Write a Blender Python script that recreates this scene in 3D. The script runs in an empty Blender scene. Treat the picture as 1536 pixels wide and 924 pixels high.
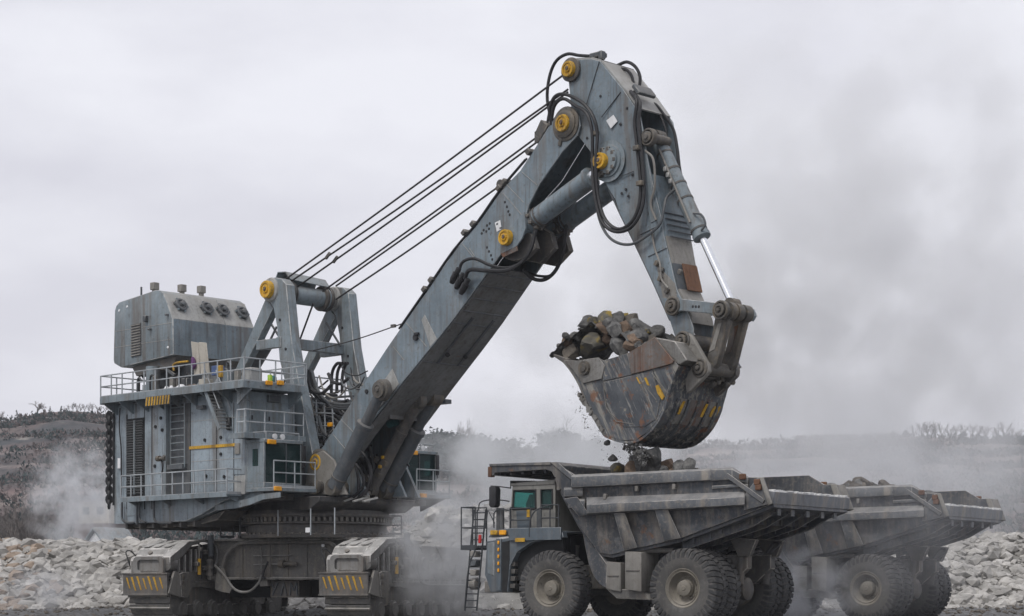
import bpy, bmesh, math, random
from mathutils import Vector, Matrix, noise
random.seed(7)
RAD = math.radians
scene = bpy.context.scene
COL = scene.collection

# ------------------------------------------------------------------ camera
F, CX, HY, CH = 2940.0, 768.0, 885.0, 1.46      # focal length / principal column / horizon row of the photo (px), eye height (m)
cam = bpy.data.objects.new('camera', bpy.data.cameras.new('camera'))
COL.objects.link(cam)
cam.location = (0, 0, CH)
cam.rotation_euler = (RAD(90), 0, 0)
cam.data.sensor_width = 36
cam.data.lens = 36 * F / 1536
cam.data.shift_y = (HY - 462) / 1536
cam.data.clip_start = 0.5
cam.data.clip_end = 6000
scene.camera = cam

# ------------------------------------------------------------------ overcast sky, soft sun, exposure
SUN_EL, SUN_AZ = 52, 215         # azimuth the light comes from, clockwise from +Y (behind the camera, to its left)
world = bpy.data.worlds.new('World')
scene.world = world
world.use_nodes = True
wn, wl = world.node_tree.nodes, world.node_tree.links
wn.clear()
w_out = wn.new('ShaderNodeOutputWorld')
w_bg = wn.new('ShaderNodeBackground')
w_bg.inputs['Strength'].default_value = 0.1
sky = wn.new('ShaderNodeTexSky')
sky.sky_type = 'NISHITA'
sky.sun_disc = False
sky.sun_elevation = RAD(SUN_EL)
sky.sun_rotation = RAD(SUN_AZ)
sky.air_density = 1.5
sky.dust_density = 6.0
w_tc = wn.new('ShaderNodeTexCoord')
w_mp = wn.new('ShaderNodeMapping')
w_mp.inputs['Scale'].default_value = (1.0, 1.0, 2.6)
w_nz = wn.new('ShaderNodeTexNoise')
w_nz.inputs['Scale'].default_value = 4.5
w_nz.inputs['Detail'].default_value = 7
w_nz.inputs['Roughness'].default_value = 0.5
w_rp = wn.new('ShaderNodeValToRGB')
w_rp.color_ramp.elements[0].position = 0.36
w_rp.color_ramp.elements[0].color = (7.45, 7.45, 8.2, 1)
w_rp.color_ramp.elements[1].position = 0.62
w_rp.color_ramp.elements[1].color = (9.1, 9.15, 9.8, 1)
w_mx = wn.new('ShaderNodeMix')
w_mx.data_type = 'RGBA'
w_mx.inputs[0].default_value = 0.94            # cloud cover
wl.new(w_tc.outputs['Generated'], w_mp.inputs['Vector'])
wl.new(w_mp.outputs[0], w_nz.inputs['Vector'])
wl.new(w_nz.outputs[0], w_rp.inputs['Fac'])
wl.new(sky.outputs[0], w_mx.inputs[6])
wl.new(w_rp.outputs[0], w_mx.inputs[7])
wl.new(w_mx.outputs[2], w_bg.inputs['Color'])
wl.new(w_bg.outputs[0], w_out.inputs['Surface'])

sun = bpy.data.objects.new('sun', bpy.data.lights.new('sun', 'SUN'))
COL.objects.link(sun)
sun.data.energy = 1.5
sun.data.angle = RAD(12)
sun.data.color = (1.0, 0.97, 0.93)
_az, _el = RAD(SUN_AZ), RAD(SUN_EL)
_d = Vector((math.sin(_az) * math.cos(_el), math.cos(_az) * math.cos(_el), math.sin(_el)))
sun.rotation_euler = _d.to_track_quat('Z', 'Y').to_euler()
sun.location = (-40, -40, 80)

scene.view_settings.view_transform = 'Standard'
scene.view_settings.look = 'None'
scene.view_settings.exposure = 0.0
scene.view_settings.gamma = 1.0
scene.view_settings.use_curve_mapping = False
scene.cycles.use_denoising = True
scene.cycles.max_bounces = 6
scene.cycles.volume_bounces = 2
scene.cycles.transparent_max_bounces = 12
scene.cycles.volume_step_rate = 1.0
scene.cycles.volume_max_steps = 96
scene.cycles.use_adaptive_sampling = True
scene.cycles.adaptive_threshold = 0.02

# ------------------------------------------------------------------ frames of reference (places measured from the photo)
class Frame:
    def __init__(s, x, y, deg, z=0.0):
        s.M = Matrix.Translation((x, y, z)) @ Matrix.Rotation(RAD(deg), 4, 'Z')
        s.I = s.M.inverted()
        s.o = s.I @ Vector((0, 0, CH))
        s.R = s.I.to_3x3()
    def cut(s, px, py, i, v):            # point of the sight line through a photo pixel on the local plane axis i = v
        d = s.R @ Vector(((px - CX) / F, 1.0, (HY - py) / F))
        t = (v - s.o[i]) / d[i]
        return s.o + d * t
    def X(s, px, py, v): return s.cut(px, py, 0, v)
    def Y(s, px, py, v): return s.cut(px, py, 1, v)
    def Z(s, px, py, v): return s.cut(px, py, 2, v)
WF = Frame(0, 0, 0)                       # world
E = Frame(-9.5, 94.2, -44)                # excavator: x along the boom, y away from the camera
T = Frame(8.37, 77.6, 144.5)              # haul truck: x forward, y to its left (the near side)
UC = Frame(-9.95, 94.4, 65)               # excavator undercarriage: x along the tracks

# ------------------------------------------------------------------ mesh building
def catmull(P, res):
    P = [Vector(p) for p in P]
    if len(P) < 3 or res < 2: return P
    Q = [P[0] * 2 - P[1]] + P + [P[-1] * 2 - P[-2]]
    out = []
    for i in range(1, len(Q) - 2):
        a, b, c, d = Q[i - 1:i + 3]
        for k in range(res):
            t = k / res
            out.append(0.5 * ((2 * b) + (c - a) * t + (2 * a - 5 * b + 4 * c - d) * t * t + (3 * b - a - 3 * c + d) * t ** 3))
    return out + [P[-1]]

class MB:
    def __init__(s): s.v = []; s.f = []
    def add(s, vs, fs):
        n = len(s.v)
        s.v += [tuple(x) for x in vs]
        s.f += [tuple(i + n for i in f) for f in fs]
        return s
    def box(s, c, size, R=None):
        c = Vector(c); hx, hy, hz = [k / 2 for k in size]
        vs = [Vector((x, y, z)) for x in (-hx, hx) for y in (-hy, hy) for z in (-hz, hz)]
        if R is not None: vs = [R @ q for q in vs]
        return s.add([q + c for q in vs], [(0, 1, 3, 2), (4, 6, 7, 5), (0, 4, 5, 1), (2, 3, 7, 6), (0, 2, 6, 4), (1, 5, 7, 3)])
    def span(s, x0, x1, y0, y1, z0, z1):
        return s.box(((x0 + x1) / 2, (y0 + y1) / 2, (z0 + z1) / 2), (abs(x1 - x0), abs(y1 - y0), abs(z1 - z0)))
    def bar(s, p0, p1, w, h=None, up=(0, 0, 1)):
        p0, p1 = Vector(p0), Vector(p1); h = h or w
        d = (p1 - p0); L = d.length; d = d.normalized()
        sd = d.cross(Vector(up))
        if sd.length < 1e-3: sd = d.cross(Vector((0, 1, 0)))
        sd.normalize(); u = sd.cross(d)
        R = Matrix((d, sd, u)).transposed()
        return s.box((p0 + p1) / 2, (L, w, h), R)
    def prism(s, pts, vec):
        pts = [Vector(p) for p in pts]; vec = Vector(vec); n = len(pts)
        fs = [tuple(range(n)), tuple(range(2 * n - 1, n - 1, -1))]
        fs += [(i, (i + 1) % n, n + (i + 1) % n, n + i) for i in range(n)]
        return s.add(pts + [p + vec for p in pts], fs)
    def loft(s, A, B):                    # two outlines of the same number of points
        n = len(A)
        fs = [tuple(range(n)), tuple(range(2 * n - 1, n - 1, -1))]
        fs += [(i, (i + 1) % n, n + (i + 1) % n, n + i) for i in range(n)]
        return s.add([Vector(p) for p in A] + [Vector(p) for p in B], fs)
    def strip(s, A, B, th, flip=1):       # a bent plate between two edges, th thick
        A = [Vector(a) for a in A]; B = [Vector(b) for b in B]; n = len(A)
        nr = []
        for i in range(n):
            i0, i1 = max(0, i - 1), min(n - 1, i + 1)
            q = (A[i1] - A[i0]).cross(B[i] - A[i])
            nr.append(q.normalized() * th * flip if q.length > 1e-9 else Vector((0, 0, th)))
        vs = A + B + [a + k for a, k in zip(A, nr)] + [b + k for b, k in zip(B, nr)]
        fs = []
        for i in range(n - 1):
            a, b, c, d = i, i + 1, n + i + 1, n + i
            fs += [(a, b, c, d), (2 * n + d, 2 * n + c, 2 * n + b, 2 * n + a), (a, 2 * n + a, 2 * n + b, b), (d, c, 2 * n + c, 2 * n + d)]
        fs += [(0, n, 3 * n, 2 * n), (n - 1, 3 * n - 1, 4 * n - 1, 2 * n - 1)]
        return s.add(vs, fs)
    def lathe(s, p, ax, prof, n=24, caps=True):      # prof: (distance along axis, radius)
        p = Vector(p); ax = Vector(ax).normalized()
        a = ax.orthogonal().normalized(); b = ax.cross(a)
        vs = []
        for t, r in prof:
            for k in range(n):
                w = 2 * math.pi * k / n
                vs.append(p + ax * t + (a * math.cos(w) + b * math.sin(w)) * r)
        fs = [(j * n + k, j * n + (k + 1) % n, (j + 1) * n + (k + 1) % n, (j + 1) * n + k) for j in range(len(prof) - 1) for k in range(n)]
        if caps: fs += [tuple(range(n - 1, -1, -1)), tuple(range((len(prof) - 1) * n, len(prof) * n))]
        return s.add(vs, fs)
    def cyl(s, p0, p1, r, r1=None, n=20):
        p0, p1 = Vector(p0), Vector(p1)
        return s.lathe(p0, p1 - p0, [(0, r), ((p1 - p0).length, r if r1 is None else r1)], n)
    def tube(s, P, r, n=7, res=5):
        P = catmull(P, res); m = len(P)
        vs = []; a = None
        for i, p in enumerate(P):
            d = (P[min(i + 1, m - 1)] - P[max(i - 1, 0)])
            d = d.normalized() if d.length > 1e-9 else Vector((0, 0, 1))
            if a is None: a = d.orthogonal()
            a = (a - d * a.dot(d))
            a = a.normalized() if a.length > 1e-6 else d.orthogonal().normalized()
            b = d.cross(a)
            rr = r[0] + (r[1] - r[0]) * i / (m - 1) if isinstance(r, tuple) else r
            for k in range(n):
                w = 2 * math.pi * k / n
                vs.append(p + (a * math.cos(w) + b * math.sin(w)) * rr)
        fs = [(j * n + k, j * n + (k + 1) % n, (j + 1) * n + (k + 1) % n, (j + 1) * n + k) for j in range(m - 1) for k in range(n)]
        fs += [tuple(range(n - 1, -1, -1)), tuple(range((m - 1) * n, m * n))]
        return s.add(vs, fs)
    def mesh(s, name, bevel=0, seg=1, smooth=38, wear=-1):  # wear: material slot of the highlight-coloured bevel faces
        me = bpy.data.meshes.new(name)
        me.from_pydata(s.v, [], s.f)
        bm = bmesh.new(); bm.from_mesh(me)
        bmesh.ops.recalc_face_normals(bm, faces=bm.faces)
        if bevel:
            ed = [e for e in bm.edges if len(e.link_faces) == 2 and e.calc_face_angle(0) > 0.5]
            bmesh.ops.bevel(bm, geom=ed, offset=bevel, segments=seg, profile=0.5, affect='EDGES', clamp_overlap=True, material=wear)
        bm.to_mesh(me); bm.free()
        if smooth:
            me.polygons.foreach_set('use_smooth', [True] * len(me.polygons))
            me.set_sharp_from_angle(angle=RAD(smooth))
        return me
    def build(s, name, mat, parent=None, bevel=0, seg=1, smooth=38, M=None):
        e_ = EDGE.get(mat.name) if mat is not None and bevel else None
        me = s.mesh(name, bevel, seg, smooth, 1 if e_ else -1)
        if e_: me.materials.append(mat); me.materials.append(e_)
        return put(name, me, mat, parent, M)

EDGE = {}                                # paint name -> lighter bevel material with edge highlights in its colour
def put(name, me, mat, parent=None, M=None):
    if mat is not None and not me.materials: me.materials.append(mat)
    o = bpy.data.objects.new(name, me)
    COL.objects.link(o)
    if parent is not None: o.parent = parent
    if M is not None: o.matrix_basis = M
    return o
def tag(o, label=None, cat=None, group=None, kind=None):
    if label: o['label'] = label
    if cat: o['category'] = cat
    if group: o['group'] = group
    if kind: o['kind'] = kind
    return o
def empty(name, M):
    o = bpy.data.objects.new(name, None)
    COL.objects.link(o)
    o.matrix_basis = M
    o.empty_display_size = 0.2
    return o
def copy_tree(o, parent=None):
    c = o.copy()
    COL.objects.link(c)
    c.parent = parent
    for ch in list(o.children): copy_tree(ch, c)
    return c
def V(*a): return Vector(a)
def TR(p): return Matrix.Translation(Vector(p))

# ------------------------------------------------------------------ materials
def principled(name):
    m = bpy.data.materials.new(name); m.use_nodes = True
    return m, m.node_tree.nodes, m.node_tree.links, m.node_tree.nodes['Principled BSDF']
def nz(N, L, co, scale, detail=4, rough=0.55, mp=None):
    t = N.new('ShaderNodeTexNoise')
    t.inputs['Scale'].default_value = scale
    t.inputs['Detail'].default_value = detail
    t.inputs['Roughness'].default_value = rough
    if mp:
        m = N.new('ShaderNodeMapping'); m.inputs['Scale'].default_value = mp
        L.new(co, m.inputs[0]); co = m.outputs[0]
    L.new(co, t.inputs['Vector'])
    return t.outputs[0]
def ramp(N, L, x, a, b, va=0.0, vb=1.0):
    r = N.new('ShaderNodeMapRange')
    for i, k in zip((1, 2, 3, 4), (a, b, va, vb)): r.inputs[i].default_value = k
    L.new(x, r.inputs[0])
    return r.outputs[0]
def mixc(N, L, fac, a, b, mode='MIX'):
    m = N.new('ShaderNodeMix'); m.data_type = 'RGBA'; m.blend_type = mode
    for sock, val in ((0, fac), (6, a), (7, b)):
        if isinstance(val, (int, float)): m.inputs[sock].default_value = val
        elif isinstance(val, tuple): m.inputs[sock].default_value = val + (1,) if len(val) == 3 else val
        else: L.new(val, m.inputs[sock])
    return m.outputs[2]
def mul(N, L, a, b):
    m = N.new('ShaderNodeMath'); m.operation = 'MULTIPLY'
    for i, val in enumerate((a, b)):
        if isinstance(val, (int, float)): m.inputs[i].default_value = val
        else: L.new(val, m.inputs[i])
    return m.outputs[0]
def mat_paint(name, base, dirt=(0.135, 0.12, 0.105), amt=0.45, rust=0.0, rough=0.55, dust=0.5, metal=0.0, streak=0.5, sc=1.0, bump=0.05, dustc=(0.36, 0.33, 0.29), pale=0.25):
    """weathered paint: mottled colour, run-down streaks, faded patches, grime, rust blooms, settled dust on top faces"""
    m, N, L, B = principled(name)
    tc = N.new('ShaderNodeTexCoord').outputs['Object']
    big = nz(N, L, tc, 0.5 * sc, 6, 0.65)
    mid = nz(N, L, tc, 1.7 * sc, 7, 0.7)
    fine = nz(N, L, tc, 7.0 * sc, 7, 0.7)
    run = nz(N, L, tc, 1.6 * sc, 6, 0.65, (1, 1, 0.10))
    run2 = nz(N, L, tc, 5.5 * sc, 5, 0.6, (1, 1, 0.06))
    c = mixc(N, L, ramp(N, L, big, 0.34, 0.66), tuple(k * 0.72 for k in base), tuple(min(1, k * 1.18) for k in base))
    fade = tuple(min(1, k * 0.6 + 0.16) for k in base)
    c = mixc(N, L, mul(N, L, ramp(N, L, mid, 0.52, 0.70), pale * 1.6), c, fade)
    c = mixc(N, L, mul(N, L, ramp(N, L, run, 0.50, 0.66), min(1, amt * streak * 1.6)), c, dirt)
    c = mixc(N, L, mul(N, L, ramp(N, L, run2, 0.55, 0.72), min(1, amt * streak * 1.3)), c, tuple(k * 0.45 for k in dirt))
    c = mixc(N, L, mul(N, L, ramp(N, L, run2, 0.45, 0.32), min(1, pale * streak * 1.3)), c, fade)
    c = mixc(N, L, mul(N, L, ramp(N, L, fine, 0.52, 0.72), amt), c, dirt)
    c = mixc(N, L, mul(N, L, ramp(N, L, nz(N, L, tc, 2.6 * sc, 8, 0.75), 0.60, 0.68), min(1, amt * 1.2)), c, tuple(k * 0.4 for k in dirt))
    if rust:
        r1 = nz(N, L, tc, 0.9 * sc, 8, 0.72)
        r2 = nz(N, L, tc, 9 * sc, 4, 0.6)
        rc = mixc(N, L, r2, (0.085, 0.042, 0.024), (0.24, 0.115, 0.05))
        c = mixc(N, L, ramp(N, L, r1, 0.70 - 0.22 * rust, 0.78 - 0.18 * rust), c, rc)
    if dust:
        g = N.new('ShaderNodeNewGeometry')
        sx = N.new('ShaderNodeSeparateXYZ'); L.new(g.outputs['True Normal'], sx.inputs[0])
        c = mixc(N, L, mul(N, L, mul(N, L, ramp(N, L, sx.outputs[2], 0.35, 0.9), ramp(N, L, mid, 0.35, 0.6, 0.4, 1.0)), dust), c, dustc)
    L.new(c, B.inputs['Base Color'])
    L.new(ramp(N, L, mid, 0.3, 0.7, max(0.05, rough - 0.12), min(1, rough + 0.2)), B.inputs['Roughness'])
    B.inputs['Metallic'].default_value = metal
    B.inputs['Specular IOR Level'].default_value = 0.42
    if bump:
        b = N.new('ShaderNodeBump'); b.inputs['Strength'].default_value = bump * 6; b.inputs['Distance'].default_value = 0.03
        L.new(mid, b.inputs['Height']); L.new(b.outputs[0], B.inputs['Normal'])
    return m
def mat_plain(name, col, rough=0.6, metal=0.0, var=0.25, sc=4.0, spec=0.4, bump=0.0):
    m, N, L, B = principled(name)
    tc = N.new('ShaderNodeTexCoord').outputs['Object']
    n = nz(N, L, tc, sc, 5, 0.6)
    L.new(mixc(N, L, ramp(N, L, n, 0.3, 0.7), tuple(k * (1 - var) for k in col), tuple(min(1, k * (1 + var)) for k in col)), B.inputs['Base Color'])
    B.inputs['Roughness'].default_value = rough
    B.inputs['Metallic'].default_value = metal
    B.inputs['Specular IOR Level'].default_value = spec
    if bump:
        b = N.new('ShaderNodeBump'); b.inputs['Strength'].default_value = bump; b.inputs['Distance'].default_value = 0.04
        L.new(nz(N, L, tc, sc * 4, 6, 0.7), b.inputs['Height']); L.new(b.outputs[0], B.inputs['Normal'])
    return m
def mat_rock(name, lo, hi, sc=1.5, stain=None, bump=0.9):
    m, N, L, B = principled(name)
    tc = N.new('ShaderNodeTexCoord').outputs['Object']
    oi = N.new('ShaderNodeObjectInfo').outputs['Random']
    n = nz(N, L, tc, sc, 8, 0.68)
    c = mixc(N, L, ramp(N, L, n, 0.32, 0.68), lo, hi)
    if stain:
        c = mixc(N, L, mul(N, L, ramp(N, L, nz(N, L, tc, sc * 0.7, 5, 0.6), 0.52, 0.62), 0.8), c, stain)
    c = mixc(N, L, ramp(N, L, oi, 0, 1, 0.0, 0.45), c, tuple(k * 0.55 for k in lo))
    L.new(c, B.inputs['Base Color']); B.inputs['Roughness'].default_value = 0.88
    B.inputs['Specular IOR Level'].default_value = 0.25
    b = N.new('ShaderNodeBump'); b.inputs['Strength'].default_value = bump; b.inputs['Distance'].default_value = 0.08
    L.new(nz(N, L, tc, sc * 5, 8, 0.7), b.inputs['Height']); L.new(b.outputs[0], B.inputs['Normal'])
    return m
def mat_glass(name, tint, alpha=0.45, rough=0.05):
    m, N, L, B = principled(name)
    out = [n for n in N if n.type == 'OUTPUT_MATERIAL'][0]
    tr = N.new('ShaderNodeBsdfTransparent'); tr.inputs[0].default_value = tint + (1,)
    B.inputs['Base Color'].default_value = tuple(k * 0.25 for k in tint) + (1,)
    B.inputs['Roughness'].default_value = rough
    B.inputs['Specular IOR Level'].default_value = 0.6
    mx = N.new('ShaderNodeMixShader'); mx.inputs[0].default_value = alpha
    L.new(tr.outputs[0], mx.inputs[1]); L.new(B.outputs[0], mx.inputs[2]); L.new(mx.outputs[0], out.inputs['Surface'])
    return m

M = {}
M['grey'] = mat_paint('grey_paint', (0.20, 0.243, 0.268), amt=0.6, streak=0.8, pale=0.4, rust=0.05, dust=0.55)
M['grey_lt'] = mat_paint('light_grey_paint', (0.33, 0.335, 0.325), amt=0.5, rust=0.12, dust=0.6)
M['grey_dk'] = mat_paint('dark_grey_paint', (0.075, 0.086, 0.096), amt=0.5, rust=0.1, dust=0.45)
M['house'] = mat_paint('house_paint', (0.27, 0.325, 0.365), amt=0.6, rust=0.2, streak=0.8, pale=0.4, dust=0.5, rough=0.42)
M['boomp'] = mat_paint('boom_paint', (0.172, 0.218, 0.25), amt=0.6, rust=0.16, streak=0.8, pale=0.35, dust=0.35, rough=0.42)
M['under'] = mat_paint('boom_underside_tone', (0.16, 0.165, 0.165), dirt=(0.10, 0.085, 0.07), amt=0.65, rust=0.1, dust=0.0)  # boom underside tone, its bounce light put into the colour
M['steel_dk'] = mat_paint('dirty_steel', (0.085, 0.083, 0.08), dirt=(0.17, 0.14, 0.11), amt=0.7, rust=0.12, dust=0.7, rough=0.65)
M['track'] = mat_paint('track_steel', (0.125, 0.122, 0.115), dirt=(0.25, 0.22, 0.18), amt=0.8, rust=0.1, dust=0.8, rough=0.7, dustc=(0.46, 0.45, 0.42))
M['tracklt'] = mat_paint('dusty_track_frame', (0.19, 0.187, 0.18), dirt=(0.12, 0.10, 0.08), amt=0.8, rust=0.1, dust=0.9, rough=0.75, dustc=(0.50, 0.49, 0.47))
M['grime'] = mat_paint('oily_frame_steel', (0.045, 0.045, 0.046), dirt=(0.11, 0.095, 0.08), amt=0.7, rust=0.1, dust=0.15, rough=0.6)
M['pin'] = mat_paint('greasy_pin_steel', (0.085, 0.08, 0.072), dirt=(0.20, 0.16, 0.11), amt=0.8, rust=0.25, dust=0.2, rough=0.55)
M['rusty'] = mat_paint('rusty_steel', (0.13, 0.115, 0.105), dirt=(0.15, 0.07, 0.04), amt=0.9, rust=0.62, dust=0.1, rough=0.75, streak=1.0)
M['rust'] = mat_paint('deep_rust', (0.15, 0.075, 0.042), dirt=(0.07, 0.04, 0.028), amt=0.6, rust=0.3, dust=0.1, rough=0.85, pale=0.1)
M['yellow'] = mat_paint('yellow_paint', (0.56, 0.32, 0.018), dirt=(0.10, 0.065, 0.03), amt=0.9, rust=0.15, sc=2.0, dust=0.0, rough=0.5, bump=0.0)
M['orange'] = mat_plain('amber_lamp', (0.75, 0.33, 0.01), 0.35)
M['hose'] = mat_plain('black_rubber_hose', (0.022, 0.022, 0.024), 0.5, var=0.4)
M['cable'] = mat_plain('steel_rope', (0.045, 0.042, 0.042), 0.55, metal=0.3, var=0.35, sc=12)
M['chrome'] = mat_plain('chrome_rod', (0.78, 0.80, 0.82), 0.22, metal=1.0, var=0.06)
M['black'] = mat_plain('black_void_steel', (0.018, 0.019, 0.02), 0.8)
M['rail'] = mat_paint('railing_paint', (0.36, 0.39, 0.41), amt=0.4, rust=0.1, dust=0.3, sc=2.5, bump=0)
M['rail_dk'] = mat_plain('dark_railing', (0.05, 0.055, 0.06), 0.6)
M['slat'] = mat_plain('louvre_slat_paint', (0.12, 0.125, 0.125), 0.5, var=0.3)
M['pale'] = mat_paint('pale_weathered_board', (0.46, 0.43, 0.37), dirt=(0.2, 0.17, 0.12), amt=0.4, rust=0.0, dust=0.2)
M['white'] = mat_plain('white_paint', (0.72, 0.73, 0.74), 0.6, var=0.12)
M['purple'] = mat_plain('purple_cloth', (0.13, 0.055, 0.15), 0.9)
M['teal'] = mat_plain('teal_paint', (0.02, 0.11, 0.12), 0.5)
M['blue'] = mat_plain('blue_plastic', (0.06, 0.10, 0.22), 0.5)
M['green_hi'] = mat_plain('lime_plastic', (0.35, 0.55, 0.05), 0.5)
M['red'] = mat_plain('red_paint', (0.55, 0.03, 0.03), 0.5)
M['glass'] = mat_glass('cab_glass', (0.52, 0.84, 0.81), 0.14)
M['glass_dk'] = mat_glass('dark_cab_glass', (0.20, 0.42, 0.42), 0.25)
def mat_bucket():
    m, N, L, B = principled('worn_bucket_steel')
    tc = N.new('ShaderNodeTexCoord').outputs['Object']
    rot = N.new('ShaderNodeMapping'); rot.inputs['Rotation'].default_value = (0, RAD(28), 0); L.new(tc, rot.inputs[0]); co = rot.outputs[0]
    c = mixc(N, L, ramp(N, L, nz(N, L, tc, 0.7, 6, 0.6), 0.35, 0.65), (0.045, 0.052, 0.062), (0.12, 0.13, 0.14))
    scr = nz(N, L, co, 2.6, 8, 0.7, (1.6, 1.6, 0.16))
    c = mixc(N, L, mul(N, L, ramp(N, L, scr, 0.51, 0.60), 0.85), c, (0.30, 0.285, 0.25))
    scr2 = nz(N, L, co, 7.0, 6, 0.7, (1, 1, 0.12))
    c = mixc(N, L, mul(N, L, ramp(N, L, scr2, 0.58, 0.66), 0.75), c, (0.34, 0.33, 0.31))
    c = mixc(N, L, mul(N, L, ramp(N, L, scr2, 0.42, 0.34), 0.6), c, (0.03, 0.03, 0.033))
    c = mixc(N, L, mul(N, L, ramp(N, L, nz(N, L, tc, 1.15, 8, 0.75), 0.55, 0.61), 0.85), c, (0.20, 0.088, 0.042))
    c = mixc(N, L, mul(N, L, ramp(N, L, nz(N, L, tc, 2.1, 8, 0.78), 0.60, 0.66), 0.8), c, (0.33, 0.29, 0.23))
    L.new(c, B.inputs['Base Color']); B.inputs['Metallic'].default_value = 0.3
    L.new(ramp(N, L, scr, 0.3, 0.7, 0.35, 0.75), B.inputs['Roughness'])
    b = N.new('ShaderNodeBump'); b.inputs['Strength'].default_value = 0.6; b.inputs['Distance'].default_value = 0.04
    L.new(scr2, b.inputs['Height']); L.new(b.outputs[0], B.inputs['Normal'])
    return m
M['bucket'] = mat_bucket()
M['bucket_lt'] = mat_paint('scraped_bucket_steel', (0.24, 0.235, 0.22), dirt=(0.10, 0.085, 0.07), amt=0.7, rust=0.2, dust=0.3, rough=0.5, metal=0.4, bump=0.2)
M['tyre'] = mat_paint('dusty_tyre', (0.040, 0.041, 0.043), dirt=(0.13, 0.12, 0.11), amt=0.55, rust=0, dust=0.5, rough=0.8, streak=0.2, dustc=(0.18, 0.17, 0.16))
M['tyre_side'] = mat_paint('tyre_sidewall', (0.085, 0.083, 0.08), dirt=(0.16, 0.145, 0.125), amt=0.7, rust=0, dust=0.3, rough=0.85, streak=0.2)
M['rim'] = mat_paint('wheel_rim', (0.22, 0.20, 0.165), dirt=(0.10, 0.09, 0.07), amt=0.6, rust=0.05, dust=0.3, rough=0.7)
M['tbody'] = mat_paint('truck_body_paint', (0.060, 0.067, 0.078), dirt=(0.23, 0.20, 0.165), amt=0.65, rust=0.36, dust=0.6, rough=0.55, streak=0.55, pale=0.4, dustc=(0.40, 0.38, 0.36))
M['tbody_lt'] = mat_paint('truck_rail_paint', (0.10, 0.108, 0.118), dirt=(0.30, 0.265, 0.22), amt=0.65, rust=0.34, dust=0.7, rough=0.55, streak=0.6, pale=0.35, dustc=(0.33, 0.32, 0.305))
M['tlip'] = mat_paint('truck_lip_paint', (0.16, 0.17, 0.185), dirt=(0.30, 0.27, 0.23), amt=0.6, rust=0.1, dust=0.95, rough=0.6, streak=1.0, dustc=(0.62, 0.62, 0.61))
M['white_dust'] = mat_plain('settled_white_dust', (0.6, 0.6, 0.59), 0.95, var=0.2, sc=6, bump=0.3)
M['tcab'] = mat_paint('truck_cab_paint', (0.235, 0.23, 0.21), amt=0.5, rust=0.04, dust=0.5)
M['tblue'] = mat_paint('truck_deck_paint', (0.10, 0.128, 0.152), amt=0.45, rust=0.04, dust=0.5)
M['tank'] = mat_paint('tank_paint', (0.23, 0.22, 0.20), amt=0.6, rust=0.05, dust=0.5)
M['rock_g'] = mat_rock('dark_grey_rock', (0.07, 0.072, 0.073), (0.30, 0.295, 0.28), 1.9)
M['rock_y'] = mat_rock('yellow_stained_rock', (0.08, 0.075, 0.06), (0.22, 0.21, 0.18), 1.5, (0.42, 0.30, 0.05))
M['rock_o'] = mat_rock('orange_brown_rock', (0.14, 0.10, 0.075), (0.34, 0.25, 0.18), 1.5)
M['rock_b'] = mat_rock('brown_rock', (0.085, 0.078, 0.068), (0.25, 0.22, 0.185), 1.7)
M['stone'] = mat_rock('pale_rubble_stone', (0.22, 0.212, 0.198), (0.60, 0.58, 0.545), 0.7, bump=0.4)
M['stone_b'] = mat_rock('brown_rubble_stone', (0.20, 0.155, 0.12), (0.42, 0.34, 0.27), 1.2, bump=0.4)
M['bark'] = mat_plain('bare_bark', (0.085, 0.075, 0.07), 0.9)
M['twig'] = mat_plain('bare_twigs', (0.13, 0.115, 0.105), 0.9, var=0.4)
M['conifer'] = mat_plain('conifer_needles', (0.036, 0.052, 0.052), 0.9, var=0.5, sc=1)
M['brush'] = mat_plain('winter_brush', (0.115, 0.095, 0.092), 0.95, var=0.55, sc=0.15)

def edge_highlight(key, base, lite):  # paler broken-up bevel colour: painted edge highlights as well as wear
    m, N, L, B = principled('highlit_worn_edge')
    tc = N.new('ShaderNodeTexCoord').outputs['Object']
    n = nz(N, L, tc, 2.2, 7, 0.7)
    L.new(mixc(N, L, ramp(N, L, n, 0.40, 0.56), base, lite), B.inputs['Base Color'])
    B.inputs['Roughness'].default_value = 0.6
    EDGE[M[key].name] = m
for k_, b_, l_ in (('grey', (0.18, 0.20, 0.215), (0.42, 0.43, 0.42)), ('house', (0.24, 0.275, 0.30), (0.46, 0.48, 0.48)), ('boomp', (0.17, 0.20, 0.22), (0.38, 0.39, 0.385)), ('grey_lt', (0.30, 0.30, 0.29), (0.52, 0.51, 0.48)), ('grey_dk', (0.07, 0.08, 0.09), (0.24, 0.24, 0.23)), ('tbody', (0.08, 0.082, 0.09), (0.36, 0.34, 0.31)), ('tbody_lt', (0.13, 0.13, 0.135), (0.42, 0.40, 0.37)), ('track', (0.09, 0.088, 0.084), (0.38, 0.36, 0.33)), ('tracklt', (0.22, 0.215, 0.205), (0.58, 0.56, 0.53)), ('bucket', (0.09, 0.09, 0.092), (0.42, 0.40, 0.36)), ('bucket_lt', (0.18, 0.17, 0.16), (0.45, 0.43, 0.39)), ('steel_dk', (0.06, 0.058, 0.055), (0.26, 0.24, 0.21)), ('tblue', (0.09, 0.115, 0.135), (0.30, 0.32, 0.33)), ('rusty', (0.12, 0.06, 0.035), (0.32, 0.22, 0.15))): edge_highlight(k_, b_, l_)

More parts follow.
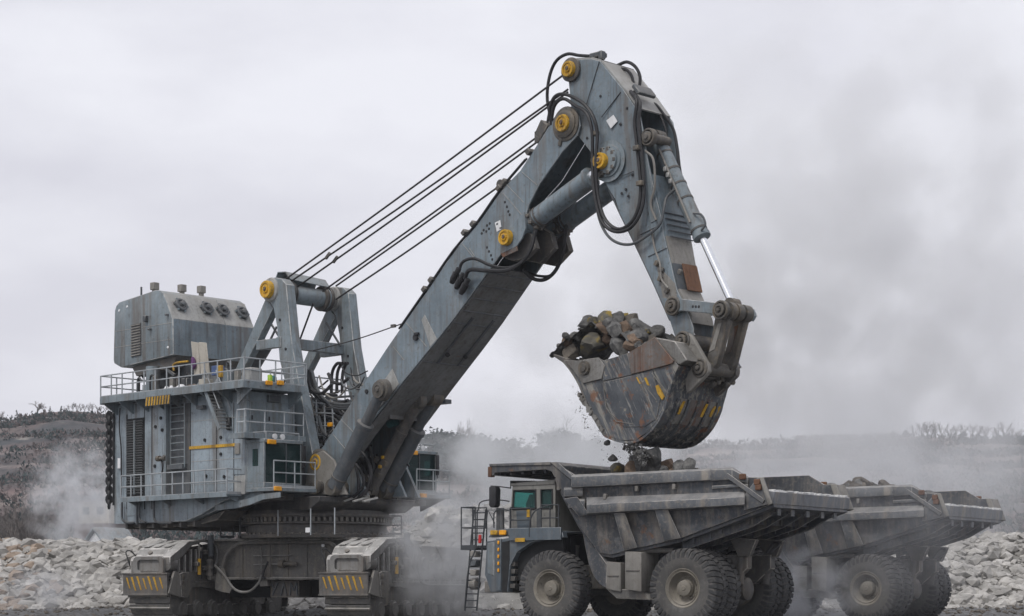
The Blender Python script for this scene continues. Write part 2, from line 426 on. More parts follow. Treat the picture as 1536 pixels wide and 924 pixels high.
# ================================================================== EXCAVATOR
EX = empty('mining_excavator', E.M)
tag(EX, 'huge grey mining excavator on crawler tracks lifting a loaded bucket over the trucks', 'excavator')
def ey(px, py, y): return E.Y(px, py, y)
def cyl_between(a, b, off, L):            # point at L metres from a towards b
    return Vector(a) + (Vector(b) - Vector(a)).normalized() * L
def rrect(w, h, r, n=5):
    out = []
    for sx, sy, a0 in ((1, 1, 0), (-1, 1, 90), (-1, -1, 180), (1, -1, 270)):
        for k in range(n + 1):
            a = RAD(a0 + 90 * k / n)
            out.append((sx * (w / 2 - r) + r * math.cos(a), sy * (h / 2 - r) + r * math.sin(a)))
    return out
_post = {}
def post_mesh(r, h, mat):
    k = (round(r, 3), round(h, 2), mat.name)
    if k not in _post:
        _post[k] = MB().cyl((0, 0, 0), (0, 0, h), r, n=6).mesh('post'); _post[k].materials.append(mat)
    return _post[k]
def railing(parent, pts, h=1.1, step=1.3, mat=None, r=0.034, rails=(1.0, 0.52), toe=0.12, name='railing'):
    """posts and rails along a polyline; the toe board (or foot rail) is the part, posts and rails its pieces"""
    mat = mat or M['rail']
    pts = [Vector(p) for p in pts]
    mb = MB()
    for a, b in zip(pts, pts[1:]): mb.bar(a + V(0, 0, max(toe, 0.05) / 2), b + V(0, 0, max(toe, 0.05) / 2), 0.025, max(toe, 0.05))
    base = mb.build(name, mat, parent)
    for q in rails:
        put('rail', MB().tube([p + V(0, 0, h * q) for p in pts], r, 6, 1).mesh('rail'), mat, base)
    done = []
    for a, b in zip(pts, pts[1:]):
        n = max(1, round((b - a).length / step))
        for k in range(n + 1):
            p = a.lerp(b, k / n)
            if all((p - d).length > 0.2 for d in done):
                done.append(p)
                put('post', post_mesh(r, h, mat), mat, base, TR(p))
    return base
def ladder(parent, p0, p1, side, n, mat, r=0.025, name='ladder', tread=0.0):
    p0, p1, side = Vector(p0), Vector(p1), Vector(side)
    base = MB().tube([p0 - side / 2, p1 - side / 2], r * 1.3, 6, 1).tube([p0 + side / 2, p1 + side / 2], r * 1.3, 6, 1).build(name, mat, parent)
    if tread: me = MB().bar(-side / 2, side / 2, tread, 0.03).mesh('rung')
    else: me = MB().cyl(-side / 2, side / 2, r, n=6).mesh('rung')
    for k in range(n): put('rung', me, mat, base, TR(p0.lerp(p1, (k + 0.5) / n)))
    return base

# ---- undercarriage ------------------------------------------------
MUC = E.I @ UC.M
def crawler(yc):
    MK = MUC @ TR((0, yc, 0))
    K = Frame(0, 0, 0); K.M = UC.M @ TR((0, 5.33, 0)); K.I = K.M.inverted(); K.o = K.I @ Vector((0, 0, CH)); K.R = K.I.to_3x3()
    S = -1.24
    def ks(px, py, y=S): return K.Y(px, py, y)
    root = MB().span(-4.5, 4.6, -0.8, 0.8, 0.75, 2.05).span(-3.4, 4.7, -0.75, 1.05, 2.0, 3.55).span(-1.6, 4.7, -1.05, -0.7, 2.0, 3.55).build('crawler', M['track'], EX, 0.05, M=MK)
    # track shoes round the loop
    sh = MB().box((0, 0, 0), (0.50, 2.3, 0.10)).box((0.12, 0, 0.10), (0.10, 2.3, 0.13)).box((-0.12, 0, -0.12), (0.3, 0.5, 0.16)).mesh('track_shoe', 0.02)
    Rr, c = 0.86, 4.35
    per = 4 * c + 2 * math.pi * Rr; n = 42
    for k in range(n):
        s_ = per * (k + 0.3) / n
        if s_ < 2 * c: x, z, a = -c + s_, 0.10, math.pi
        elif s_ < 2 * c + math.pi * Rr:
            w = (s_ - 2 * c) / Rr; x, z, a = c + Rr * math.sin(w), 0.96 - Rr * math.cos(w), math.pi - w
        elif s_ < 4 * c + math.pi * Rr: x, z, a = c - (s_ - 2 * c - math.pi * Rr), 0.96 + Rr, 0
        else:
            w = (s_ - 4 * c - math.pi * Rr) / Rr; x, z, a = -c - Rr * math.sin(w), 0.96 + Rr * math.cos(w), -w
        put('track_shoe', sh, M['track'], root, TR((x, 0, z)) @ Matrix.Rotation(a, 4, 'Y'))
    rl = MB().lathe((0, -1.02, 0), (0, 1, 0), [(0, 0.10), (0, 0.30), (0.06, 0.34), (0.1, 0.42), (0.42, 0.42), (0.46, 0.30), (0.5, 0.1)], 20).mesh('roller')
    for k in range(7): put('roller', rl, M['track'], root, TR((-3.9 + k * 1.3, 0, 0.58)))
    idl = MB().lathe((0, -0.95, 0), (0, 1, 0), [(0, 0.12), (0, 0.42), (0.05, 0.5), (0.05, 0.72), (1.9, 0.72), (1.9, 0.1)], 28).mesh('idler_wheel')
    for x in (-c, c): put('idler_wheel', idl, M['track'], root, TR((x, 0, 0.96)))
    # bumper with yellow chevrons
    b = MB().span(-5.62, -5.47, -1.24, 1.24, 1.24, 2.24).span(-5.66, -5.40, -1.27, 1.27, 2.18, 2.26).span(-5.66, -5.42, -1.27, 1.27, 1.20, 1.28).build('bumper', M['steel_dk'], root, 0.012)
    st = MB().prism([(0, -0.04, -0.34), (0, -0.12, -0.34), (0, 0.09, 0.30), (0, 0.20, 0.30)], (-0.008, 0, 0)).mesh('warning_stripe')
    for k in range(7):
        o = put('warning_stripe', st, M['yellow'], root, TR((-5.63, -0.96 + k * 0.31, 1.80 - 0.03 * (k % 2))) @ Matrix.Scale(1 if k % 3 else 0.8, 4))
    MB().span(-5.45, -4.6, -1.1, 1.1, 1.12, 1.22).build('idler_guard', M['track'], root, 0.02)
    # hood with the oval hatch
    hood = [(-5.34, 2.2), (-5.36, 2.88), (-5.22, 3.02), (-4.9, 3.08), (-4.6, 3.42), (-3.9, 3.66), (-3.3, 3.74), (-3.3, 2.1), (-4.6, 2.1)]
    hd = MB().prism([(x, -0.72, z) for x, z in hood], (0, 1.75, 0)).build('hood', M['tracklt'], root, 0.06, 2)
    ro, ri = rrect(1.75, 0.82, 0.2), rrect(1.25, 0.56, 0.16)
    fr = MB(); n = len(ro)
    vs = [V(-5.38, -0.12 + a, 2.62 + q) for a, q in ro] + [V(-5.52, -0.12 + a * 0.97, 2.62 + q * 0.97) for a, q in ro] + [V(-5.52, -0.12 + a, 2.6 + q) for a, q in ri] + [V(-5.40, -0.12 + a, 2.6 + q) for a, q in ri]
    fs = [(j * n + i, j * n + (i + 1) % n, (j + 1) * n + (i + 1) % n, (j + 1) * n + i) for j in range(3) for i in range(n)]
    fr.add(vs, fs).build('hatch_frame', M['tracklt'], root)
    MB().span(-5.40, -5.37, -0.7, 0.46, 2.34, 2.86).build('hatch_cover', M['tracklt'], root)
    for yy in (0.7, 0.12, -0.46): MB().bar((-4.55, yy, 3.5), (-3.3, yy, 3.80), 0.34, 0.03).build('hood_plate', M['tracklt'], root, 0.01)
    MB().cyl((-4.72, 0.25, 3.1), (-4.84, 0.25, 3.24), 0.11, n=14).build('lifting_eye', M['steel_dk'], root)
    # side: brace, shields, cylinder, valve, pipes
    MB().prism([ks(255, 846), ks(255, 835), ks(284, 811), ks(300, 811), ks(300, 816), ks(289, 818), ks(263, 846)], (0, 0.5, 0)).build('brace', M['tracklt'], root, 0.03)
    MB().lathe(ks(253, 846, -0.95), (1, 0, 0.1), [(-0.3, 0.1), (-0.25, 0.3), (0.3, 0.34), (0.5, 0.2)], 16).build('shoulder_casting', M['tracklt'], root)
    for q_ in (268, 277, 286, 294): MB().bar(ks(q_, 832 if q_ < 280 else 824, -1.16), ks(q_, 858, -1.16), 0.08, 0.14).build('rib', M['tracklt'], root, 0.01)
    MB().prism([ks(290, 810, -1.2), ks(322, 809, -1.2), ks(322, 813, -1.2), ks(290, 814, -1.2)], (0, 1.2, 0)).build('top_flange', M['tracklt'], root, 0.02)
    MB().prism([ks(262, 846, -0.8), ks(289, 820, -0.8), ks(322, 814, -0.8), ks(322, 868, -0.8), ks(262, 868, -0.8)], (0, 0.06, 0)).build('side_recess', M['steel_dk'], root)
    MB().prism([ks(262, 856, -1.12), ks(324, 856, -1.12), ks(324, 870, -1.12), ks(262, 870, -1.12)], (0, 0.1, 0)).build('side_plate', M['track'], root, 0.01)
    MB().prism([ks(262, 857, -1.3), ks(269, 858, -1.3), ks(272, 896, -1.3), ks(253, 890, -1.3)], (0, 0.12, 0)).build('side_shield', M['tank'], root, 0.015)
    sp = MB().prism([ks(270, 861, -1.36), ks(275, 858, -1.36), ks(287, 859, -1.36), ks(290, 863, -1.36), ks(293, 873, -1.36), ks(283, 895, -1.36), ks(280, 897, -1.36), ks(273, 895, -1.36)], (0, 0.1, 0)).build('side_shield', M['track'], root, 0.02)
    for q in ((276, 866), (275, 874)):
        p = ks(q[0], q[1], -1.40); MB().lathe(p, (0, 1, 0), [(0, 0.08), (0.02, 0.12), (0.08, 0.12)], 12).build('bolt', M['pin'], root)
    if False: arch = [(288, 880), (300, 880), (318, 882), (333, 888), (344, 890), (350, 886), (347, 876), (336, 862), (330, 850), (324, 866), (290, 868)]
    MB().prism([ks(a, q, -1.12) for a, q in ((288, 868), (322, 868), (322, 884), (305, 880), (288, 881))], (0, 0.12, 0)).build('skirt_plate', M['track'], root, 0.015)
    for x in range(3): MB().bar((-0.3 + x * 1.7, -1.08, 1.9), (-2.0 + x * 1.7, -1.08, 3.5), 0.06, 0.12).build('stiffener', M['track'], root)
    p, q = ks(299, 862, -1.35), ks(299, 838, -1.35); MB().cyl(p, q, 0.09, n=12).build('grease_cylinder', M['yellow'], root)
    MB().cyl(q, q + V(0, 0, 0.7), 0.04, n=8).build('pipe', M['track'], root)
    p, q = ks(316, 834, -1.4), ks(316, 803, -1.4); MB().cyl(p, q, 0.15, n=14).build('standpipe', M['grey_dk'], root)
    p, q = ks(314, 864, -1.4), ks(315, 838, -1.4)
    MB().lathe(p, q - p, [(0, 0.1), (0, 0.22), (0.15, 0.22), (0.15, 0.16), (0.35, 0.16), (0.35, 0.23), (0.5, 0.23), (0.5, 0.15), (0.75, 0.2), (0.8, 0.1)], 14).build('travel_motor', M['steel_dk'], root)
    p = ks(318, 866, -1.42); MB().lathe(p - V(0.3, 0, 0), (1, 0, 0), [(0, 0.03), (0.05, 0.13), (0.5, 0.16), (0.6, 0.05)], 12).build('accumulator', M['tank'], root)
    MB().tube([ks(318, 812, -1.5), ks(325, 822, -1.5), ks(326, 838, -1.5), ks(322, 850, -1.5)], 0.06).build('hose', M['tracklt'], root)
    MB().tube([ks(303, 868, -1.4), ks(301, 845, -1.4), ks(303, 822, -1.35), ks(298, 816, -1.3)], 0.05).build('hose', M['hose'], root)
    for q_ in ((300, 824), (308, 828), (295, 846), (306, 852), (311, 858)): MB().box(ks(q_[0], q_[1], -1.3), (0.22, 0.25, 0.2)).build('valve_block', M['steel_dk'], root, 0.03)
    MB().tube([V(-1.2, -1.35, 3.4), V(-1.0, -1.4, 2.2), V(-0.6, -1.42, 1.75), V(1.5, -1.42, 1.7), V(3.8, -1.42, 1.7)], 0.06, 7, 4).build('guard_pipe', M['tracklt'], root)
    for x_ in (-0.2, 1.2, 2.6): MB().lathe((x_, -1.05, 2.7), (0, -1, 0), [(0, 0.5), (0.1, 0.5), (0.14, 0.42), (0.14, 0.3), (0.25, 0.28), (0.27, 0.1)], 20).build('drive_cover', M['track'], root)
    for x_ in (0.5, 1.9, 3.3): MB().box((x_, -1.15, 2.3 + 0.4 * (x_ % 1)), (0.5, 0.3, 0.6)).build('valve_block', M['steel_dk'], root, 0.04)
    MB().tube([V(-5.3, 1.0, 2.4), V(-5.35, 1.15, 2.9), V(-5.3, 1.3, 3.25), V(-5.2, 1.1, 3.3), V(-5.0, 0.85, 2.95)], 0.03).build('hose', M['hose'], root)
    return root
tag(crawler(5.33)); tag(crawler(-5.32))

cb = MB()
cb.span(-1.8, 3.0, -4.05, 4.05, 2.05, 3.80).span(-2.15, 3.1, -4.05, 4.05, 3.80, 3.90).span(-2.1, 3.0, -4.05, 4.05, 1.95, 2.06)
cb = cb.build('car_body', M['track'], EX, 0.03, M=MUC)
def uf(px, py, x=-3.05): return UC.X(px, py, x + 0.95)
MB().prism([uf(a, q, -3.1) for a, q in ((322, 868), (328, 850), (334, 848), (340, 868), (348, 882), (344, 890), (333, 888), (322, 884))], (0.12, 0, 0)).build('skirt_plate', M['track'], cb, 0.015)
MB().tube([uf(322, 848, -3.2), uf(337, 864, -3.2), uf(350, 882, -3.2), uf(362, 888, -3.2), uf(376, 886, -3.2), uf(388, 874, -3.2), uf(392, 862, -3.15)], 0.06).build('hose', M['tracklt'], cb)
MB().tube([uf(335, 867), uf(334, 850), uf(341, 830), uf(356, 817), uf(376, 814), uf(480, 813), uf(498, 816), uf(507, 828), uf(508, 845), uf(508, 866)], 0.09, 8, 4).build('flange', M['track'], cb)
for q in (362, 402, 430, 458, 486):
    a, b = uf(q, 815, -2.75), uf(q, 866, -2.75); MB().bar(a, b, 0.10, 0.22).build('stiffener', M['track'], cb)
for q in (834, 847): MB().cyl(uf(380, q, -2.9), uf(436, q - 1, -2.9), 0.03, n=6).build('pipe', M['tracklt'], cb)
for q in (392, 405): MB().cyl(uf(q, 818, -2.95), uf(q, 868, -2.95), 0.035, n=6).build('pipe', M['tracklt'], cb)
p = uf(430, 846, -2.75); MB().lathe(p + V(-0.3, 0.2, 0), (0, -1, 0), [(0, 0.05), (0, 0.2), (0.25, 0.2), (0.25, 0.1), (0.95, 0.1), (1.0, 0.03)], 14).build('grease_pump', M['pin'], cb)
MB().lathe(uf(486, 818, -2.9), (-1, 0, 0), [(0, 0.06), (0.1, 0.09), (0.14, 0.02)], 10).build('lamp', M['white'], cb)
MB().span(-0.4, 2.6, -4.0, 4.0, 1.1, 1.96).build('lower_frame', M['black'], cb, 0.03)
MB().span(-1.6, 0.0, -0.6, 1.0, 1.1, 1.95).build('counter_block', M['steel_dk'], cb, 0.05)
MB().prism([uf(388, 873, -2.9), uf(400, 866, -2.9), uf(402, 879, -2.9), uf(390, 880, -2.9)], (0.3, 0, 0)).build('junction_box', M['tank'], cb, 0.02)
MB().tube([uf(402, 842, -3.0), uf(394, 862, -3.1), uf(398, 868, -3.1)], 0.05).build('hose', M['hose'], cb)
# raised letters on the dark block under the car body
for k, seg in enumerate((((-0.9, 1.0, -0.66, 0.5), (-0.42, 1.0, -0.8, 0.0)), ((-0.2, 0, 0.0, 1.0), (0.0, 1.0, 0.2, 0)), ((0.42, 0, 0.48, 1.0), (0.48, 1.0, 0.68, 0.4), (0.68, 0.4, 0.88, 1.0), (0.88, 1.0, 0.94, 0)))):
    mb = MB()
    for a, q, c_, d in seg: mb.bar((-1.63, 0.2 - a * 0.8, 1.2 + q * 0.6), (-1.63, 0.2 - c_ * 0.8, 1.2 + d * 0.6), 0.05, 0.09, up=(1, 0, 0))
    mb.build('letter', M['grey_dk'], cb)

sr = MB()
sr.lathe((0, 0.14, 3.9), (0, 0, 1), [(0, 3.72), (0.16, 3.76), (0.16, 3.5), (0.2, 3.38), (0.62, 3.38), (0.66, 3.62), (0.74, 3.62), (0.74, 3.4), (0.96, 3.4), (0.96, 3.66), (1.04, 3.72), (1.12, 3.72), (1.12, 3.5), (1.3, 3.5), (1.3, 3.3)], 72)
sr = sr.build('slewing_ring', M['steel_dk'], EX, smooth=30)
tb = MB()
for k in range(84):
    a = 2 * math.pi * k / 84; R = Matrix.Rotation(a, 3, 'Z')
    tb.box(R @ V(3.52, 0, 0) + V(0, 0.14, 4.76), (0.2, 0.13, 0.2), R)
tag(tb.build('gear_teeth', M['track'], sr), kind='stuff')
bl = MB().lathe((0, 0, 0), (0, 0, 1), [(0, 0.07), (0.09, 0.07), (0.09, 0.03)], 6).mesh('bolt')
for k in range(60):
    a = 2 * math.pi * (k + 0.3) / 60
    if math.sin(a + RAD(-44)) < 0.2: put('bolt', bl, M['track'], sr, TR((3.58 * math.cos(a), 0.14 + 3.58 * math.sin(a), 4.06)))
for q in (417, 466, 502):
    p = ey(q, 806, -3.6); put('post', post_mesh(0.03, 1.2, M['rail']), M['rail'], sr, TR((p.x, p.y, 3.95)))
MB().box(ey(462, 795, -3.62), (0.3, 0.05, 0.22)).build('lamp', M['white'], sr)
railing(EX, [ey(560, 803, 2.6), ey(578, 803, 3.4), ey(602, 803, 4.3)], 0.95, 0.8, M['rail_dk'], 0.035)
railing(EX, [ey(331, 807, -3.2), ey(350, 807, -2.6)], 1.1, 0.8, M['rail_dk'], 0.035)
railing(EX, [ey(360, 807, -3.4), ey(372, 807, -2.9)], 1.1, 0.5, M['rail_dk'], 0.035)

# ---- revolving house ----------------------------------------------
YN, YF = -5.1, 5.55
XR, XF = -9.25, 1.2
def hs(px, py, y=YN): return E.Y(px, py, y)
hp = MB()
hp.prism([(XR, YN, 4.72), (XR, YN, 10.58), (XF, YN, 10.58), (XF, YN, 5.9), (-0.6, YN, 5.55), (-2.2, YN, 5.0), (-3.4, YN, 4.72)], (0, 2.9, 0))
house = hp.build('house', M['house'], EX, 0.03)
MB().prism([(XR, YF, 4.72), (XR, YF, 10.58), (XF, YF, 10.58), (XF, YF, 5.9), (-2.2, YF, 5.0), (-3.4, YF, 4.72)], (0, -2.9, 0)).build('far_wing', M['house'], house, 0.03)
MB().span(XR, -1.2, YN + 2.9, YF - 2.9, 4.9, 10.56).build('engine_room', M['grey_dk'], house)
MB().prism([(-9.0, -4.6, 4.72), (-8.9, -4.6, 4.55), (-7.5, -4.6, 4.5), (-3.4, -4.6, 4.5), (-1.6, -4.6, 4.75), (-1.0, -4.6, 5.2), (-3.4, -4.6, 4.72)], (0, 9.6, 0)).build('belly_plate', M['steel_dk'], house, 0.04)
for x in (-8.4, -7.3, -6.2, -5.1, -4.0, -2.9): MB().span(x - 0.07, x + 0.07, -4.95, 5.3, 4.46, 4.74).build('belly_rib', M['steel_dk'], house)
MB().prism([(-3.6, -3.0, 5.15), (3.2, -3.0, 5.15), (3.9, -3.0, 5.5), (3.9, -3.0, 5.75), (-2.0, -3.0, 5.75)], (0, 6.0, 0)).build('base_frame', M['grime'], house, 0.03)
for y_ in (-4.9, -3.9, 3.4, 4.6): MB().prism([(-2.5, y_, 4.9), (-0.5, y_, 5.35), (XF + 0.2, y_, 5.6), (2.2, y_, 5.75), (2.2, y_, 5.95), (-2.5, y_, 5.95)], (0, 0.25, 0)).build('outrigger', M['steel_dk'] if y_ > -4.5 else M['grey'], house, 0.02)
MB().span(-2.5, 2.1, -4.7, -3.0, 5.6, 5.9).build('wing_floor', M['steel_dk'], house)
MB().span(-2.5, 2.1, 3.0, 5.4, 5.6, 5.9).build('wing_floor', M['steel_dk'], house)
# skirt beam under the cab
MB().strip([hs(322, 758, -5.16), hs(352, 752, -5.16), hs(372, 748, -5.16), hs(392, 741, -5.16), hs(420, 738, -5.16)], [hs(322, 766, -5.16), hs(355, 762, -5.16), hs(375, 757, -5.16), hs(395, 749, -5.16), hs(420, 746, -5.16)], 0.05, 1).build('skirt_beam', M['grey'], house)
# wall panels a hand's breadth proud, so that seams show between them
def panel(px0, px1, py0, py1, y=YN, d=0.03, mat=None, name='wall_panel'):
    a, b, c = hs(px0, py1, y), hs(px1, py1, y), hs(px0, py0, y)
    return MB().span(a.x, b.x, y - d, y + 0.01, a.z, c.z).build(name, mat or M['house'], house, 0.008)
panel(173, 190.5, 622, 786)
panel(218, 228, 612, 750); panel(229, 254, 612, 764)
panel(191, 217, 728, 774)
panel(287, 325, 604, 740); panel(326, 351, 604, 740); panel(352, 368, 604, 712)
panel(352, 368, 714, 742, mat=M['grey_lt'])
panel(247, 254, 680, 738, d=0.045, mat=M['tank'])
for q_ in (190.8, 217.5, 228.5, 286.5, 325.5, 351.5):
    a_, b_ = hs(q_, 604 if q_ > 200 else 622, YN), hs(q_, 744 if q_ > 280 else 764, YN)
    MB().span(a_.x - 0.025, a_.x + 0.025, YN - 0.034, YN, b_.z, a_.z).build('panel_gap_shade', M['black'], house)  # black strips laid over the seams, standing in for their shade
for z_ in (6.4, 7.5, 9.4):
    MB().span(hs(288, 700).x, hs(367, 700).x, YN - 0.042, YN, z_, z_ + 0.025).build('weld_seam', M['grey_lt'], house)
# louvred intake
lv = MB().span(hs(191, 700).x, hs(217, 700).x, YN - 0.05, YN + 0.02, hs(200, 745).z, hs(200, 628).z).build('louvre', M['black'], EX)
zs0, zs1 = hs(200, 742).z, hs(200, 631).z
for c0, c1 in ((192, 203.3), (205, 216)):
    x0, x1 = hs(c0, 700).x, hs(c1, 700).x
    sm = MB().box((0, 0, 0), (x1 - x0, 0.025, 0.085), Matrix.Rotation(RAD(50), 3, 'X')).mesh('slat')
    for k in range(30): put('slat', sm, M['slat'], lv, TR(((x0 + x1) / 2, YN - 0.085, zs0 + (zs1 - zs0) * (k + 0.5) / 30)))
MB().span(hs(203.3, 700).x, hs(205, 700).x, YN - 0.13, YN, zs0, zs1).build('mullion', M['grey'], lv)
# recessed ladder bay
xa, xb = hs(256, 680).x, hs(285, 680).x
MB().span(xa, xb, YN - 0.012, YN + 0.05, hs(270, 742).z, hs(270, 606).z).build('ladder_bay', M['grey_dk'], house)
MB().span(xa - 0.14, xa, YN - 0.28, YN, hs(270, 742).z, hs(270, 604).z).build('bay_frame', M['grey'], house)
ladder(EX, V((xa + xb) / 2, YN - 0.16, hs(270, 702).z), V((xa + xb) / 2, YN - 0.16, hs(270, 606).z), V((xb - xa) * 0.72, 0, 0), 9, M['grey'])
MB().span(hs(258, 700).x, hs(281, 700).x, YN - 0.3, YN, hs(270, 704).z, hs(270, 697).z).build('bay_sill', M['grey_dk'], house)
MB().bar(hs(284, 672, YN - 0.06), hs(353, 667, YN - 0.06), 0.03, 0.14).build('yellow_band', M['yellow'], house)
for q in ((240, 627), (232, 640), (242, 645), (306, 660), (330, 656), (330, 681), (231, 699), (308, 714), (335, 715)):
    MB().lathe(hs(q[0], q[1], YN - 0.1), (0, 1, 0), [(0, 0.02), (0.01, 0.08), (0.1, 0.08)], 10).build('vent_hole', M['black'], house)
MB().box(hs(302, 611, YN - 0.15), (0.5, 0.25, 0.18)).build('wall_lamp', M['grey_dk'], house, 0.02)
MB().box(hs(179.5, 695, YN - 0.08), (0.22, 0.1, 0.5)).build('notice_plate', M['white'], house)
MB().box(hs(356, 673, YN - 0.06), (0.35, 0.06, 0.5)).build('notice_plate', M['tank'], house, 0.01)
MB().lathe(hs(236, 688, YN - 0.25), (1, 0, 0), [(0, 0.05), (0, 0.14), (0.2, 0.14), (0.2, 0.08), (0.55, 0.08), (0.55, 0.15), (0.7, 0.12)], 12).build('valve', M['pin'], house)
MB().tube([hs(242, 690, -5.3), hs(244, 700, -5.4), hs(242, 716, -5.3)], 0.04).build('hose', M['hose'], house)
MB().tube([hs(180, 612, -5.25), hs(179, 640, -5.28), hs(182, 680, -5.28), hs(182, 742, -5.25)], 0.035).build('conduit', M['hose'], house)
for a, b in ((183, 196), (209, 212), (231, 252)):
    MB().tube([hs(a, 752, -5.3), hs(a, 774, -5.3), hs(a + 2, 781, -5.3), hs(a + 8, 784, -5.2), hs(b + 6, 784, -5.1)], 0.06).build('drain_pipe', M['grey_dk'], house)
MB().tube([hs(206, 756, -5.3), hs(206, 787, -5.2)], 0.06).build('drain_pipe', M['grey_dk'], house)
# hanging chain at the rear corner
ch = MB().tube([hs(171, 620, -5.2), hs(170, 758, -5.2)], 0.05, 6, 1).build('chain', M['black'], EX)
lk = MB().lathe((0, 0, 0), (1, 0, 0), [(-0.05, 0.10), (-0.05, 0.19), (0.05, 0.19), (0.05, 0.10)], 10).mesh('chain_link')
p0, p1 = hs(164, 624, -5.2), hs(163.5, 756, -5.2)
for k in range(20):
    put('chain_link', lk, M['hose'], ch, TR(p0.lerp(p1, k / 19)) @ Matrix.Rotation(RAD(45 if k % 2 else -35), 4, 'Z') @ Matrix.Diagonal((1, 1, 1.4, 1)))
# lower walkway
wz = hs(250, 748, -5.9).z
wx0, wx1 = hs(181, 748, -5.95).x, hs(340, 738, -5.95).x
wk = MB().span(wx0, wx1, -5.95, YN, wz, wz + 0.07).span(wx0, wx1, -5.97, -5.90, wz - 0.06, wz + 0.16).build('walkway', M['grey'], EX)
for k in range(4):
    x = wx0 + 0.3 + (wx1 - wx0 - 0.6) * k / 3
    MB().prism([(x, YN, wz - 0.3), (x, YN, wz), (x, -5.85, wz)], (0.06, 0, 0)).build('bracket', M['grey'], wk)
railing(EX, [V(wx0, -5.0, wz + 0.07), V(wx0, -5.93, wz + 0.07), V(wx1, -5.93, wz + 0.07), V(wx1, -5.0, wz + 0.07)], 1.15, 0.85)
# upper deck
dz = 10.66
dx0, dx1 = E.Y(151, 606, -5.95).x, E.Y(366, 575, -5.95).x
dk = MB().span(dx0, -1.3, -5.95, 6.3, dz, dz + 0.1).span(-1.3, dx1, -5.95, -2.35, dz, dz + 0.1).span(-1.3, dx1, 3.0, 6.3, dz, dz + 0.1).span(dx0, dx1, -5.98, -5.92, dz - 0.05, dz + 0.28).span(dx1 - 0.03, dx1 + 0.03, -5.98, -2.3, dz - 0.05, dz + 0.26).span(dx0 - 0.03, dx0 + 0.03, -5.98, 6.3, dz - 0.1, dz + 0.25).build('deck', M['grey'], EX)
MB().prism([(XF - 0.05, -5.6, dz), (dx1, -5.6, dz), (dx1, -5.6, dz - 0.12), (XF, -5.6, dz - 0.75)], (0, 0.1, 0)).build('bracket', M['grey'], dk)
MB().prism([(XF - 0.05, -2.6, dz), (dx1, -2.6, dz), (dx1, -2.6, dz - 0.12), (XF, -2.6, dz - 0.75)], (0, 0.1, 0)).build('bracket', M['grey'], dk)
for k in range(9):
    x = dx0 + 0.2 + (dx1 - dx0 - 0.9) * k / 8
    MB().prism([(x, YN, dz - 0.6), (x, YN, dz), (x, -5.9, dz), (x, -5.9, dz - 0.12)], (0.07, 0, 0)).build('bracket', M['grey'], dk)
railing(EX, [V(dx0, 6.2, dz + 0.2), V(dx0, -5.95, dz + 0.2), V(hs(250, 600, -5.95).x, -5.95, dz + 0.2), V(dx1, -5.95, dz + 0.2), V(dx1, -2.3, dz + 0.2)], 1.1, 0.9)
railing(EX, [V(dx1, -2.4, dz + 0.1), V(-1.2, -2.4, dz + 0.1), V(-1.2, 3.0, dz + 0.1), V(dx1, 3.0, dz + 0.1), V(dx1, 6.2, dz + 0.1)], 1.1, 0.9)
railing(EX, [V(0.3, -2.1, 8.38), V(0.3, 2.8, 8.38)], 1.1, 0.8)
railing(EX, [V(-0.3, -2.1, 9.5), V(-0.3, 2.8, 9.5)], 1.0, 0.8)
MB().span(-1.34, -1.26, -2.35, 3.0, dz - 0.2, dz + 0.2).build('deck_beam', M['grey'], dk)
MB().span(-1.2, 0.3, -2.2, 2.8, 8.3, 8.38).build('inner_platform', M['grey_dk'], dk)
for q in (402, 419):
    p = E.X(q, 574.5, dx1); MB().box((dx1 + 0.08, p.y, p.z), (0.12, 0.36, 0.2)).build('marker_lamp', M['orange'], dk, 0.02)
# yellow-striped drop gate on the deck edge
x0, x1 = hs(218, 612, -6.05).x, hs(255, 606, -6.05).x
gt = MB().span(x0, x1, -6.05, -6.0, dz - 0.45, dz + 0.0).build('drop_gate', M['grey_dk'], EX)
for k in range(9):
    x = x0 + (x1 - x0) * (k + 0.2) / 9
    MB().prism([(x, -6.06, dz - 0.43), (x + 0.11, -6.06, dz - 0.43), (x + 0.17, -6.06, dz - 0.02), (x + 0.06, -6.06, dz - 0.02)], (0, -0.02, 0)).build('warning_stripe', M['yellow'], gt)
# stair from the deck down the side
def stair(pa, pb, w, n):
    pa, pb = Vector(pa), Vector(pb)
    s_ = MB().bar(pa + V(0, -w, 0), pb + V(0, -w, 0), 0.04, 0.2).bar(pa, pb, 0.04, 0.2).build('stair', M['grey'], EX)
    tr = MB().box((0, -w / 2, 0), (0.26, w, 0.03)).mesh('tread')
    for k in range(n): put('tread', tr, M['grey_lt'], s_, TR(pa.lerp(pb, (k + 0.5) / n)))
    for y in (-w, 0): put('handrail', MB().tube([pa + V(0, y, 0.95), pb + V(0, y, 0.95)], 0.028, 6, 1).mesh('handrail'), M['rail'], s_)
    return s_
stair(hs(324, 586, -5.2), hs(346, 645, -5.2), 0.65, 11)
# middle landing round the front corner
lz = hs(400, 649, -5.9).z
lx0, lx1 = hs(343, 652, -5.95).x, E.Y(372, 649, -5.95).x + 0.4
ld = MB().span(lx0, XF + 1.0, -5.95, YN, lz - 0.1, lz).span(XF, XF + 1.0, YN, -2.4, lz - 0.1, lz).span(XF + 0.97, XF + 1.03, -5.97, -2.4, lz - 0.14, lz + 0.1).span(lx0, XF + 1.0, -5.98, -5.92, lz - 0.14, lz + 0.1).build('landing', M['grey'], house)
railing(EX, [V(lx0 + 0.6, -5.93, lz), V(XF + 0.98, -5.93, lz), V(XF + 0.98, -2.5, lz)], 1.15, 1.1)
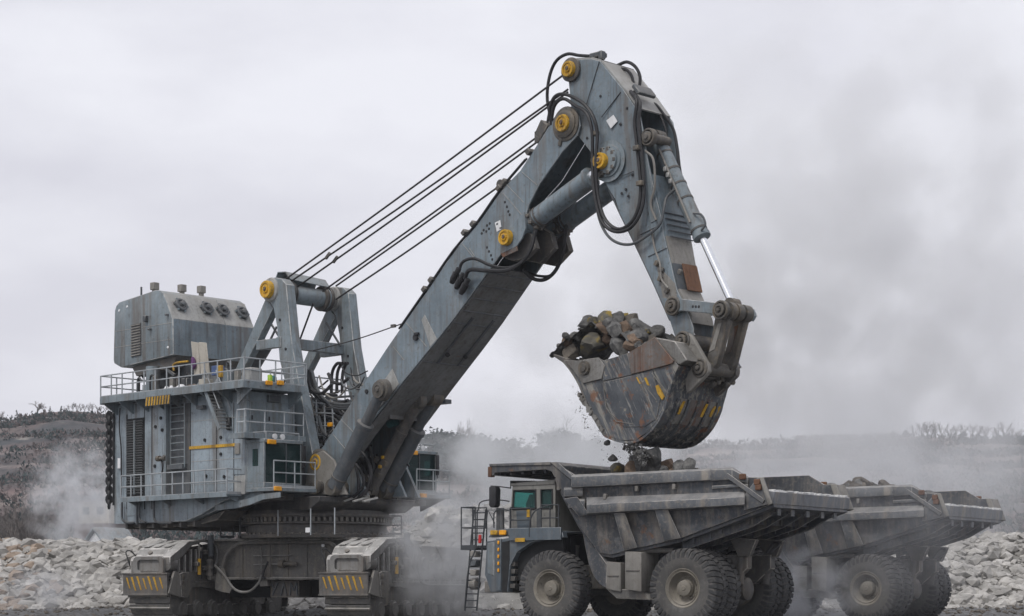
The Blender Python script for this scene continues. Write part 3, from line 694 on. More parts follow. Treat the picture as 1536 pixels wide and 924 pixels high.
# front wall doors
for y0, y1 in ((-4.9, -4.1), (-3.9, -3.0)):
    dr = MB().span(XF, XF + 0.05, y0, y1, lz + 0.05, lz + 1.65).build('door', M['grey'], EX, 0.01)
    MB().span(XF + 0.05, XF + 0.09, y0 + 0.08, y0 + 0.14, lz + 0.8, lz + 1.0).build('handle', M['hose'], dr)
MB().span(XF, XF + 0.2, -3.9, -3.2, dz - 0.5, dz - 0.2).build('wall_vent', M['grey_dk'], house, 0.01)
MB().box((XF - 1.1, YN - 0.12, lz + 0.65), (0.25, 0.2, 0.6)).build('fire_extinguisher', M['hose'], house, 0.05)

# ---- operator cabs -------------------------------------------------
def cabin(y0, y1, xf, z0, z1, near):
    s_ = -1 if near else 1
    ya, yb = (y0, y1)
    cb_ = MB().span(XF - 0.1, xf, ya, yb, z0 - 0.25, z0).span(XF - 0.1, xf + 0.06, ya - 0.03, yb + 0.03, z1, z1 + 0.16).span(XF - 0.1, XF + 0.1, ya, yb, z0, z1).build('operator_cab', M['grey'], EX, 0.02)
    for y in (ya + 0.04, yb - 0.04):
        MB().span(xf - 0.09, xf, y - 0.05, y + 0.05, z0, z1).build('pillar', M['grey'], cb_, 0.01)
    yy = ya if near else yb
    for y_out in (ya, yb):
        d = 0.06 if y_out == ya else -0.06
        MB().span(XF + 0.1, xf - 0.09, y_out, y_out + d, z0, z0 + 0.75).span(XF + 0.1, xf - 0.09, y_out, y_out + d, z1 - 0.28, z1).span(XF + 0.1, XF + 0.45, y_out, y_out + d, z0 + 0.75, z1 - 0.28).span(xf - 0.42, xf - 0.09, y_out, y_out + d, z0 + 0.75, z1 - 0.28).build('side_wall', M['grey'], cb_)
        MB().span(XF + 0.45, xf - 0.42, y_out + d * 0.3, y_out + d * 0.6, z0 + 0.75, z1 - 0.28).build('side_window', M['glass'], cb_)
    MB().span(xf - 0.05, xf - 0.02, ya + 0.09, yb - 0.09, z0, z1).build('windscreen', M['glass_dk'], cb_)
    MB().span(XF + 0.1, XF + 0.13, ya + 0.07, yb - 0.07, z0 + 0.01, z1 - 0.01).span(XF + 0.1, xf - 0.1, ya + 0.07, yb - 0.07, z1 - 0.04, z1 - 0.01).span(XF + 0.1, xf - 0.1, ya + 0.07, yb - 0.07, z0 + 0.005, z0 + 0.03).build('dark_backing', M['black'], cb_)  # black sheets added so the cab inside looks shaded
    ym = ya + (yb - ya) * (0.58 if near else 0.42)
    MB().span(xf - 0.07, xf + 0.01, ym - 0.03, ym + 0.03, z0, z1).build('mullion', M['grey_dk'], cb_)
    st_ = MB().span(XF + 0.35, XF + 0.8, (ya + yb) / 2 - 0.28, (ya + yb) / 2 + 0.28, z0 + 0.42, z0 + 0.58).span(XF + 0.3, XF + 0.42, (ya + yb) / 2 - 0.27, (ya + yb) / 2 + 0.27, z0 + 0.55, z0 + 1.3).span(XF + 0.45, XF + 0.65, (ya + yb) / 2 - 0.12, (ya + yb) / 2 + 0.12, z0, z0 + 0.42).build('seat', M['hose'], cb_, 0.04)
    MB().span(XF + 0.95, XF + 1.15, (ya + yb) / 2 - 0.6, (ya + yb) / 2 + 0.6, z0, z0 + 0.7).build('console', M['grey_dk'], cb_, 0.04)
    # platform, lamps, roof rack, mirror
    pf = MB().span(XF, xf + 0.75, ya - 0.05, yb + 0.25, z0 - 0.42, z0 - 0.25).build('cab_platform', M['grey'], cb_, 0.015)
    for y in (ya + 0.25, yb - 0.1): MB().prism([(xf + 0.7, y, z0 - 0.42), (XF + 0.2, y, z0 - 0.42), (XF + 0.2, y, z0 - 1.0)], (0, 0.08, 0)).build('bracket', M['grey_dk'], cb_)
    railing(EX, [V(xf + 0.7, ya, z0 - 0.25), V(xf + 0.7, yb + 0.2, z0 - 0.25)], 1.2, 1.15, r=0.032, rails=(1.0, 0.55))
    MB().box((xf + 0.8, ya + 0.15 + (0.0 if near else 0.2), z0 - 0.32), (0.1, 0.42, 0.2)).build('marker_lamp', M['orange'], cb_, 0.02)
    MB().box((xf + 0.12, ya + 0.35, z1 + 0.02), (0.14, 0.46, 0.2)).build('marker_lamp', M['orange'], cb_, 0.02)
    rk = MB().tube([V(XF + 0.3, ya + 0.2, z1 + 0.5), V(xf - 0.1, ya + 0.2, z1 + 0.5), V(xf - 0.1, yb - 0.1, z1 + 0.5), V(XF + 0.3, yb - 0.1, z1 + 0.5)], 0.03, 6, 1).build('roof_rail', M['rail'], EX)
    for x in (XF + 0.3, xf - 0.1):
        for y in (ya + 0.2, (ya + yb) / 2, yb - 0.1): put('post', post_mesh(0.025, 0.38, M['rail']), M['rail'], rk, TR((x, y, z1 + 0.14)))
    for y in (ya + 0.7, ya + 1.15): MB().lathe((xf - 0.2, y, z1 + 0.3), (1, 0, 0), [(0, 0.05), (0.05, 0.12), (0.14, 0.13), (0.15, 0.02)], 12).build('work_lamp', M['white'], cb_)
    ye = yb - 0.02 if near else yb - 0.1
    MB().box((xf + 0.16, ye, z0 + 1.25), (0.08, 0.22, 1.0)).build('mirror', M['hose'], cb_, 0.04, 2)
    MB().tube([V(xf, ye, z1), V(xf + 0.16, ye, z1 - 0.1), V(xf + 0.16, ye, z0 + 0.6)], 0.02, 6, 1).build('mirror_arm', M['hose'], cb_)
    return cb_
cf = ey(396, 690, -5.08)
cz0, cz1 = ey(396, 723, -5.08).z, ey(396, 663, -5.08).z
cabin(-5.08, -2.85, cf.x, cz0, cz1, True)
cabin(3.75, 5.75, cf.x, cz0, cz1 - 0.05, False)

# ---- upper engine housing -------------------------------------------
YB = -4.3
prof = [(181, 551), (171, 545), (170, 540), (172, 466), (174, 459), (179, 453), (233, 435), (239, 435.5), (245, 440), (250, 452), (259, 478), (260, 532)]
P3 = [E.Y(a, q, YB) for a, q in prof]
yfar = E.X(381, 476, P3[10].x).y
ub = MB().prism(P3, (0, yfar - YB, 0)).build('engine_housing', M['grey'], EX, 0.04, 2)
# cladding: slope and lower front as separate sheets
def front_sheet(i0, i1, mat, y0, y1, d=0.03):
    a, b = P3[i0], P3[i1]
    nrm = V(b.z - a.z, 0, -(b.x - a.x)).normalized()
    if nrm.x < 0: nrm = -nrm
    return MB().prism([V(a.x, y0, a.z), V(b.x, y0, b.z), V(b.x, y1, b.z), V(a.x, y1, a.z)], nrm * d).build('cladding_sheet', mat, ub, 0.008)
ys = E.X(338, 490, P3[10].x).y
front_sheet(9, 10, M['grey_lt'], YB + 0.02, ys - 0.02); front_sheet(9, 10, M['grey_lt'], ys + 0.02, yfar - 0.02)
front_sheet(8, 9, M['grey_lt'], YB + 0.02, ys - 0.02); front_sheet(8, 9, M['grey_lt'], ys + 0.02, yfar - 0.02)
front_sheet(10, 11, M['boomp'], YB + 0.02, ys - 0.02); front_sheet(10, 11, M['boomp'], ys + 0.02, yfar - 0.02)
sl = (P3[10] - P3[9]); nrm = V(-sl.z, 0, sl.x).normalized()
nrm = nrm if nrm.x > 0 else -nrm
for q in ((270, 450), (309, 452), (333, 453), (362, 457)):
    mid = (P3[9] + P3[10]) / 2
    best = E.X(q[0], q[1], mid.x - 0.15)
    c = V(mid.x - 0.12, best.y, mid.z + (0.35 if True else 0))
    c = V(P3[9].x, 0, P3[9].z).lerp(V(P3[10].x, 0, P3[10].z), 0.18); c.y = best.y
    fn = MB().lathe(c, nrm, [(0, 0.34), (0.18, 0.34), (0.2, 0.30), (0.2, 0.24), (0.14, 0.22), (0.14, 0.12), (0.3, 0.12), (0.32, 0.06)], 20).build('fan', M['grey_dk'], EX)
    for k in range(6):
        a = 2 * math.pi * k / 6
        t1 = nrm.orthogonal().normalized(); t2 = nrm.cross(t1)
        MB().box(c + nrm * 0.1 + (t1 * math.cos(a) + t2 * math.sin(a)) * 0.36, (0.09, 0.09, 0.09)).build('lug', M['grey'], fn)
for q in ((232, 428, -3.9), (273, 431, -2.2), (302, 433, -1.0)):
    c = E.Y(q[0], q[1], q[2]); c.z -= 0.05; MB().box(c, (0.34, 0.34, 0.36)).box(c + V(0, 0.0, -0.3), (0.2, 0.2, 0.4)).build('roof_vent', M['tank'], ub, 0.02)
c = E.Y(212, 434, -4.0); MB().cyl(c - V(0, 0, 0.4), c + V(0, 0, 0.12), 0.05, n=8).build('roof_pipe', M['grey_dk'], ub)
g = [E.Y(a, q, YB - 0.03) for a, q in ((197, 536), (211, 533), (211, 484), (197, 487))]
gr = MB().prism(g, (0, 0.05, 0)).build('side_grille', M['grey_dk'], EX)
for k in range(12):
    a, b = g[0].lerp(g[3], (k + 0.5) / 12), g[1].lerp(g[2], (k + 0.5) / 12)
    MB().bar(a + V(0, -0.02, 0), b + V(0, -0.02, 0), 0.05, 0.06).build('slat', M['tank'], gr)
for q, w in (((218, 478), 0.22), ((250, 472), 0.12), ((224, 494), 0.12)):
    MB().box(E.Y(q[0], q[1], YB - 0.1), (w, 0.2, 0.3 if w > 0.2 else 0.1)).build('bracket', M['grey_dk'], ub, 0.02)
for q in ((190, 460), (178, 466), (251, 521)): MB().lathe(E.Y(q[0], q[1], YB - 0.03), (0, 1, 0), [(0, 0.05), (0.03, 0.07)], 10).build('lifting_eye', M['white'], ub)
for z in (13.6, 14.4): MB().span(P3[2].x + 0.1, P3[11].x - 0.1, YB - 0.012, YB, z, z + 0.03).build('weld_seam', M['grey_lt'], ub)
a, b = P3[0], P3[11]
MB().prism([V(a.x + 0.6, YB + 0.25, a.z), V(b.x, YB + 0.25, b.z), V(b.x - 0.4, YB + 0.25, b.z - 0.55), V(a.x + 1.0, YB + 0.25, a.z - 0.5)], (0, yfar - YB - 0.4, 0)).build('sub_frame', M['steel_dk'], ub)
MB().span(P3[11].x - 2.4, P3[11].x - 0.2, -3.4, yfar - 1, 10.5, P3[11].z - 0.3).build('pedestal', M['grey_dk'], ub)
c0 = E.Y(222, 600, -4.6); MB().cyl(V(c0.x, -4.3, 10.5), V(c0.x, -4.3, 12.4), 0.35, n=20).build('column', M['grey'], ub)
for q in (-4.0, -2.9): MB().bar(V(P3[11].x - 0.3, q, 11.9), V(P3[11].x - 1.6, q, 12.6), 0.12).build('strut', M['grey_dk'], ub)

# ---- gantry ---------------------------------------------------------
near_leg = [(397, 424), (403, 418), (412, 416), (422, 418), (429, 426), (433, 468), (437, 510), (447, 568), (462, 645), (475, 712), (458, 712), (446, 645), (430, 585), (419, 540), (415, 490), (410, 462), (402, 450), (396, 438)]
rear_leg = [(397, 447), (408, 462), (364, 552), (353, 572), (344, 572)]
def gantry_pts(px, y): return [E.Y(a, q, -1.95) + V(0, y + 1.95, 0) for a, q in px]
ga = None
for y in (-1.95, 1.95):
    o = MB().prism(gantry_pts(near_leg, y), (0, 0.55, 0)).build('gantry' if ga is None else 'front_leg', M['grey'], EX if ga is None else ga, 0.03)
    if ga is None: ga = o
    MB().prism(gantry_pts(rear_leg, y + 0.06), (0, 0.42, 0)).build('rear_leg', M['grey'], ga, 0.02)
    top = E.Y(406, 435, -1.95)
    c = V(top.x, y, top.z)
    MB().lathe(c + V(0, -0.12, 0), (0, 1, 0), [(0, 0.40), (0.04, 0.55), (0.12, 0.6), (0.7, 0.6), (0.78, 0.5)], 28).build('pin_boss', M['grey_lt'], ga)
    a = E.Y(418, 480, -1.95); b = E.Y(440, 590, -1.95)
    for k in range(3):
        p = a.lerp(b, k / 2.5); MB().lathe(V(p.x + 0.1, y - 0.04, p.z), (0, 1, 0), [(0, 0.03), (0.01, 0.07), (0.05, 0.07)], 8).build('bolt', M['hose'], ga)
def pin_cap(c, parent, r=0.36, out=-1, boss=True, yellow=True):
    c = Vector(c)
    ax = (0, out, 0)
    if boss: MB().lathe(c, ax, [(-0.1, r * 1.6), (0.05, r * 1.6), (0.08, r * 1.45), (0.12, r * 1.3), (0.12, r * 1.1)], 28).build('pin_boss', M['pin'], parent)
    m = MB().lathe(c, ax, [(0, r * 1.0), (0.2, r), (0.24, r * 0.94), (0.24, r * 0.72), (0.20, r * 0.70), (0.20, r * 0.45), (0.26, r * 0.42), (0.27, r * 0.3), (0.2, r * 0.15)], 28)
    o = m.build('pin_cap', M['yellow'] if yellow else M['pin'], parent)
    MB().box(c + V(0.02, out * 0.27, 0.02), (r * 0.28, 0.06, r * 0.5), Matrix.Rotation(0.5, 3, 'Y')).build('lock_key', M['rusty'], parent, 0.01)
    return o
top = E.Y(406, 435, -1.95)
pin_cap((top.x, -2.07, top.z), ga, 0.42, boss=False)
MB().lathe((top.x + 0.15, -1.35, top.z - 0.1), (0, 1, 0), [(0, 0.3), (0.05, 0.55), (0.25, 0.55), (0.3, 0.44), (2.4, 0.44), (2.45, 0.55), (2.65, 0.55), (2.7, 0.3)], 28).build('sheave_drum', M['grey'], ga)
for y in (-1.3, -1.0, 1.0, 1.3): MB().lathe((top.x + 0.15, y, top.z - 0.1), (0, 1, 0), [(0, 0.6), (0.04, 0.62), (0.08, 0.52), (0.12, 0.62), (0.16, 0.6)], 28).build('sheave', M['steel_dk'], ga)
gp = [(top.x + 0.55, top.z + 0.55), (top.x + 0.2, top.z + 0.95), (top.x - 0.4, top.z + 1.0), (top.x - 0.7, top.z + 0.5)]
MB().strip([V(x, -1.2, z) for x, z in gp], [V(x, 1.3, z - 0.12) for x, z in gp], 0.05).build('rope_guard', M['grey'], ga)
a, b = E.Y(388, 502, -1.7), E.Y(388, 520, -1.7)
ct = E.Y(425, 514, -1.7)
MB().bar(V(ct.x, -2.0, ct.z), V(ct.x, 2.3, ct.z), 0.35, 0.5).build('cross_beam', M['grey'], ga, 0.02)
MB().bar(V(ct.x, -1.8, ct.z), V(E.Y(385, 512, -1.9).x, -1.8, ct.z), 0.3, 0.45).build('tie_beam', M['grey'], ga, 0.02)
MB().bar(V(ct.x, 2.2, ct.z), V(E.Y(385, 512, -1.9).x, 2.2, ct.z), 0.3, 0.45).build('tie_beam', M['grey'], ga, 0.02)
p = E.Y(395, 515, -0.9); q = E.Y(368, 560, -0.9); MB().cyl(p, q, 0.5, n=20).build('winch_drum', M['grey_dk'], ga)
MB().tube([E.Y(470, 455, -0.4), E.Y(446, 520, -0.4), E.Y(420, 590, -0.4)], 0.045, 6, 1).build('stay_rod', M['hose'], ga)
MB().tube([E.Y(452, 540, 0), E.Y(466, 590, 0.2)], 0.02, 5, 1).build('stay_rod', M['hose'], ga)
for s_ in ((403, 480, 425, 515), (403, 515, 415, 490)):
    MB().bar(E.Y(s_[0], s_[1], -0.5), E.Y(s_[2], s_[3], -0.5), 0.08).build('lattice_bar', M['grey_dk'], ga)
    MB().bar(E.Y(s_[0] + 86, s_[1] + 4, 1.6), E.Y(s_[2] + 86, s_[3] + 4, 1.6), 0.08).build('lattice_bar', M['grey_dk'], ga)
# hoist ropes to the boom head
ropes = [((424, 422, -1.25), (851, 108, -1.0)), ((432, 425, -1.15), (852, 134, -0.85)), ((445, 431, -0.85), (852, 138, -0.6)), ((484, 437, 0.75), (900, 136, 0.9)), ((504, 429, 1.3), (905, 140, 1.0)), ((504, 449, 1.2), (752, 277, 0.95))]
for (a0, a1, ya), (b0, b1, yb) in ropes:
    p, q = E.Y(a0, a1, ya), E.Y(b0, b1, yb)
    mid = p.lerp(q, 0.5) - V(0, 0, 0.07)
    MB().tube([p, mid, q], 0.045, 6, 6).build('hoist_rope', M['cable'], EX)
    if a0 in (432, 445):
        c = p.lerp(q, 0.16); MB().box(c, (0.4, 0.12, 0.14), Matrix.Rotation(RAD(-38), 3, 'Y')).build('rope_clamp', M['steel_dk'], EX, 0.02)
p, q = E.Y(470, 526, -0.8), E.Y(602, 486, -1.0)
MB().tube([p, p.lerp(q, 0.5) - V(0, 0, 0.08), q], 0.028, 5, 5).build('guy_line', M['cable'], EX)
MB().box(E.Y(590, 489, -1.0), (0.25, 0.12, 0.14)).build('rope_clamp', M['steel_dk'], EX)

random.seed(41)
for k in range(26):
    x, y = random.uniform(-8.0, 0.6), random.uniform(-5.2, -2.4)
    s_ = random.uniform(0.12, 0.4); h_ = random.uniform(0.3, 1.1)
    if k % 3 == 0: MB().lathe((x, y, dz + 0.1), (0, 0, 1), [(0, s_ * 0.5), (h_ * 0.8, s_ * 0.5), (h_, s_ * 0.2)], 12).build('deck_fitting', M[random.choice(('grey_dk', 'grey', 'steel_dk'))], EX)
    else: MB().box((x, y, dz + 0.1 + h_ / 2), (s_ * 1.4, s_ * 1.2, h_)).build('deck_box', M[random.choice(('grey_dk', 'grey', 'grey_lt', 'steel_dk', 'tank'))], EX, 0.03)
for k in range(9):
    x, y = random.uniform(-9.3, 0.4), random.uniform(-5.5, -3.0); h_ = random.uniform(0.7, 1.6)
    MB().tube([V(x, y, dz + 0.1), V(x, y, dz + h_), V(x + 0.15, y, dz + h_ + 0.18), V(x + 0.35, y, dz + h_)], 0.05).build('breather_pipe', M[random.choice(('hose', 'grey_dk'))], EX)
for k in range(14):
    x = random.uniform(-1.2, 0.2); y = random.uniform(-1.8, 2.4); h_ = random.uniform(0.5, 1.4)
    MB().box((x, y, 8.4 + h_ / 2), (0.4, 0.35, h_)).build('deck_box', M[random.choice(('grey_dk', 'steel_dk', 'black', 'grey'))], EX, 0.03)

# ---- boom ------------------------------------------------------------
def boom_w(x): return max(1.22, 1.68 - 0.037 * max(0.0, x - 6))
def BP(px, py, dy=0.0):
    y = -1.5
    for _ in range(5): p = E.Y(px, py, y); y = -boom_w(p.x) - dy
    return E.Y(px, py, y)
def mir(p): return V(p.x, -p.y, p.z)
top_edge = [(474, 683), (486, 668), (548, 573), (580, 524), (623, 462), (641, 437), (682, 378), (716, 338), (752, 287), (780, 258), (812, 209), (834, 173), (841, 166)]
head = [(850, 163), (860, 166), (868, 175), (870, 188), (866, 203)]
low_edge = [(843, 228), (809, 276), (793, 307), (789, 322), (789, 341), (783, 357), (775, 369), (752, 380), (736, 402), (682, 476), (652, 514), (603, 574), (566, 621), (540, 655), (505, 705)]
foot = [(495, 712), (482, 712), (473, 702)]
NP = [BP(*q) for q in top_edge + head + low_edge + foot]
th = 0.09
bm_ = MB().loft(NP, [p + V(0, th, 0) for p in NP])
bm_.loft([mir(p) for p in NP], [mir(p) - V(0, th, 0) for p in NP])
boom = bm_.build('boom', M['boomp'], EX, 0.015)
A = [BP(*q) for q in top_edge[1:-1]]
A = [V(p.x, p.y + th, p.z) for p in A]
MB().strip(A, [mir(p) for p in A], 0.10, 1).build('top_plate', M['boomp'], boom)
Bl = [BP(*q) for q in [(736, 402), (700, 451), (682, 476), (652, 514), (603, 574), (566, 621)]]
Bl = [V(p.x + 0.02, p.y + th, p.z + 0.06) for p in Bl]
MB().strip(Bl, [mir(p) for p in Bl], 0.08, 1).build('bottom_plate', M['under'], boom)
for s_ in (1, -1):
    lg = [BP(*q) for q in [(566, 621), (540, 655), (505, 705)]]
    A_ = [V(p.x + 0.02, p.y + th, p.z + 0.06) for p in lg]; B_ = [V(p.x, p.y + 0.7, p.z) for p in A_]
    if s_ < 0: A_, B_ = [mir(p) for p in A_], [mir(p) for p in B_]
    MB().strip(A_, B_, 0.08 * s_, 1).build('fork_bottom', M['under'], boom)
    ip = [BP(*q) for q in [(486, 668), (548, 573), (603, 574), (566, 621), (540, 655), (505, 705), (480, 700)]]
    ip = [V(p.x, (p.y + 0.7) * s_, p.z) for p in ip]
    MB().prism(ip, (0, 0.08 * s_, 0)).build('fork_web', M['boomp'], boom)
a_ = Bl[-1]; MB().bar(a_ + V(0, 0.6, 0.02), mir(a_) + V(0, -0.6, 0.02), 0.12, 0.5).build('end_plate', M['under'], boom)
# transverse seams on the underside
def along(ch, t):
    L = [0]
    for a, b in zip(ch, ch[1:]): L.append(L[-1] + (b - a).length)
    d = t * L[-1]
    for i in range(len(ch) - 1):
        if d <= L[i + 1]: return ch[i].lerp(ch[i + 1], (d - L[i]) / (L[i + 1] - L[i]))
    return ch[-1]
for t in (0.03, 0.11, 0.19, 0.27, 0.35, 0.62):
    p = along(Bl, t); MB().bar(p + V(0.05, 0.03, -0.06), mir(p) + V(0.05, -0.03, -0.06), 0.06, 0.05).build('underside_rib', M['grey_dk'], boom)
for y in (-0.55, 0.75):
    a, b = along(Bl, 0.30), along(Bl, 0.62); MB().bar(V(a.x + 0.08, y, a.z - 0.08), V(b.x + 0.08, y, b.z - 0.08), 0.12, 0.06).build('underside_pipe', M['grey_dk'], boom)
for q in ((640, 560), (667, 556)):
    p = E.Y(q[0], q[1], 0.0); MB().lathe(along(Bl, 0.55) + V(0.1, 1.0 if q[0] < 650 else 2.1, -0.1), (1, 0, -1), [(0, 0.1), (0.1, 0.1)], 8).build('bolt', M['hose'], boom)
# weld seams and doubler plates on the near side
def seam(a, b, w=0.05): 
    p, q = BP(*a, 0.012), BP(*b, 0.012)
    MB().bar(p, q, 0.02, w, up=(0, 1, 0)).build('weld_seam', M['grey_lt'], boom)
for a, b in (((512, 630), (534, 652)), ((500, 652), (520, 676)), ((609, 484), (640, 520)), ((590, 520), (606, 540)), ((694, 366), (716, 393)), ((755, 290), (785, 325)), ((760, 277), (786, 304)), ((783, 258), (806, 278)), ((704, 372), (712, 384))):
    seam(a, b, 0.035)
def doubler(pts, mat, d=0.03, name='doubler_plate', parent=boom):
    P = [BP(*q, d) for q in pts]
    return MB().loft(P, [p + V(0, d + 0.005, 0) for p in P]).build(name, mat, parent, 0.008)
doubler([(588, 553), (598, 576), (566, 615), (556, 600)], M['grey_lt'])
doubler([(637, 472), (655, 508), (645, 520), (632, 480)], M['grey_lt'], 0.015)
doubler([(786, 318), (788, 342), (783, 357), (775, 369), (753, 380), (750, 364), (762, 344)], M['boomp'], 0.06)
doubler([(742, 334), (750, 330), (752, 344), (745, 348)], M['white'], 0.02, 'notice_plate')
for q in ((742, 335), (747, 341)): doubler([(q[0] + 2, q[1]), (q[0] + 5, q[1] - 1), (q[0] + 5, q[1] + 2), (q[0] + 2, q[1] + 3)], M['grey_dk'], 0.03, 'notice_mark')
doubler([(751, 380), (775, 369), (776, 376), (754, 386)], M['rusty'], 0.05)
for q in ((729, 347), (733, 343), (725, 345), (730, 338), (734, 335), (757, 303), (760, 310), (762, 317), (764, 322), (730, 371), (733, 377), (736, 383), (738, 389), (722, 350)):
    MB().lathe(BP(*q, 0.02), (0, 1, 0), [(0, 0.02), (0.01, 0.06), (0.03, 0.06)], 8).build('bolt_hole', M['hose'], boom)
p = BP(622, 506, 0.1); MB().lathe(p, (0, 1, 0), [(0, 0.05), (0, 0.14), (0.12, 0.14)], 12).box(p + V(0.12, 0, 0.15), (0.25, 0.12, 0.1)).build('grease_fitting', M['hose'], boom)
for q in ((549, 587),): MB().lathe(BP(*q, 0.05), (0, 1, 0), [(0, 0.1), (0.06, 0.1)], 8).build('bolt', M['hose'], boom)
# pins
fp = BP(482, 694); tp = BP(849, 186); sp_ = BP(763, 357)
pin_cap(fp + V(0, -0.15, 0), boom, 0.40); pin_cap(tp + V(0, -0.06, 0), boom, 0.36); pin_cap(sp_ + V(0, -0.08, 0), boom, 0.34, boss=False)
MB().lathe(tp + V(0, 0.02, 0), (0, -1, 0), [(0, 0.72), (0.05, 0.72), (0.08, 0.66), (0.08, 0.55)], 32).build('pin_boss', M['pin'], boom)
MB().cyl(fp + V(0, -0.1, 0), mir(fp), 0.4, n=24).build('foot_pin', M['pin'], boom)
MB().cyl(tp, mir(tp), 0.3, n=20).build('head_pin', M['pin'], boom)
MB().cyl(sp_, mir(sp_), 0.28, n=20).build('cylinder_pin', M['pin'], boom)
MB().box(BP(841, 210, 0.03), (0.18, 0.08, 0.5), Matrix.Rotation(RAD(15), 3, 'Y')).build('lock_plate', M['pin'], boom, 0.02)
# pipes along the top edge
for off, y in ((0.16, 0.05), (0.30, 0.25)):
    pts = [BP(*q) + V(-off * 0.75, y, off * 0.65) for q in [(600, 496), (641, 437), (682, 378), (716, 338), (752, 287), (790, 242)]]
    MB().tube(pts, 0.05, 6, 3).build('hydraulic_pipe', M['hose'], boom)
for q in ((640, 438), (650, 424), (700, 353), (713, 340), (752, 286), (760, 277), (797, 232)):
    p = BP(*q) + V(-0.15, 0.15, 0.14); MB().box(p, (0.25, 0.5, 0.2), Matrix.Rotation(RAD(-40), 3, 'Y')).build('pipe_clamp', M['steel_dk'], boom, 0.02)
p = BP(752, 284) + V(-0.3, 0.2, 0.3); MB().lathe(p, (0, 1, 0), [(0, 0.1), (0, 0.2), (0.15, 0.2), (0.15, 0.1)], 14).build('rope_eye', M['steel_dk'], boom)
# boom foot towers
for y in (-2.05, -1.2, 1.2, 2.05):
    tw = [(455, 742), (462, 700), (470, 682), (484, 676), (500, 690), (520, 742)] if y < -2 else [(450, 742), (460, 690), (484, 674), (508, 690), (530, 742)]
    P = [E.Y(a, q, -2.05) for a, q in tw]
    MB().prism([V(p.x, y, p.z) for p in P], (0, 0.14, 0)).build('boom_foot_bracket', M['tank'] if y < -2 else M['boomp'], EX, 0.02)
MB().cyl(V(fp.x + 1.1, -2.1, 6.2), V(fp.x + 1.1, 2.2, 6.2), 0.3, n=18).build('hoist_pin', M['pin'], EX)
p = E.Y(474, 730, -2.3); MB().lathe(p, (0, 1, 0), [(0, 0.1), (0.05, 0.3), (0.3, 0.3), (0.32, 0.2)], 18).build('pin_boss', M['pin'], EX)

# ---- cylinders -----------------------------------------------------
def ram(name, a, b, r_b, r_r, split, mat=None, rodmat=None, parent=EX, collars=()):
    a, b = Vector(a), Vector(b); L = (b - a).length; d = (b - a).normalized()
    o = MB().lathe(a, d, [(0, r_b * 0.6), (0.02, r_b * 1.02), (0.18, r_b * 1.02), (0.2, r_b), (L * split - 0.2, r_b), (L * split - 0.18, r_b * 1.13), (L * split, r_b * 1.13), (L * split + 0.04, r_b * 0.8)], 24).build(name, mat or M['grey'], parent)
    MB().cyl(a + d * (L * split - 0.1), b, r_r, n=20).build('rod', rodmat or M['chrome'], o)
    ax = Vector((0, 1, 0))
    for p, rr in ((a, r_b * 1.05), (b, max(r_r * 1.5, r_b * 0.8))):
        MB().cyl(p - ax * r_b * 0.75, p + ax * r_b * 0.75, rr, n=20).build('eye', M['pin'], o)
    for t in collars: MB().lathe(a + d * L * t, d, [(-0.04, r_b * 0.9), (-0.04, r_b * 1.08), (0.04, r_b * 1.08), (0.04, r_b * 0.9)], 24).build('collar', M['steel_dk'], o)
    return o
a, b = E.Y(502, 731, -2.15), E.Y(573, 585, -2.15)
ram('hoist_cylinder', a, b, 0.36, 0.25, 0.66, M['grey_dk'], M['grey_dk'], collars=(0.1,))
ram('hoist_cylinder', V(a.x, 1.0, a.z), V(b.x, 1.0, b.z - 0.1), 0.40, 0.27, 0.66, M['grey_dk'], M['grey_dk'], collars=(0.1,))
ram('hoist_cylinder', V(a.x, 0.15, a.z), V(b.x - 0.1, 0.15, b.z - 0.3), 0.27, 0.27, 0.66, M['steel_dk'], M['steel_dk'])
MB().lathe(b + V(0, 0.15, 0), (0, -1, 0), [(0, 0.5), (0.26, 0.48), (0.3, 0.42), (0.3, 0.36), (0.2, 0.34), (0.2, 0.29), (0.42, 0.28), (0.44, 0.2), (0.36, 0.17), (0.36, 0.12), (0.5, 0.1), (0.52, 0.04)], 28).build('pin_boss', M['pin'], boom)
# stick cylinders: from the boom belly to the stick
for y in (-0.85, 0.85):
    a, b = E.Y(772, 352, -0.85), E.Y(907, 252, -0.85)
    a = V(a.x, y, a.z); b = V(b.x, y, b.z)
    ram('stick_cylinder', a, b, 0.42, 0.28, 0.86, M['boomp'], M['chrome'], collars=(0.235, 0.26, 0.29))
    c = a.lerp(b, 0.24)
    d = (b - a).normalized()
    for k in range(9):
        w = 2 * math.pi * k / 9; t1 = d.orthogonal().normalized(); t2 = d.cross(t1)
        MB().box(c + (t1 * math.cos(w) + t2 * math.sin(w)) * 0.46, (0.2, 0.14, 0.14)).build('gland_bolt', M['pin'], EX, 0.02)
for y in (-0.9, 0.0, 0.95):
    P = [E.Y(*q, y) for q in ((772, 340), (800, 352), (806, 372), (790, 388), (770, 392), (752, 384))] if y < 0 else [E.Y(*q, -0.9) for q in ((780, 330), (806, 345), (812, 368), (790, 392), (752, 384))]
    MB().prism([V(p.x, y - 0.1, p.z) for p in P], (0, 0.3, 0)).build('cylinder_bracket', M['steel_dk'], boom, 0.03)
for k in range(5):
    p = E.Y(808 + k * 7, 372 - k * 7 + (k % 2) * 8, 0.1 + k * 0.12)
    MB().box(p, (0.3, 0.35, 0.3), Matrix.Rotation(k, 3, 'X')).build('hydraulic_manifold', M['steel_dk'], boom, 0.04)

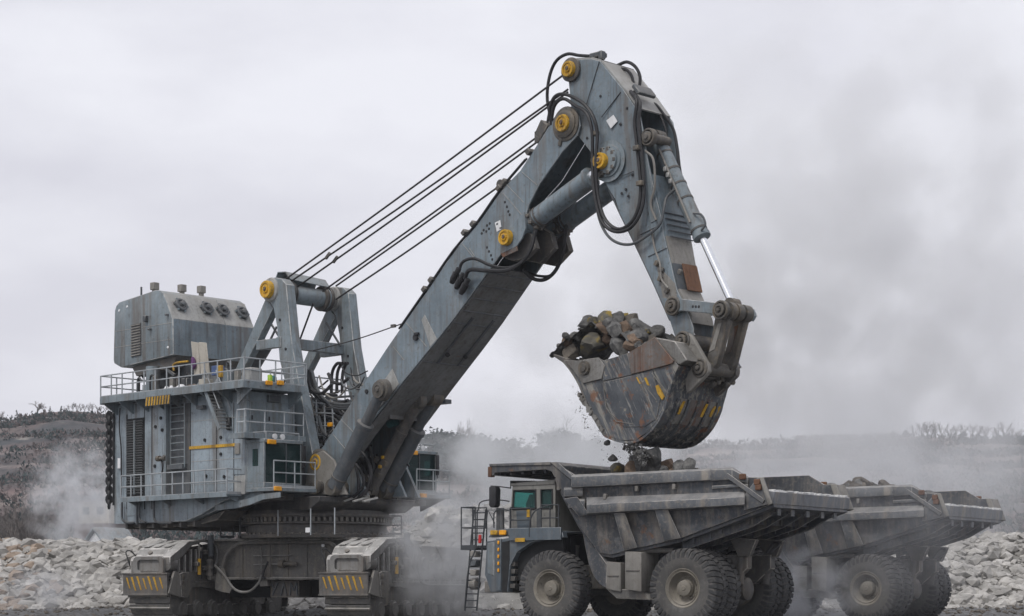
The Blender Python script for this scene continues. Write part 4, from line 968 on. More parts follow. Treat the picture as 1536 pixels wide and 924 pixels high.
# ---- stick ---------------------------------------------------------
def stick_w(z): return 0.72 + 0.36 * min(1.0, max(0.0, (z - 13.0) / 7.0))
def SP(px, py, dy=0.0):
    y = -0.9
    for _ in range(5): p = E.Y(px, py, y); y = -stick_w(p.z) - dy
    return E.Y(px, py, y)
sk_l = [(851, 102), (853, 94), (860, 90), (887, 88), (900, 92)]
sk_front = [(918, 114), (936, 136), (959, 170), (966, 205), (970, 234), (980, 280), (991, 323), (996, 354), (1006, 395), (1015, 434), (1034, 475), (1040, 492), (1040, 512), (1034, 522), (1024, 524), (1016, 516)]
sk_back = [(1004, 479), (978, 420), (968, 399), (949, 359), (930, 321), (923, 300), (898, 258), (889, 232), (869, 206), (860, 180), (856, 157)]
SPn = [SP(*q) for q in sk_l + sk_front + sk_back]
sm_ = MB().loft(SPn, [p + V(0, 0.08, 0) for p in SPn])
sm_.loft([mir(p) for p in SPn], [mir(p) - V(0, 0.08, 0) for p in SPn])
stick = sm_.build('stick', M['boomp'], EX, 0.015)
def sstrip(q, name, mat, th=0.08, off=V(0, 0, 0), fl=1):
    A = [SP(*k) for k in q]; A = [V(p.x, p.y + 0.07, p.z) + off for p in A]
    return MB().strip(A, [mir(p) for p in A], th, fl).build(name, mat, stick)
sstrip([(900, 92), (918, 114), (936, 136), (955, 163)], 'nose_plate', M['grey_lt'], 0.06, V(0.0, 0, 0.0))
sstrip([(976, 262), (980, 280), (991, 323), (996, 354)], 'front_plate', M['boomp'])
sstrip([(996, 354), (1006, 395)], 'front_plate', M['tank'])
sstrip([(1006, 395), (1015, 434)], 'front_plate', M['grey_dk'])
sstrip([(1015, 434), (1034, 475), (1036, 485)], 'front_plate', M['tank'])
sstrip([(1004, 479), (978, 420), (949, 359), (930, 321), (912, 282)], 'back_plate', M['grey_dk'])
sstrip([(853, 94), (860, 90), (887, 88), (900, 92)], 'top_plate', M['grey_lt'])
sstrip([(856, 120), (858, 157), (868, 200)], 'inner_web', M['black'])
a = SP(1000, 392); b = SP(1013, 430)
c0, c1 = V(a.x + 0.12, -0.28, a.z), V(b.x + 0.12, -0.28, b.z)
MB().prism([V(SP(1009, 394).x + 0.06, -0.3, SP(1009, 394).z), V(SP(1019, 434).x + 0.06, -0.3, SP(1019, 434).z), V(SP(1019, 434).x + 0.06, 0.6, SP(1019, 434).z), V(SP(1009, 394).x + 0.06, 0.6, SP(1009, 394).z)], (0.05, 0, 0.02)).build('access_cover', M['rust'], stick)
for t in range(5):
    p = SP(990 + t * 2.2, 318 + t * 9); MB().bar(V(p.x + 0.1, p.y + 0.15, p.z), V(p.x + 0.1, -p.y - 0.1, p.z), 0.06, 0.04).build('rib', M['grey_dk'], stick)
def sdoub(pts, mat, d=0.03, name='doubler_plate'):
    P = [SP(*q, d) for q in pts]; return MB().loft(P, [p + V(0, d + 0.005, 0) for p in P]).build(name, mat, stick, 0.008)
sdoub([(909, 181), (920, 172), (926, 182), (916, 193)], M['white'], 0.015, 'notice_plate')
for a, b in (((878, 162), (899, 92)), ((902, 176), (931, 138)), ((930, 265), (950, 257)), ((960, 352), (985, 340)), ((972, 385), (1000, 372)), ((1012, 250), (1012, 252))):
    p, q = SP(*a, 0.012), SP(*b, 0.012); MB().bar(p, q, 0.02, 0.045, up=(0, 1, 0)).build('weld_seam', M['grey_dk'], stick)
sdoub([(955, 166), (960, 171), (975, 262), (985, 330), (976, 334), (963, 262)], M['grey'], 0.035)
sdoub([(984, 395), (1012, 425), (1018, 462), (1006, 476), (996, 456)], M['tank'], 0.02)
pt = SP(858, 105); pin_cap(pt + V(0, -0.08, 0), stick, 0.33, boss=False)
MB().lathe(pt, (0, -1, 0), [(0, 0.5), (0.12, 0.5), (0.15, 0.44)], 28).build('pin_boss', M['steel_dk'], stick)
pc = SP(908, 243); pin_cap(pc + V(0, -0.2, 0), stick, 0.33, boss=False)
MB().lathe(pc + V(0.22, 0, 0), (0, -1, 0), [(0, 0.85), (0.03, 0.85), (0.03, 0.66), (0.1, 0.64), (0.1, 0.52), (0.2, 0.5)], 32).build('pin_boss', M['grey'], stick)
for k in range(10):
    w = 2 * math.pi * k / 10; MB().box(pc + V(0.12 + 0.5 * math.cos(w), -0.12, 0.5 * math.sin(w)), (0.16, 0.2, 0.16)).build('gland_bolt', M['steel_dk'], stick, 0.02)
MB().cyl(pc, mir(pc), 0.26, n=18).build('cylinder_pin', M['pin'], stick)
pb_ = SP(974, 206)
MB().lathe(pb_ + V(0, 0.1, 0), (0, -1, 0), [(0, 0.36), (0.2, 0.36), (0.24, 0.33), (0.24, 0.28), (0.16, 0.27), (0.16, 0.23), (0.3, 0.22), (0.32, 0.12), (0.38, 0.1)], 26).build('pin_boss', M['pin'], stick)
MB().cyl(pb_, V(pb_.x, 0.1, pb_.z), 0.2, n=18).build('bucket_cylinder_pin', M['pin'], stick)
for q in ((900, 70 + 74), (930, 186), (940, 162), (938, 284), (942, 294), (932, 290), (948, 262), (880, 207)):
    MB().lathe(SP(*q, 0.02), (0, 1, 0), [(0, 0.02), (0.01, 0.06), (0.03, 0.06)], 8).build('bolt_hole', M['hose'], stick)
for q in ((985, 395), (990, 418), (1000, 436), (1020, 408), (992, 405)):
    MB().box(SP(*q, 0.08), (0.2, 0.15, 0.22), Matrix.Rotation(0.5, 3, 'Y')).build('pipe_clamp', M['pin'], stick, 0.03)
MB().box(SP(890, 85) + V(0, 0.3, 0.1), (0.6, 0.5, 0.2)).box(SP(898, 87) + V(0, 0.2, 0.15), (0.2, 0.3, 0.35)).build('hose_bracket', M['grey_dk'], stick, 0.04)
MB().box(SP(950, 137) + V(0.05, 0.6, 0.1), (0.5, 1.1, 0.18), Matrix.Rotation(RAD(50), 3, 'Y')).build('hose_bracket', M['grey_dk'], stick, 0.04)

# bucket cylinder
a, b = E.Y(986, 208, -0.02), E.Y(1099, 457, -0.02)
bc = ram('bucket_cylinder', a, b, 0.32, 0.15, 0.605, M['grey'], M['chrome'], collars=(0.1, 0.2, 0.29, 0.38, 0.56, 0.59))
d = (b - a).normalized(); sd = V(-d.z, 0, d.x)
MB().tube([a + d * 0.7 - sd * -0.1 + V(0, -0.38, 0), a + d * 4.2 + V(0, -0.38, 0)], 0.05, 6, 1).build('pipe', M['tank'], bc)
MB().tube([E.Y(1040, 320, -0.3), E.Y(1052, 322, -0.3), E.Y(1058, 336, -0.3), E.Y(1052, 346, -0.3)], 0.045).build('hose', M['grey_dk'], bc)
for t in (1.6, 1.9, 2.2): MB().box(a + d * t + V(0, -0.42, 0), (0.14, 0.14, 0.18)).build('fitting', M['grey_lt'], bc, 0.02)

# ---- bucket linkage and bucket --------------------------------------
for y in (-0.98, 0.80):
    P = [E.Y(*q, -0.98) for q in ((1002, 452), (1010, 447), (1020, 448), (1076, 454), (1086, 456), (1090, 466), (1085, 475), (1074, 471), (1022, 466), (1010, 470), (1003, 464))]
    rk = MB().prism([V(p.x, y, p.z) for p in P], (0, 0.18, 0)).build('rocker_arm', M['grey'], EX, 0.02)
    if y < 0:
        for q in (1039, 1043.5, 1048): MB().lathe(E.Y(q, 460, -0.99), (0, 1, 0), [(0, 0.02), (0.005, 0.06), (0.02, 0.06)], 8).build('bolt_hole', M['hose'], rk)
for q, r in (((1009, 459), 0.3), ((1081, 465), 0.3)):
    p = E.Y(q[0], q[1], -0.98)
    MB().lathe(p + V(0, 0.1, 0), (0, -1, 0), [(0, 0.38), (0.14, 0.38), (0.17, 0.35), (0.17, 0.30), (0.10, 0.29), (0.10, 0.25), (0.24, 0.24), (0.26, 0.20), (0.26, 0.14), (0.2, 0.12), (0.2, 0.09), (0.32, 0.08), (0.33, 0.03)], 26).build('pin_boss', M['pin'], EX)
p = E.Y(1081, 465, -0.98); MB().lathe(V(p.x, -0.9, p.z), (0, 1, 0), [(0, 0.24), (0.3, 0.24), (0.3, 0.36), (0.6, 0.36), (0.6, 0.3), (0.7, 0.3), (0.7, 0.36), (1.05, 0.36), (1.05, 0.24), (1.2, 0.24), (1.2, 0.35), (1.6, 0.35), (1.64, 0.27)], 26).build('link_pin', M['pin'], EX)
p1 = p; p2 = E.Y(1050, 552, -0.98)
for y in (-0.62, 0.42):
    A_ = [E.Y(*q, -0.62) for q in ((1074, 466), (1085, 460), (1095, 470), (1076, 546), (1066, 556), (1058, 548))]
    lk_ = MB().prism([V(q.x, y, q.z) for q in A_], (0, 0.3, 0)).build('bucket_link', M['pin'], EX, 0.04)
    I_ = [E.Y(*q, -0.62) for q in ((1077, 486), (1083, 484), (1072, 524), (1064, 528))]
    MB().prism([V(q.x, y - 0.02, q.z) for q in I_], (0, 0.05, 0)).build('link_panel', M['tank'] if y < 0 else M['rusty'], lk_)
MB().cyl(V(p2.x + 0.1, -1.05, p2.z), V(p2.x + 0.1, 1.1, p2.z), 0.27, n=18).build('link_pin', M['pin'], EX)

YBK = 1.78
bo = [(846, 541), (866, 541), (897, 537), (906, 541), (941, 530), (982, 506), (1012, 542), (1016, 547), (1009, 560), (999, 595), (995, 610), (985, 631), (971, 648), (953, 660), (929, 660), (907, 652), (895, 632), (882, 607), (870, 577), (858, 556)]
BN = [E.Y(*q, -YBK) for q in bo]
bk = MB().loft(BN, [p + V(0, 0.08, 0) for p in BN]).loft([V(p.x, YBK, p.z) for p in BN], [V(p.x, YBK - 0.08, p.z) for p in BN])
bucket = bk.build('bucket', M['bucket'], EX, 0.01)
ch_ = [BN[i] for i in (7, 8, 9)] 
def shell(idx, name, mat, th=0.1):
    A = catmull([BN[i] for i in idx], 3); A = [V(p.x, -YBK + 0.01, p.z) for p in A]
    return MB().strip(A, [V(p.x, YBK - 0.01, p.z) for p in A], th, 1).build(name, mat, bucket)
shell([7, 8, 9], 'back_plate', M['bucket'])
shell([9, 10, 11, 12, 13, 14, 15], 'heel_plate', M['bucket'])
shell([15, 16, 17, 18, 19, 0], 'floor_plate', M['bucket_lt'])
cen = sum((p for p in BN), V(0, 0, 0)) / len(BN)
def outset(p, d):
    q = V(p.x - cen.x, 0, p.z - cen.z).normalized(); return V(p.x + q.x * d, p.y, p.z + q.z * d)
# longitudinal wear ribs on heel and back
for y in (-1.15, -0.5, 0.1, 0.75, 1.35):
    A = catmull([outset(BN[i], 0.09) for i in (9, 10, 11, 12, 13, 14)], 3)
    MB().strip([V(p.x, y - 0.06, p.z) for p in A], [V(p.x, y + 0.06, p.z) for p in A], 0.09, 1).build('wear_rib', M['bucket'], bucket)
for y0, y1 in ((-1.0, -0.62), (-0.38, 0.0), (0.2, 0.62), (0.85, 1.25)):
    A = catmull([outset(BN[i], 0.09) for i in (9, 10, 11)], 3)
    MB().strip([V(p.x, y0, p.z) for p in A], [V(p.x, y1, p.z) for p in A], 0.05, 1).build('wear_strip', M['rusty'] if y0 > -0.5 and y0 < 0.5 else M['bucket_lt'], bucket)
for y, i, s_ in ((-0.9, 0.25, 0.5), (0.55, 0.3, 0.5), (1.1, 0.5, 0.4), (1.4, 0.45, 0.35)):     # yellow paint remnants
    a, b = BN[9].lerp(BN[11], i * 0.3), BN[9].lerp(BN[11], i * 0.3 + s_)
    a = outset(a, 0.2); b = outset(b, 0.2)
    MB().prism([V(a.x, y, a.z), V(a.x, y + 0.12, a.z), V(b.x, y + 0.05, b.z), V(b.x, y - 0.08, b.z), V((a.x + b.x) / 2, y - 0.08, (a.z + b.z) / 2)], (0.02, 0, -0.02)).build('paint_remnant', M['yellow'], bucket)
def bside(pts, mat, d=0.03, name='wear_plate', bev=0.01):
    P = [E.Y(*q, -YBK - d) for q in pts]
    return MB().loft(P, [p + V(0, d + 0.005, 0) for p in P]).build(name, mat, bucket, bev)
bside([(846, 540), (866, 541), (897, 536), (907, 548), (902, 568), (874, 575), (860, 556)], M['bucket_lt'], 0.09)
bside([(904, 541), (941, 530), (947, 562), (904, 571)], M['bucket'], 0.05)
bside([(941, 530), (982, 506), (1010, 541), (1008, 545), (975, 554), (947, 561)], M['rusty'], 0.10)
bside([(905, 574), (978, 556), (990, 600), (984, 628), (966, 640), (935, 640), (916, 620), (906, 595)], M['bucket'], 0.035)
for pts in ([(983, 579), (987, 577), (996, 595), (993, 600), (986, 590)], [(966, 567), (969, 566), (974, 578), (971, 578)], [(954, 566), (957, 565), (962, 575), (959, 576)]):
    bside(pts, M['yellow'], 0.055, 'paint_remnant', 0)
for a, b in (((905, 575), (910, 612)), ((910, 612), (925, 632)), ((925, 632), (950, 636)), ((958, 566), (985, 630)), ((955, 563), (985, 600)), ((978, 560), (1002, 590))):
    p, q = E.Y(*a, -YBK - 0.03), E.Y(*b, -YBK - 0.03); MB().bar(p, q, 0.03, 0.06, up=(0, 1, 0)).build('weld_seam', M['bucket_lt'], bucket)
random.seed(3)
for k in range(26):        # ragged weld build-up on the floor edge
    t = k / 25; p = E.Y(872 + 36 * t + random.uniform(-1, 1), 592 + 55 * t, -YBK + 0.1)
    MB().box(p, (random.uniform(0.08, 0.2), random.uniform(0.2, 0.4), random.uniform(0.08, 0.2)), Matrix.Rotation(random.random() * 3, 3, 'Y')).build('weld_bead', M['bucket_lt'], bucket)
p = E.Y(877, 552, -YBK - 0.1); MB().lathe(p, (0, -1, 0), [(0, 0.3), (0.1, 0.28), (0.1, 0.18), (0.16, 0.16), (0.17, 0.05)], 18).build('pin_boss', M['pin'], bucket)
# lip and teeth
la = E.Y(846, 541, -YBK); lb = E.Y(858, 556, -YBK)
ld_ = (E.Y(828, 533, -YBK) - la)
MB().loft([V(lb.x, -YBK, lb.z), V(la.x, -YBK, la.z), V(la.x + 0.15, -YBK, la.z - 0.02), V(lb.x + 0.25, -YBK, lb.z)], [V(lb.x, YBK, lb.z), V(la.x, YBK, la.z), V(la.x + 0.15, YBK, la.z - 0.02), V(lb.x + 0.25, YBK, lb.z)]).build('lip', M['bucket_lt'], bucket, 0.02)
tm = MB().loft([V(0.15, -0.17, -0.16), V(0.15, 0.17, -0.16), V(0.15, 0.17, 0.12), V(0.15, -0.17, 0.12)], [V(-0.72, -0.07, 0.30), V(-0.72, 0.07, 0.30), V(-0.72, 0.07, 0.40), V(-0.72, -0.07, 0.40)]).mesh('tooth', 0.02)
for k in range(5): put('tooth', tm, M['steel_dk'], bucket, TR((la.x, -YBK + 0.2 + k * (2 * YBK - 0.4) / 4, la.z - 0.05)))
# hinge ears
for y in (-1.0, 0.78):
    P = [E.Y(*q, -1.0) for q in ((1016, 508), (1022, 499), (1031, 499), (1038, 505), (1062, 547), (1063, 558), (1036, 586), (1030, 590), (1024, 560), (1014, 530))]
    MB().prism([V(p.x, y, p.z) for p in P], (0, 0.22, 0)).build('hinge_ear', M['tank'] if y < 0 else M['steel_dk'], bucket, 0.03)
for q in ((1024, 511), (1050, 552)):
    p = E.Y(q[0], q[1], -1.0)
    MB().lathe(p + V(0, 0.1, 0), (0, -1, 0), [(0, 0.38), (0.14, 0.38), (0.17, 0.35), (0.17, 0.30), (0.10, 0.29), (0.10, 0.25), (0.24, 0.24), (0.26, 0.20), (0.26, 0.14), (0.2, 0.12), (0.2, 0.09), (0.32, 0.08), (0.33, 0.03)], 26).build('pin_boss', M['pin'], bucket)
p = E.Y(1024, 511, -1.0); MB().cyl(p, V(p.x, 1.0, p.z), 0.3, n=18).build('hinge_pin', M['pin'], bucket)
P = [E.Y(*q, -YBK) for q in ((982, 506), (1012, 542), (1018, 547), (1030, 540), (1012, 512))]
MB().prism([V(q.x, -YBK + 0.02, q.z) for q in P], (0, 0.85, 0)).build('rear_brow', M['bucket_lt'], bucket, 0.03)
MB().prism([V(q.x, YBK - 0.62, q.z) for q in P], (0, 0.6, 0)).build('rear_brow', M['bucket'], bucket, 0.03)
MB().prism([V(q.x - 0.1, -0.9, q.z - 0.55) for q in P], (0, 1.9, 0)).build('rear_brow', M['steel_dk'], bucket, 0.03)
for k in range(6): MB().box(E.Y(1062 + 7 * k, 566 + (k * 11) % 16, 0.2 * k), (0.2, 0.25, 0.3), Matrix.Rotation(k, 3, 'Y')).build('grease_block', M['pin'], bucket, 0.05)

# ---- hoses -----------------------------------------------------------
def hose(pts, y, r=0.065, mat='hose', parent=EX, name='hose'):
    ys_ = y if isinstance(y, (list, tuple)) else [y] * len(pts)
    return MB().tube([E.Y(a, q, yy) for (a, q), yy in zip(pts, ys_)], r, 7, 5).build(name, M[mat], parent)
hose([(884, 84), (868, 83), (851, 81), (834, 92), (824, 116), (821, 150), (829, 187)], -0.8, 0.07)
hose([(829, 190), (824, 170), (830, 148), (842, 141), (858, 145), (878, 158), (891, 178), (896, 202), (894, 240), (896, 287), (906, 326), (924, 343), (942, 338), (956, 317), (961, 281), (956, 222), (952, 183), (955, 152), (946, 137)], [-1.2, -1.35, -1.4, -1.4, -1.45, -1.45, -1.45, -1.4, -1.45, -1.4, -1.4, -1.35, -1.3, -1.25, -1.2, -1.2, -1.2, -1.15, -0.9], 0.075)
hose([(826, 192), (831, 160), (845, 148), (862, 158), (880, 170), (888, 196), (889, 236), (891, 285), (902, 330), (921, 347), (945, 342), (961, 318), (966, 283), (962, 224), (958, 184), (960, 155), (950, 138)], [-1.2, -1.35, -1.4, -1.4, -1.45, -1.45, -1.4, -1.45, -1.4, -1.35, -1.3, -1.25, -1.2, -1.2, -1.2, -1.15, -0.9], 0.075)
hose([(893, 270), (897, 320), (909, 350), (926, 364), (948, 366), (970, 354), (990, 336), (996, 312), (1000, 296), (1012, 284)], [-1.3, -1.3, -1.3, -1.2, -1.1, -1.1, -1.0, -0.9, -0.6, -0.45], 0.06, 'grey_dk')
hose([(968, 226), (980, 240), (982, 280), (976, 306), (984, 330)], -1.05, 0.05, 'tank')
hose([(977, 345), (982, 372), (990, 396), (992, 418), (1002, 432)], -0.95, 0.04, 'tank')
hose([(926, 98), (940, 93), (953, 100), (960, 115), (959, 132)], 0.3, 0.07)
hose([(928, 103), (940, 105), (948, 115), (950, 128)], 0.1, 0.065)
hose([(975, 155), (984, 157), (996, 172), (1010, 194), (1016, 222), (1020, 255), (1028, 290)], 0.5, 0.06)
hose([(980, 158), (992, 176), (999, 196), (1001, 220)], 0.4, 0.05)
hose([(1012, 200), (1017, 240), (1018, 290), (1020, 312)], 0.45, 0.05)
for dx in (0, 6, 12, 18): hose([(832 - dx * 0.3, 150 + dx), (824 - dx * 0.2, 168 + dx), (821 + dx * 0.2, 190 + dx * 0.6), (826, 200 + dx * 0.5)], -0.9 + dx * 0.05, 0.05)
MB().box(E.Y(818, 196, -0.8), (0.5, 0.6, 0.7), Matrix.Rotation(0.6, 3, 'Y')).box(E.Y(812, 206, -0.5), (0.4, 0.5, 0.5)).build('hose_manifold', M['steel_dk'], EX, 0.04)
hose([(688, 408), (694, 393), (712, 388), (736, 398), (760, 402), (780, 396)], [-1.75, -1.75, -1.75, -1.6, -1.4, -1.2], 0.07)
hose([(697, 418), (705, 405), (732, 406), (762, 405), (784, 392), (797, 372), (803, 345)], [-1.75, -1.8, -1.75, -1.55, -1.35, -1.25, -1.15], 0.085)
hose([(784, 404), (800, 418), (818, 419), (834, 405), (844, 380), (848, 352), (850, 336)], [-0.2, 0.2, 0.5, 0.6, 0.6, 0.6, 0.6], 0.085)
hose([(790, 408), (808, 414), (828, 412), (842, 390)], [0.3, 0.4, 0.6, 0.7], 0.06)
for k in range(3):
    p = E.Y(683 + k * 7, 413 + k * 8, -1.75)
    MB().lathe(p, (0.6, 0, 0.75), [(-0.4, 0.1), (-0.2, 0.16), (0.1, 0.16), (0.1, 0.12), (0.35, 0.12)], 12).build('hose_coupling', M['hose'], boom)
for q in ((893, 200), (955, 222), (960, 275), (892, 240)): MB().box(E.Y(q[0], q[1], -1.35), (0.3, 0.22, 0.2)).build('hose_clamp', M['pin'], EX, 0.03)
# hose bundle and pipes between house and boom
for k in range(5):
    hose([(452 + k * 4, 552 + k), (460 + k * 4, 575 + k * 2), (478 + k * 3, 598 + k), (505, 606 + k * 1.5), (532, 605 + k * 1.5), (552, 598 + k)], [-0.9, -0.8, -0.7, -0.6, -0.8, -1.0], 0.075, 'hose' if k % 2 else 'grey_dk')
for k in range(3): hose([(497 + k * 8, 590), (498 + k * 8, 560), (505 + k * 7, 546), (514 + k * 4, 545)], 0.6 + k * 0.1, 0.08)
for k in range(6): hose([(462 + k * 5, 640 - k * 6), (480 + k * 4, 625 - k * 4), (500 + k * 3, 628 - k * 5), (512 + k * 2, 640 - k * 8)], 0.3 + 0.1 * k, 0.08, 'hose' if k % 3 else 'grey_dk')
for y, q in ((0.0, 600), (0.2, 640), (0.4, 660)): MB().bar(E.Y(450, q, y), E.Y(530, q - 6, y), 0.1).build('cross_pipe', M['grey_dk'], EX)
for px in (462, 474, 486, 498): MB().bar(E.Y(px, 600, -0.6), E.Y(px + 4, 690, -0.6), 0.05).build('rail_post', M['rail'], EX)
for py in (618, 637, 652): MB().bar(E.Y(455, py, -0.62), E.Y(502, py + 2, -0.62), 0.05).build('rail_bar', M['rail'], EX)
for q in ((465, 619), (495, 637)): MB().box(E.Y(q[0], q[1], -0.7), (0.3, 0.12, 0.2)).build('marker_lamp', M['orange'], EX, 0.02)
for k in range(4): hose([(548 + k * 6, 690 - k * 3), (556 + k * 5, 706), (553 + k * 6, 730), (536 + k * 8, 748)], 0.2 + k * 0.25, 0.08, 'hose')
hose([(612, 665), (604, 690), (580, 700), (566, 720)], 1.0, 0.06); hose([(568, 690), (585, 684), (606, 692), (614, 700)], 1.1, 0.05)
for k in range(7):
    p = E.Y(556 + 7 * k, 690 + (k * 13) % 40, 0.9 + 0.1 * k); MB().box(p, (0.3, 0.25, 0.35), Matrix.Rotation(k, 3, 'Y')).build('valve_block', M['pin'] if k % 2 else M['steel_dk'], EX, 0.04)
MB().lathe(E.Y(589, 634, 0.1), (1, 0, 0.2), [(-0.3, 0.05), (-0.25, 0.2), (0.25, 0.2), (0.3, 0.05)], 14).build('oil_filter', M['teal'], EX)
for k in range(4): MB().bar(E.Y(500 + k * 15, 752, -1.6), E.Y(520 + k * 15, 744 + k, -1.0), 0.35, 0.08).build('floor_plate', M['grey_lt'], EX, 0.01)
MB().tube([E.Y(642, 612, 2.0), E.Y(645, 622, 2.0), E.Y(640, 632, 2.0), E.Y(636, 625, 2.0)], 0.04).build('lifting_shackle', M['hose'], boom)
MB().box(E.Y(664, 603, 2.0), (0.8, 0.4, 0.2)).build('boom_lamp', M['grey_dk'], boom, 0.02)

random.seed(17)
for k in range(16):
    px, py, y = random.uniform(500, 585), random.uniform(700, 748), random.uniform(-1.0, 1.6)
    MB().box(E.Y(px, py, y), (random.uniform(0.15, 0.5), random.uniform(0.15, 0.5), random.uniform(0.15, 0.5)), Matrix.Rotation(random.random(), 3, 'Z')).build('valve_block', M[random.choice(('steel_dk', 'pin', 'grey_dk', 'tank'))], EX, 0.03)
for k in range(12):
    px, py, y = random.uniform(505, 570), random.uniform(660, 700), random.uniform(-0.6, 1.6)
    hose([(px, py), (px + random.uniform(-8, 18), py + 20), (px + random.uniform(-20, 15), py + 40), (px + random.uniform(-30, 10), py + 58)], y, random.choice((0.045, 0.06, 0.075)), random.choice(('hose', 'hose', 'grey_dk')))
for k in range(10):
    px, py, y = random.uniform(452, 500), random.uniform(585, 660), random.uniform(0.2, 1.4)
    hose([(px, py), (px + 12, py + random.uniform(-4, 14)), (px + 28, py + random.uniform(-2, 16)), (px + 44, py + random.uniform(-10, 10))], y, random.choice((0.05, 0.08, 0.11)), random.choice(('hose', 'grey_dk', 'steel_dk')))
for k in range(8):
    MB().box(E.Y(random.uniform(452, 505), random.uniform(600, 680), random.uniform(0.6, 1.6)), (0.5, 0.5, random.uniform(0.3, 0.8))).build('pump_casing', M[random.choice(('black', 'steel_dk', 'grey_dk'))], EX, 0.05)

for pts in ([(527, 690), (541, 706), (545, 728), (530, 746)], [(548, 684), (557, 706), (553, 730), (536, 749)], [(538, 672), (551, 690), (556, 715), (548, 742)], [(520, 680), (531, 694), (537, 716), (538, 738)]):
    hose(pts, -1.32, 0.07)
for q in ((566, 690), (572, 702), (568, 712), (578, 694)): MB().box(E.Y(q[0], q[1], 0.0), (0.3, 0.25, 0.25), Matrix.Rotation(0.6, 3, 'Y')).build('valve_block', M['pin'], EX, 0.03)
for q in ((574, 686), (570, 700)): MB().box(E.Y(q[0], q[1], -0.2), (0.16, 0.14, 0.16)).build('valve_cap', M['yellow'], EX, 0.03)

random.seed(23)
for k in range(34):
    px, py, y = random.uniform(452, 528), random.uniform(545, 660), random.uniform(-1.1, 1.2)
    w_, s_ = random.uniform(20, 45), random.uniform(8, 26)
    hose([(px, py), (px + w_ * 0.2, py + s_), (px + w_ * 0.6, py + s_ * 1.3), (px + w_, py + s_ * 0.6)], y, random.choice((0.03, 0.045, 0.06, 0.08)), random.choice(('hose', 'hose', 'grey_dk', 'steel_dk', 'tank')))

# ================================================================== HAUL TRUCK
TK = empty('haul_truck', T.M)
def ty(px, py, y): return T.Y(px, py, y)
def railing_t(pts, h, step, r=0.028, rails=(1.0, 0.5)):
    return railing(TK, pts, h, step, M['rail_dk'], r, rails)
# ---- wheels
RT = 1.53
tw = 0.96
prof = [(-0.40, 0.70), (-0.45, 0.78), (-0.485, 0.95), (-0.49, 1.12), (-0.47, 1.28), (-0.43, 1.40), (-0.36, 1.455), (0, 1.465)]
prof = prof + [(-a, r) for a, r in reversed(prof[:-1])]
me_tyre = MB().lathe((0, 0, 0), (0, 1, 0), prof, 56, False).mesh('tyre'); me_tyre.materials.append(M['tyre_side'])
tr = MB()
nl = 38
for k in range(nl):
    for s_ in (-1, 1):
        a = 2 * math.pi * (k + (0.5 if s_ > 0 else 0)) / nl
        R = Matrix.Rotation(a, 3, 'Y') @ Matrix.Rotation(RAD(16 * s_), 3, 'Z')
        q = Matrix.Rotation(a, 3, 'Y')
        vs = []
        for (yy, r0, r1, wd) in ((0.03, 1.43, 1.53, 0.085), (0.30, 1.42, 1.53, 0.09), (0.43, 1.36, 1.49, 0.085), (0.478, 1.24, 1.40, 0.07), (0.495, 1.16, 1.22, 0.05)):
            skew = 0.16 * yy
            for rr in (r0, r1):
                for w in (-wd, wd): vs.append(q @ V(w + skew, s_ * yy, rr))
        fs = []
        for i in range(4):
            b = i * 4
            for (m, n) in ((0, 1), (1, 3), (3, 2), (2, 0)): fs.append((b + m, b + n, b + 4 + n, b + 4 + m))
        fs += [(0, 1, 3, 2), (16, 17, 19, 18)]
        tr.add(vs, fs)
me_tread = tr.mesh('tread', smooth=0); me_tread.materials.append(M['tyre'])
me_rim = MB().lathe((0, 0, 0), (0, 1, 0), [(-0.38, 0.3), (-0.38, 0.70), (0.40, 0.72), (0.455, 0.765), (0.46, 0.74), (0.42, 0.69), (0.40, 0.66), (0.43, 0.65), (0.43, 0.63), (0.34, 0.61), (0.14, 0.53), (0.10, 0.48), (0.10, 0.30)], 48).mesh('rim'); me_rim.materials.append(M['rim'])
me_hub = MB().lathe((0, 0, 0), (0, 1, 0), [(0.0, 0.34), (0.22, 0.33), (0.24, 0.31), (0.36, 0.30), (0.38, 0.27), (0.385, 0.1), (0.41, 0.08)], 32).mesh('hub'); me_hub.materials.append(M['rim'])
lug = MB()
for k in range(18):
    a = 2 * math.pi * k / 18; lug.cyl((0.42 * math.cos(a), 0.09, 0.42 * math.sin(a)), (0.42 * math.cos(a), 0.15, 0.42 * math.sin(a)), 0.03, n=6)
me_lug = lug.mesh('wheel_nuts'); me_lug.materials.append(M['rim'])
def wheel(x, y, flip, outer=True):
    w = put('wheel', me_tyre, M['tyre_side'], TK, TR((x, y, RT)) @ Matrix.Rotation(math.pi if flip else 0, 4, 'Z') @ Matrix.Rotation(x * 0.7, 4, 'Y'))
    tag(put('tread', me_tread, M['tyre'], w), kind='stuff')
    put('rim', me_rim, M['rim'], w)
    if outer: put('hub', me_hub, M['rim'], w); tag(put('wheel_nuts', me_lug, M['rim'], w), kind='stuff')
XW = ty(823, 882, 3.0).x
for s_ in (1, -1):
    wheel(XW, s_ * 2.52, s_ < 0)
    wheel(0.0, s_ * 2.72, s_ < 0); wheel(0.0, s_ * 1.68, s_ < 0, False)
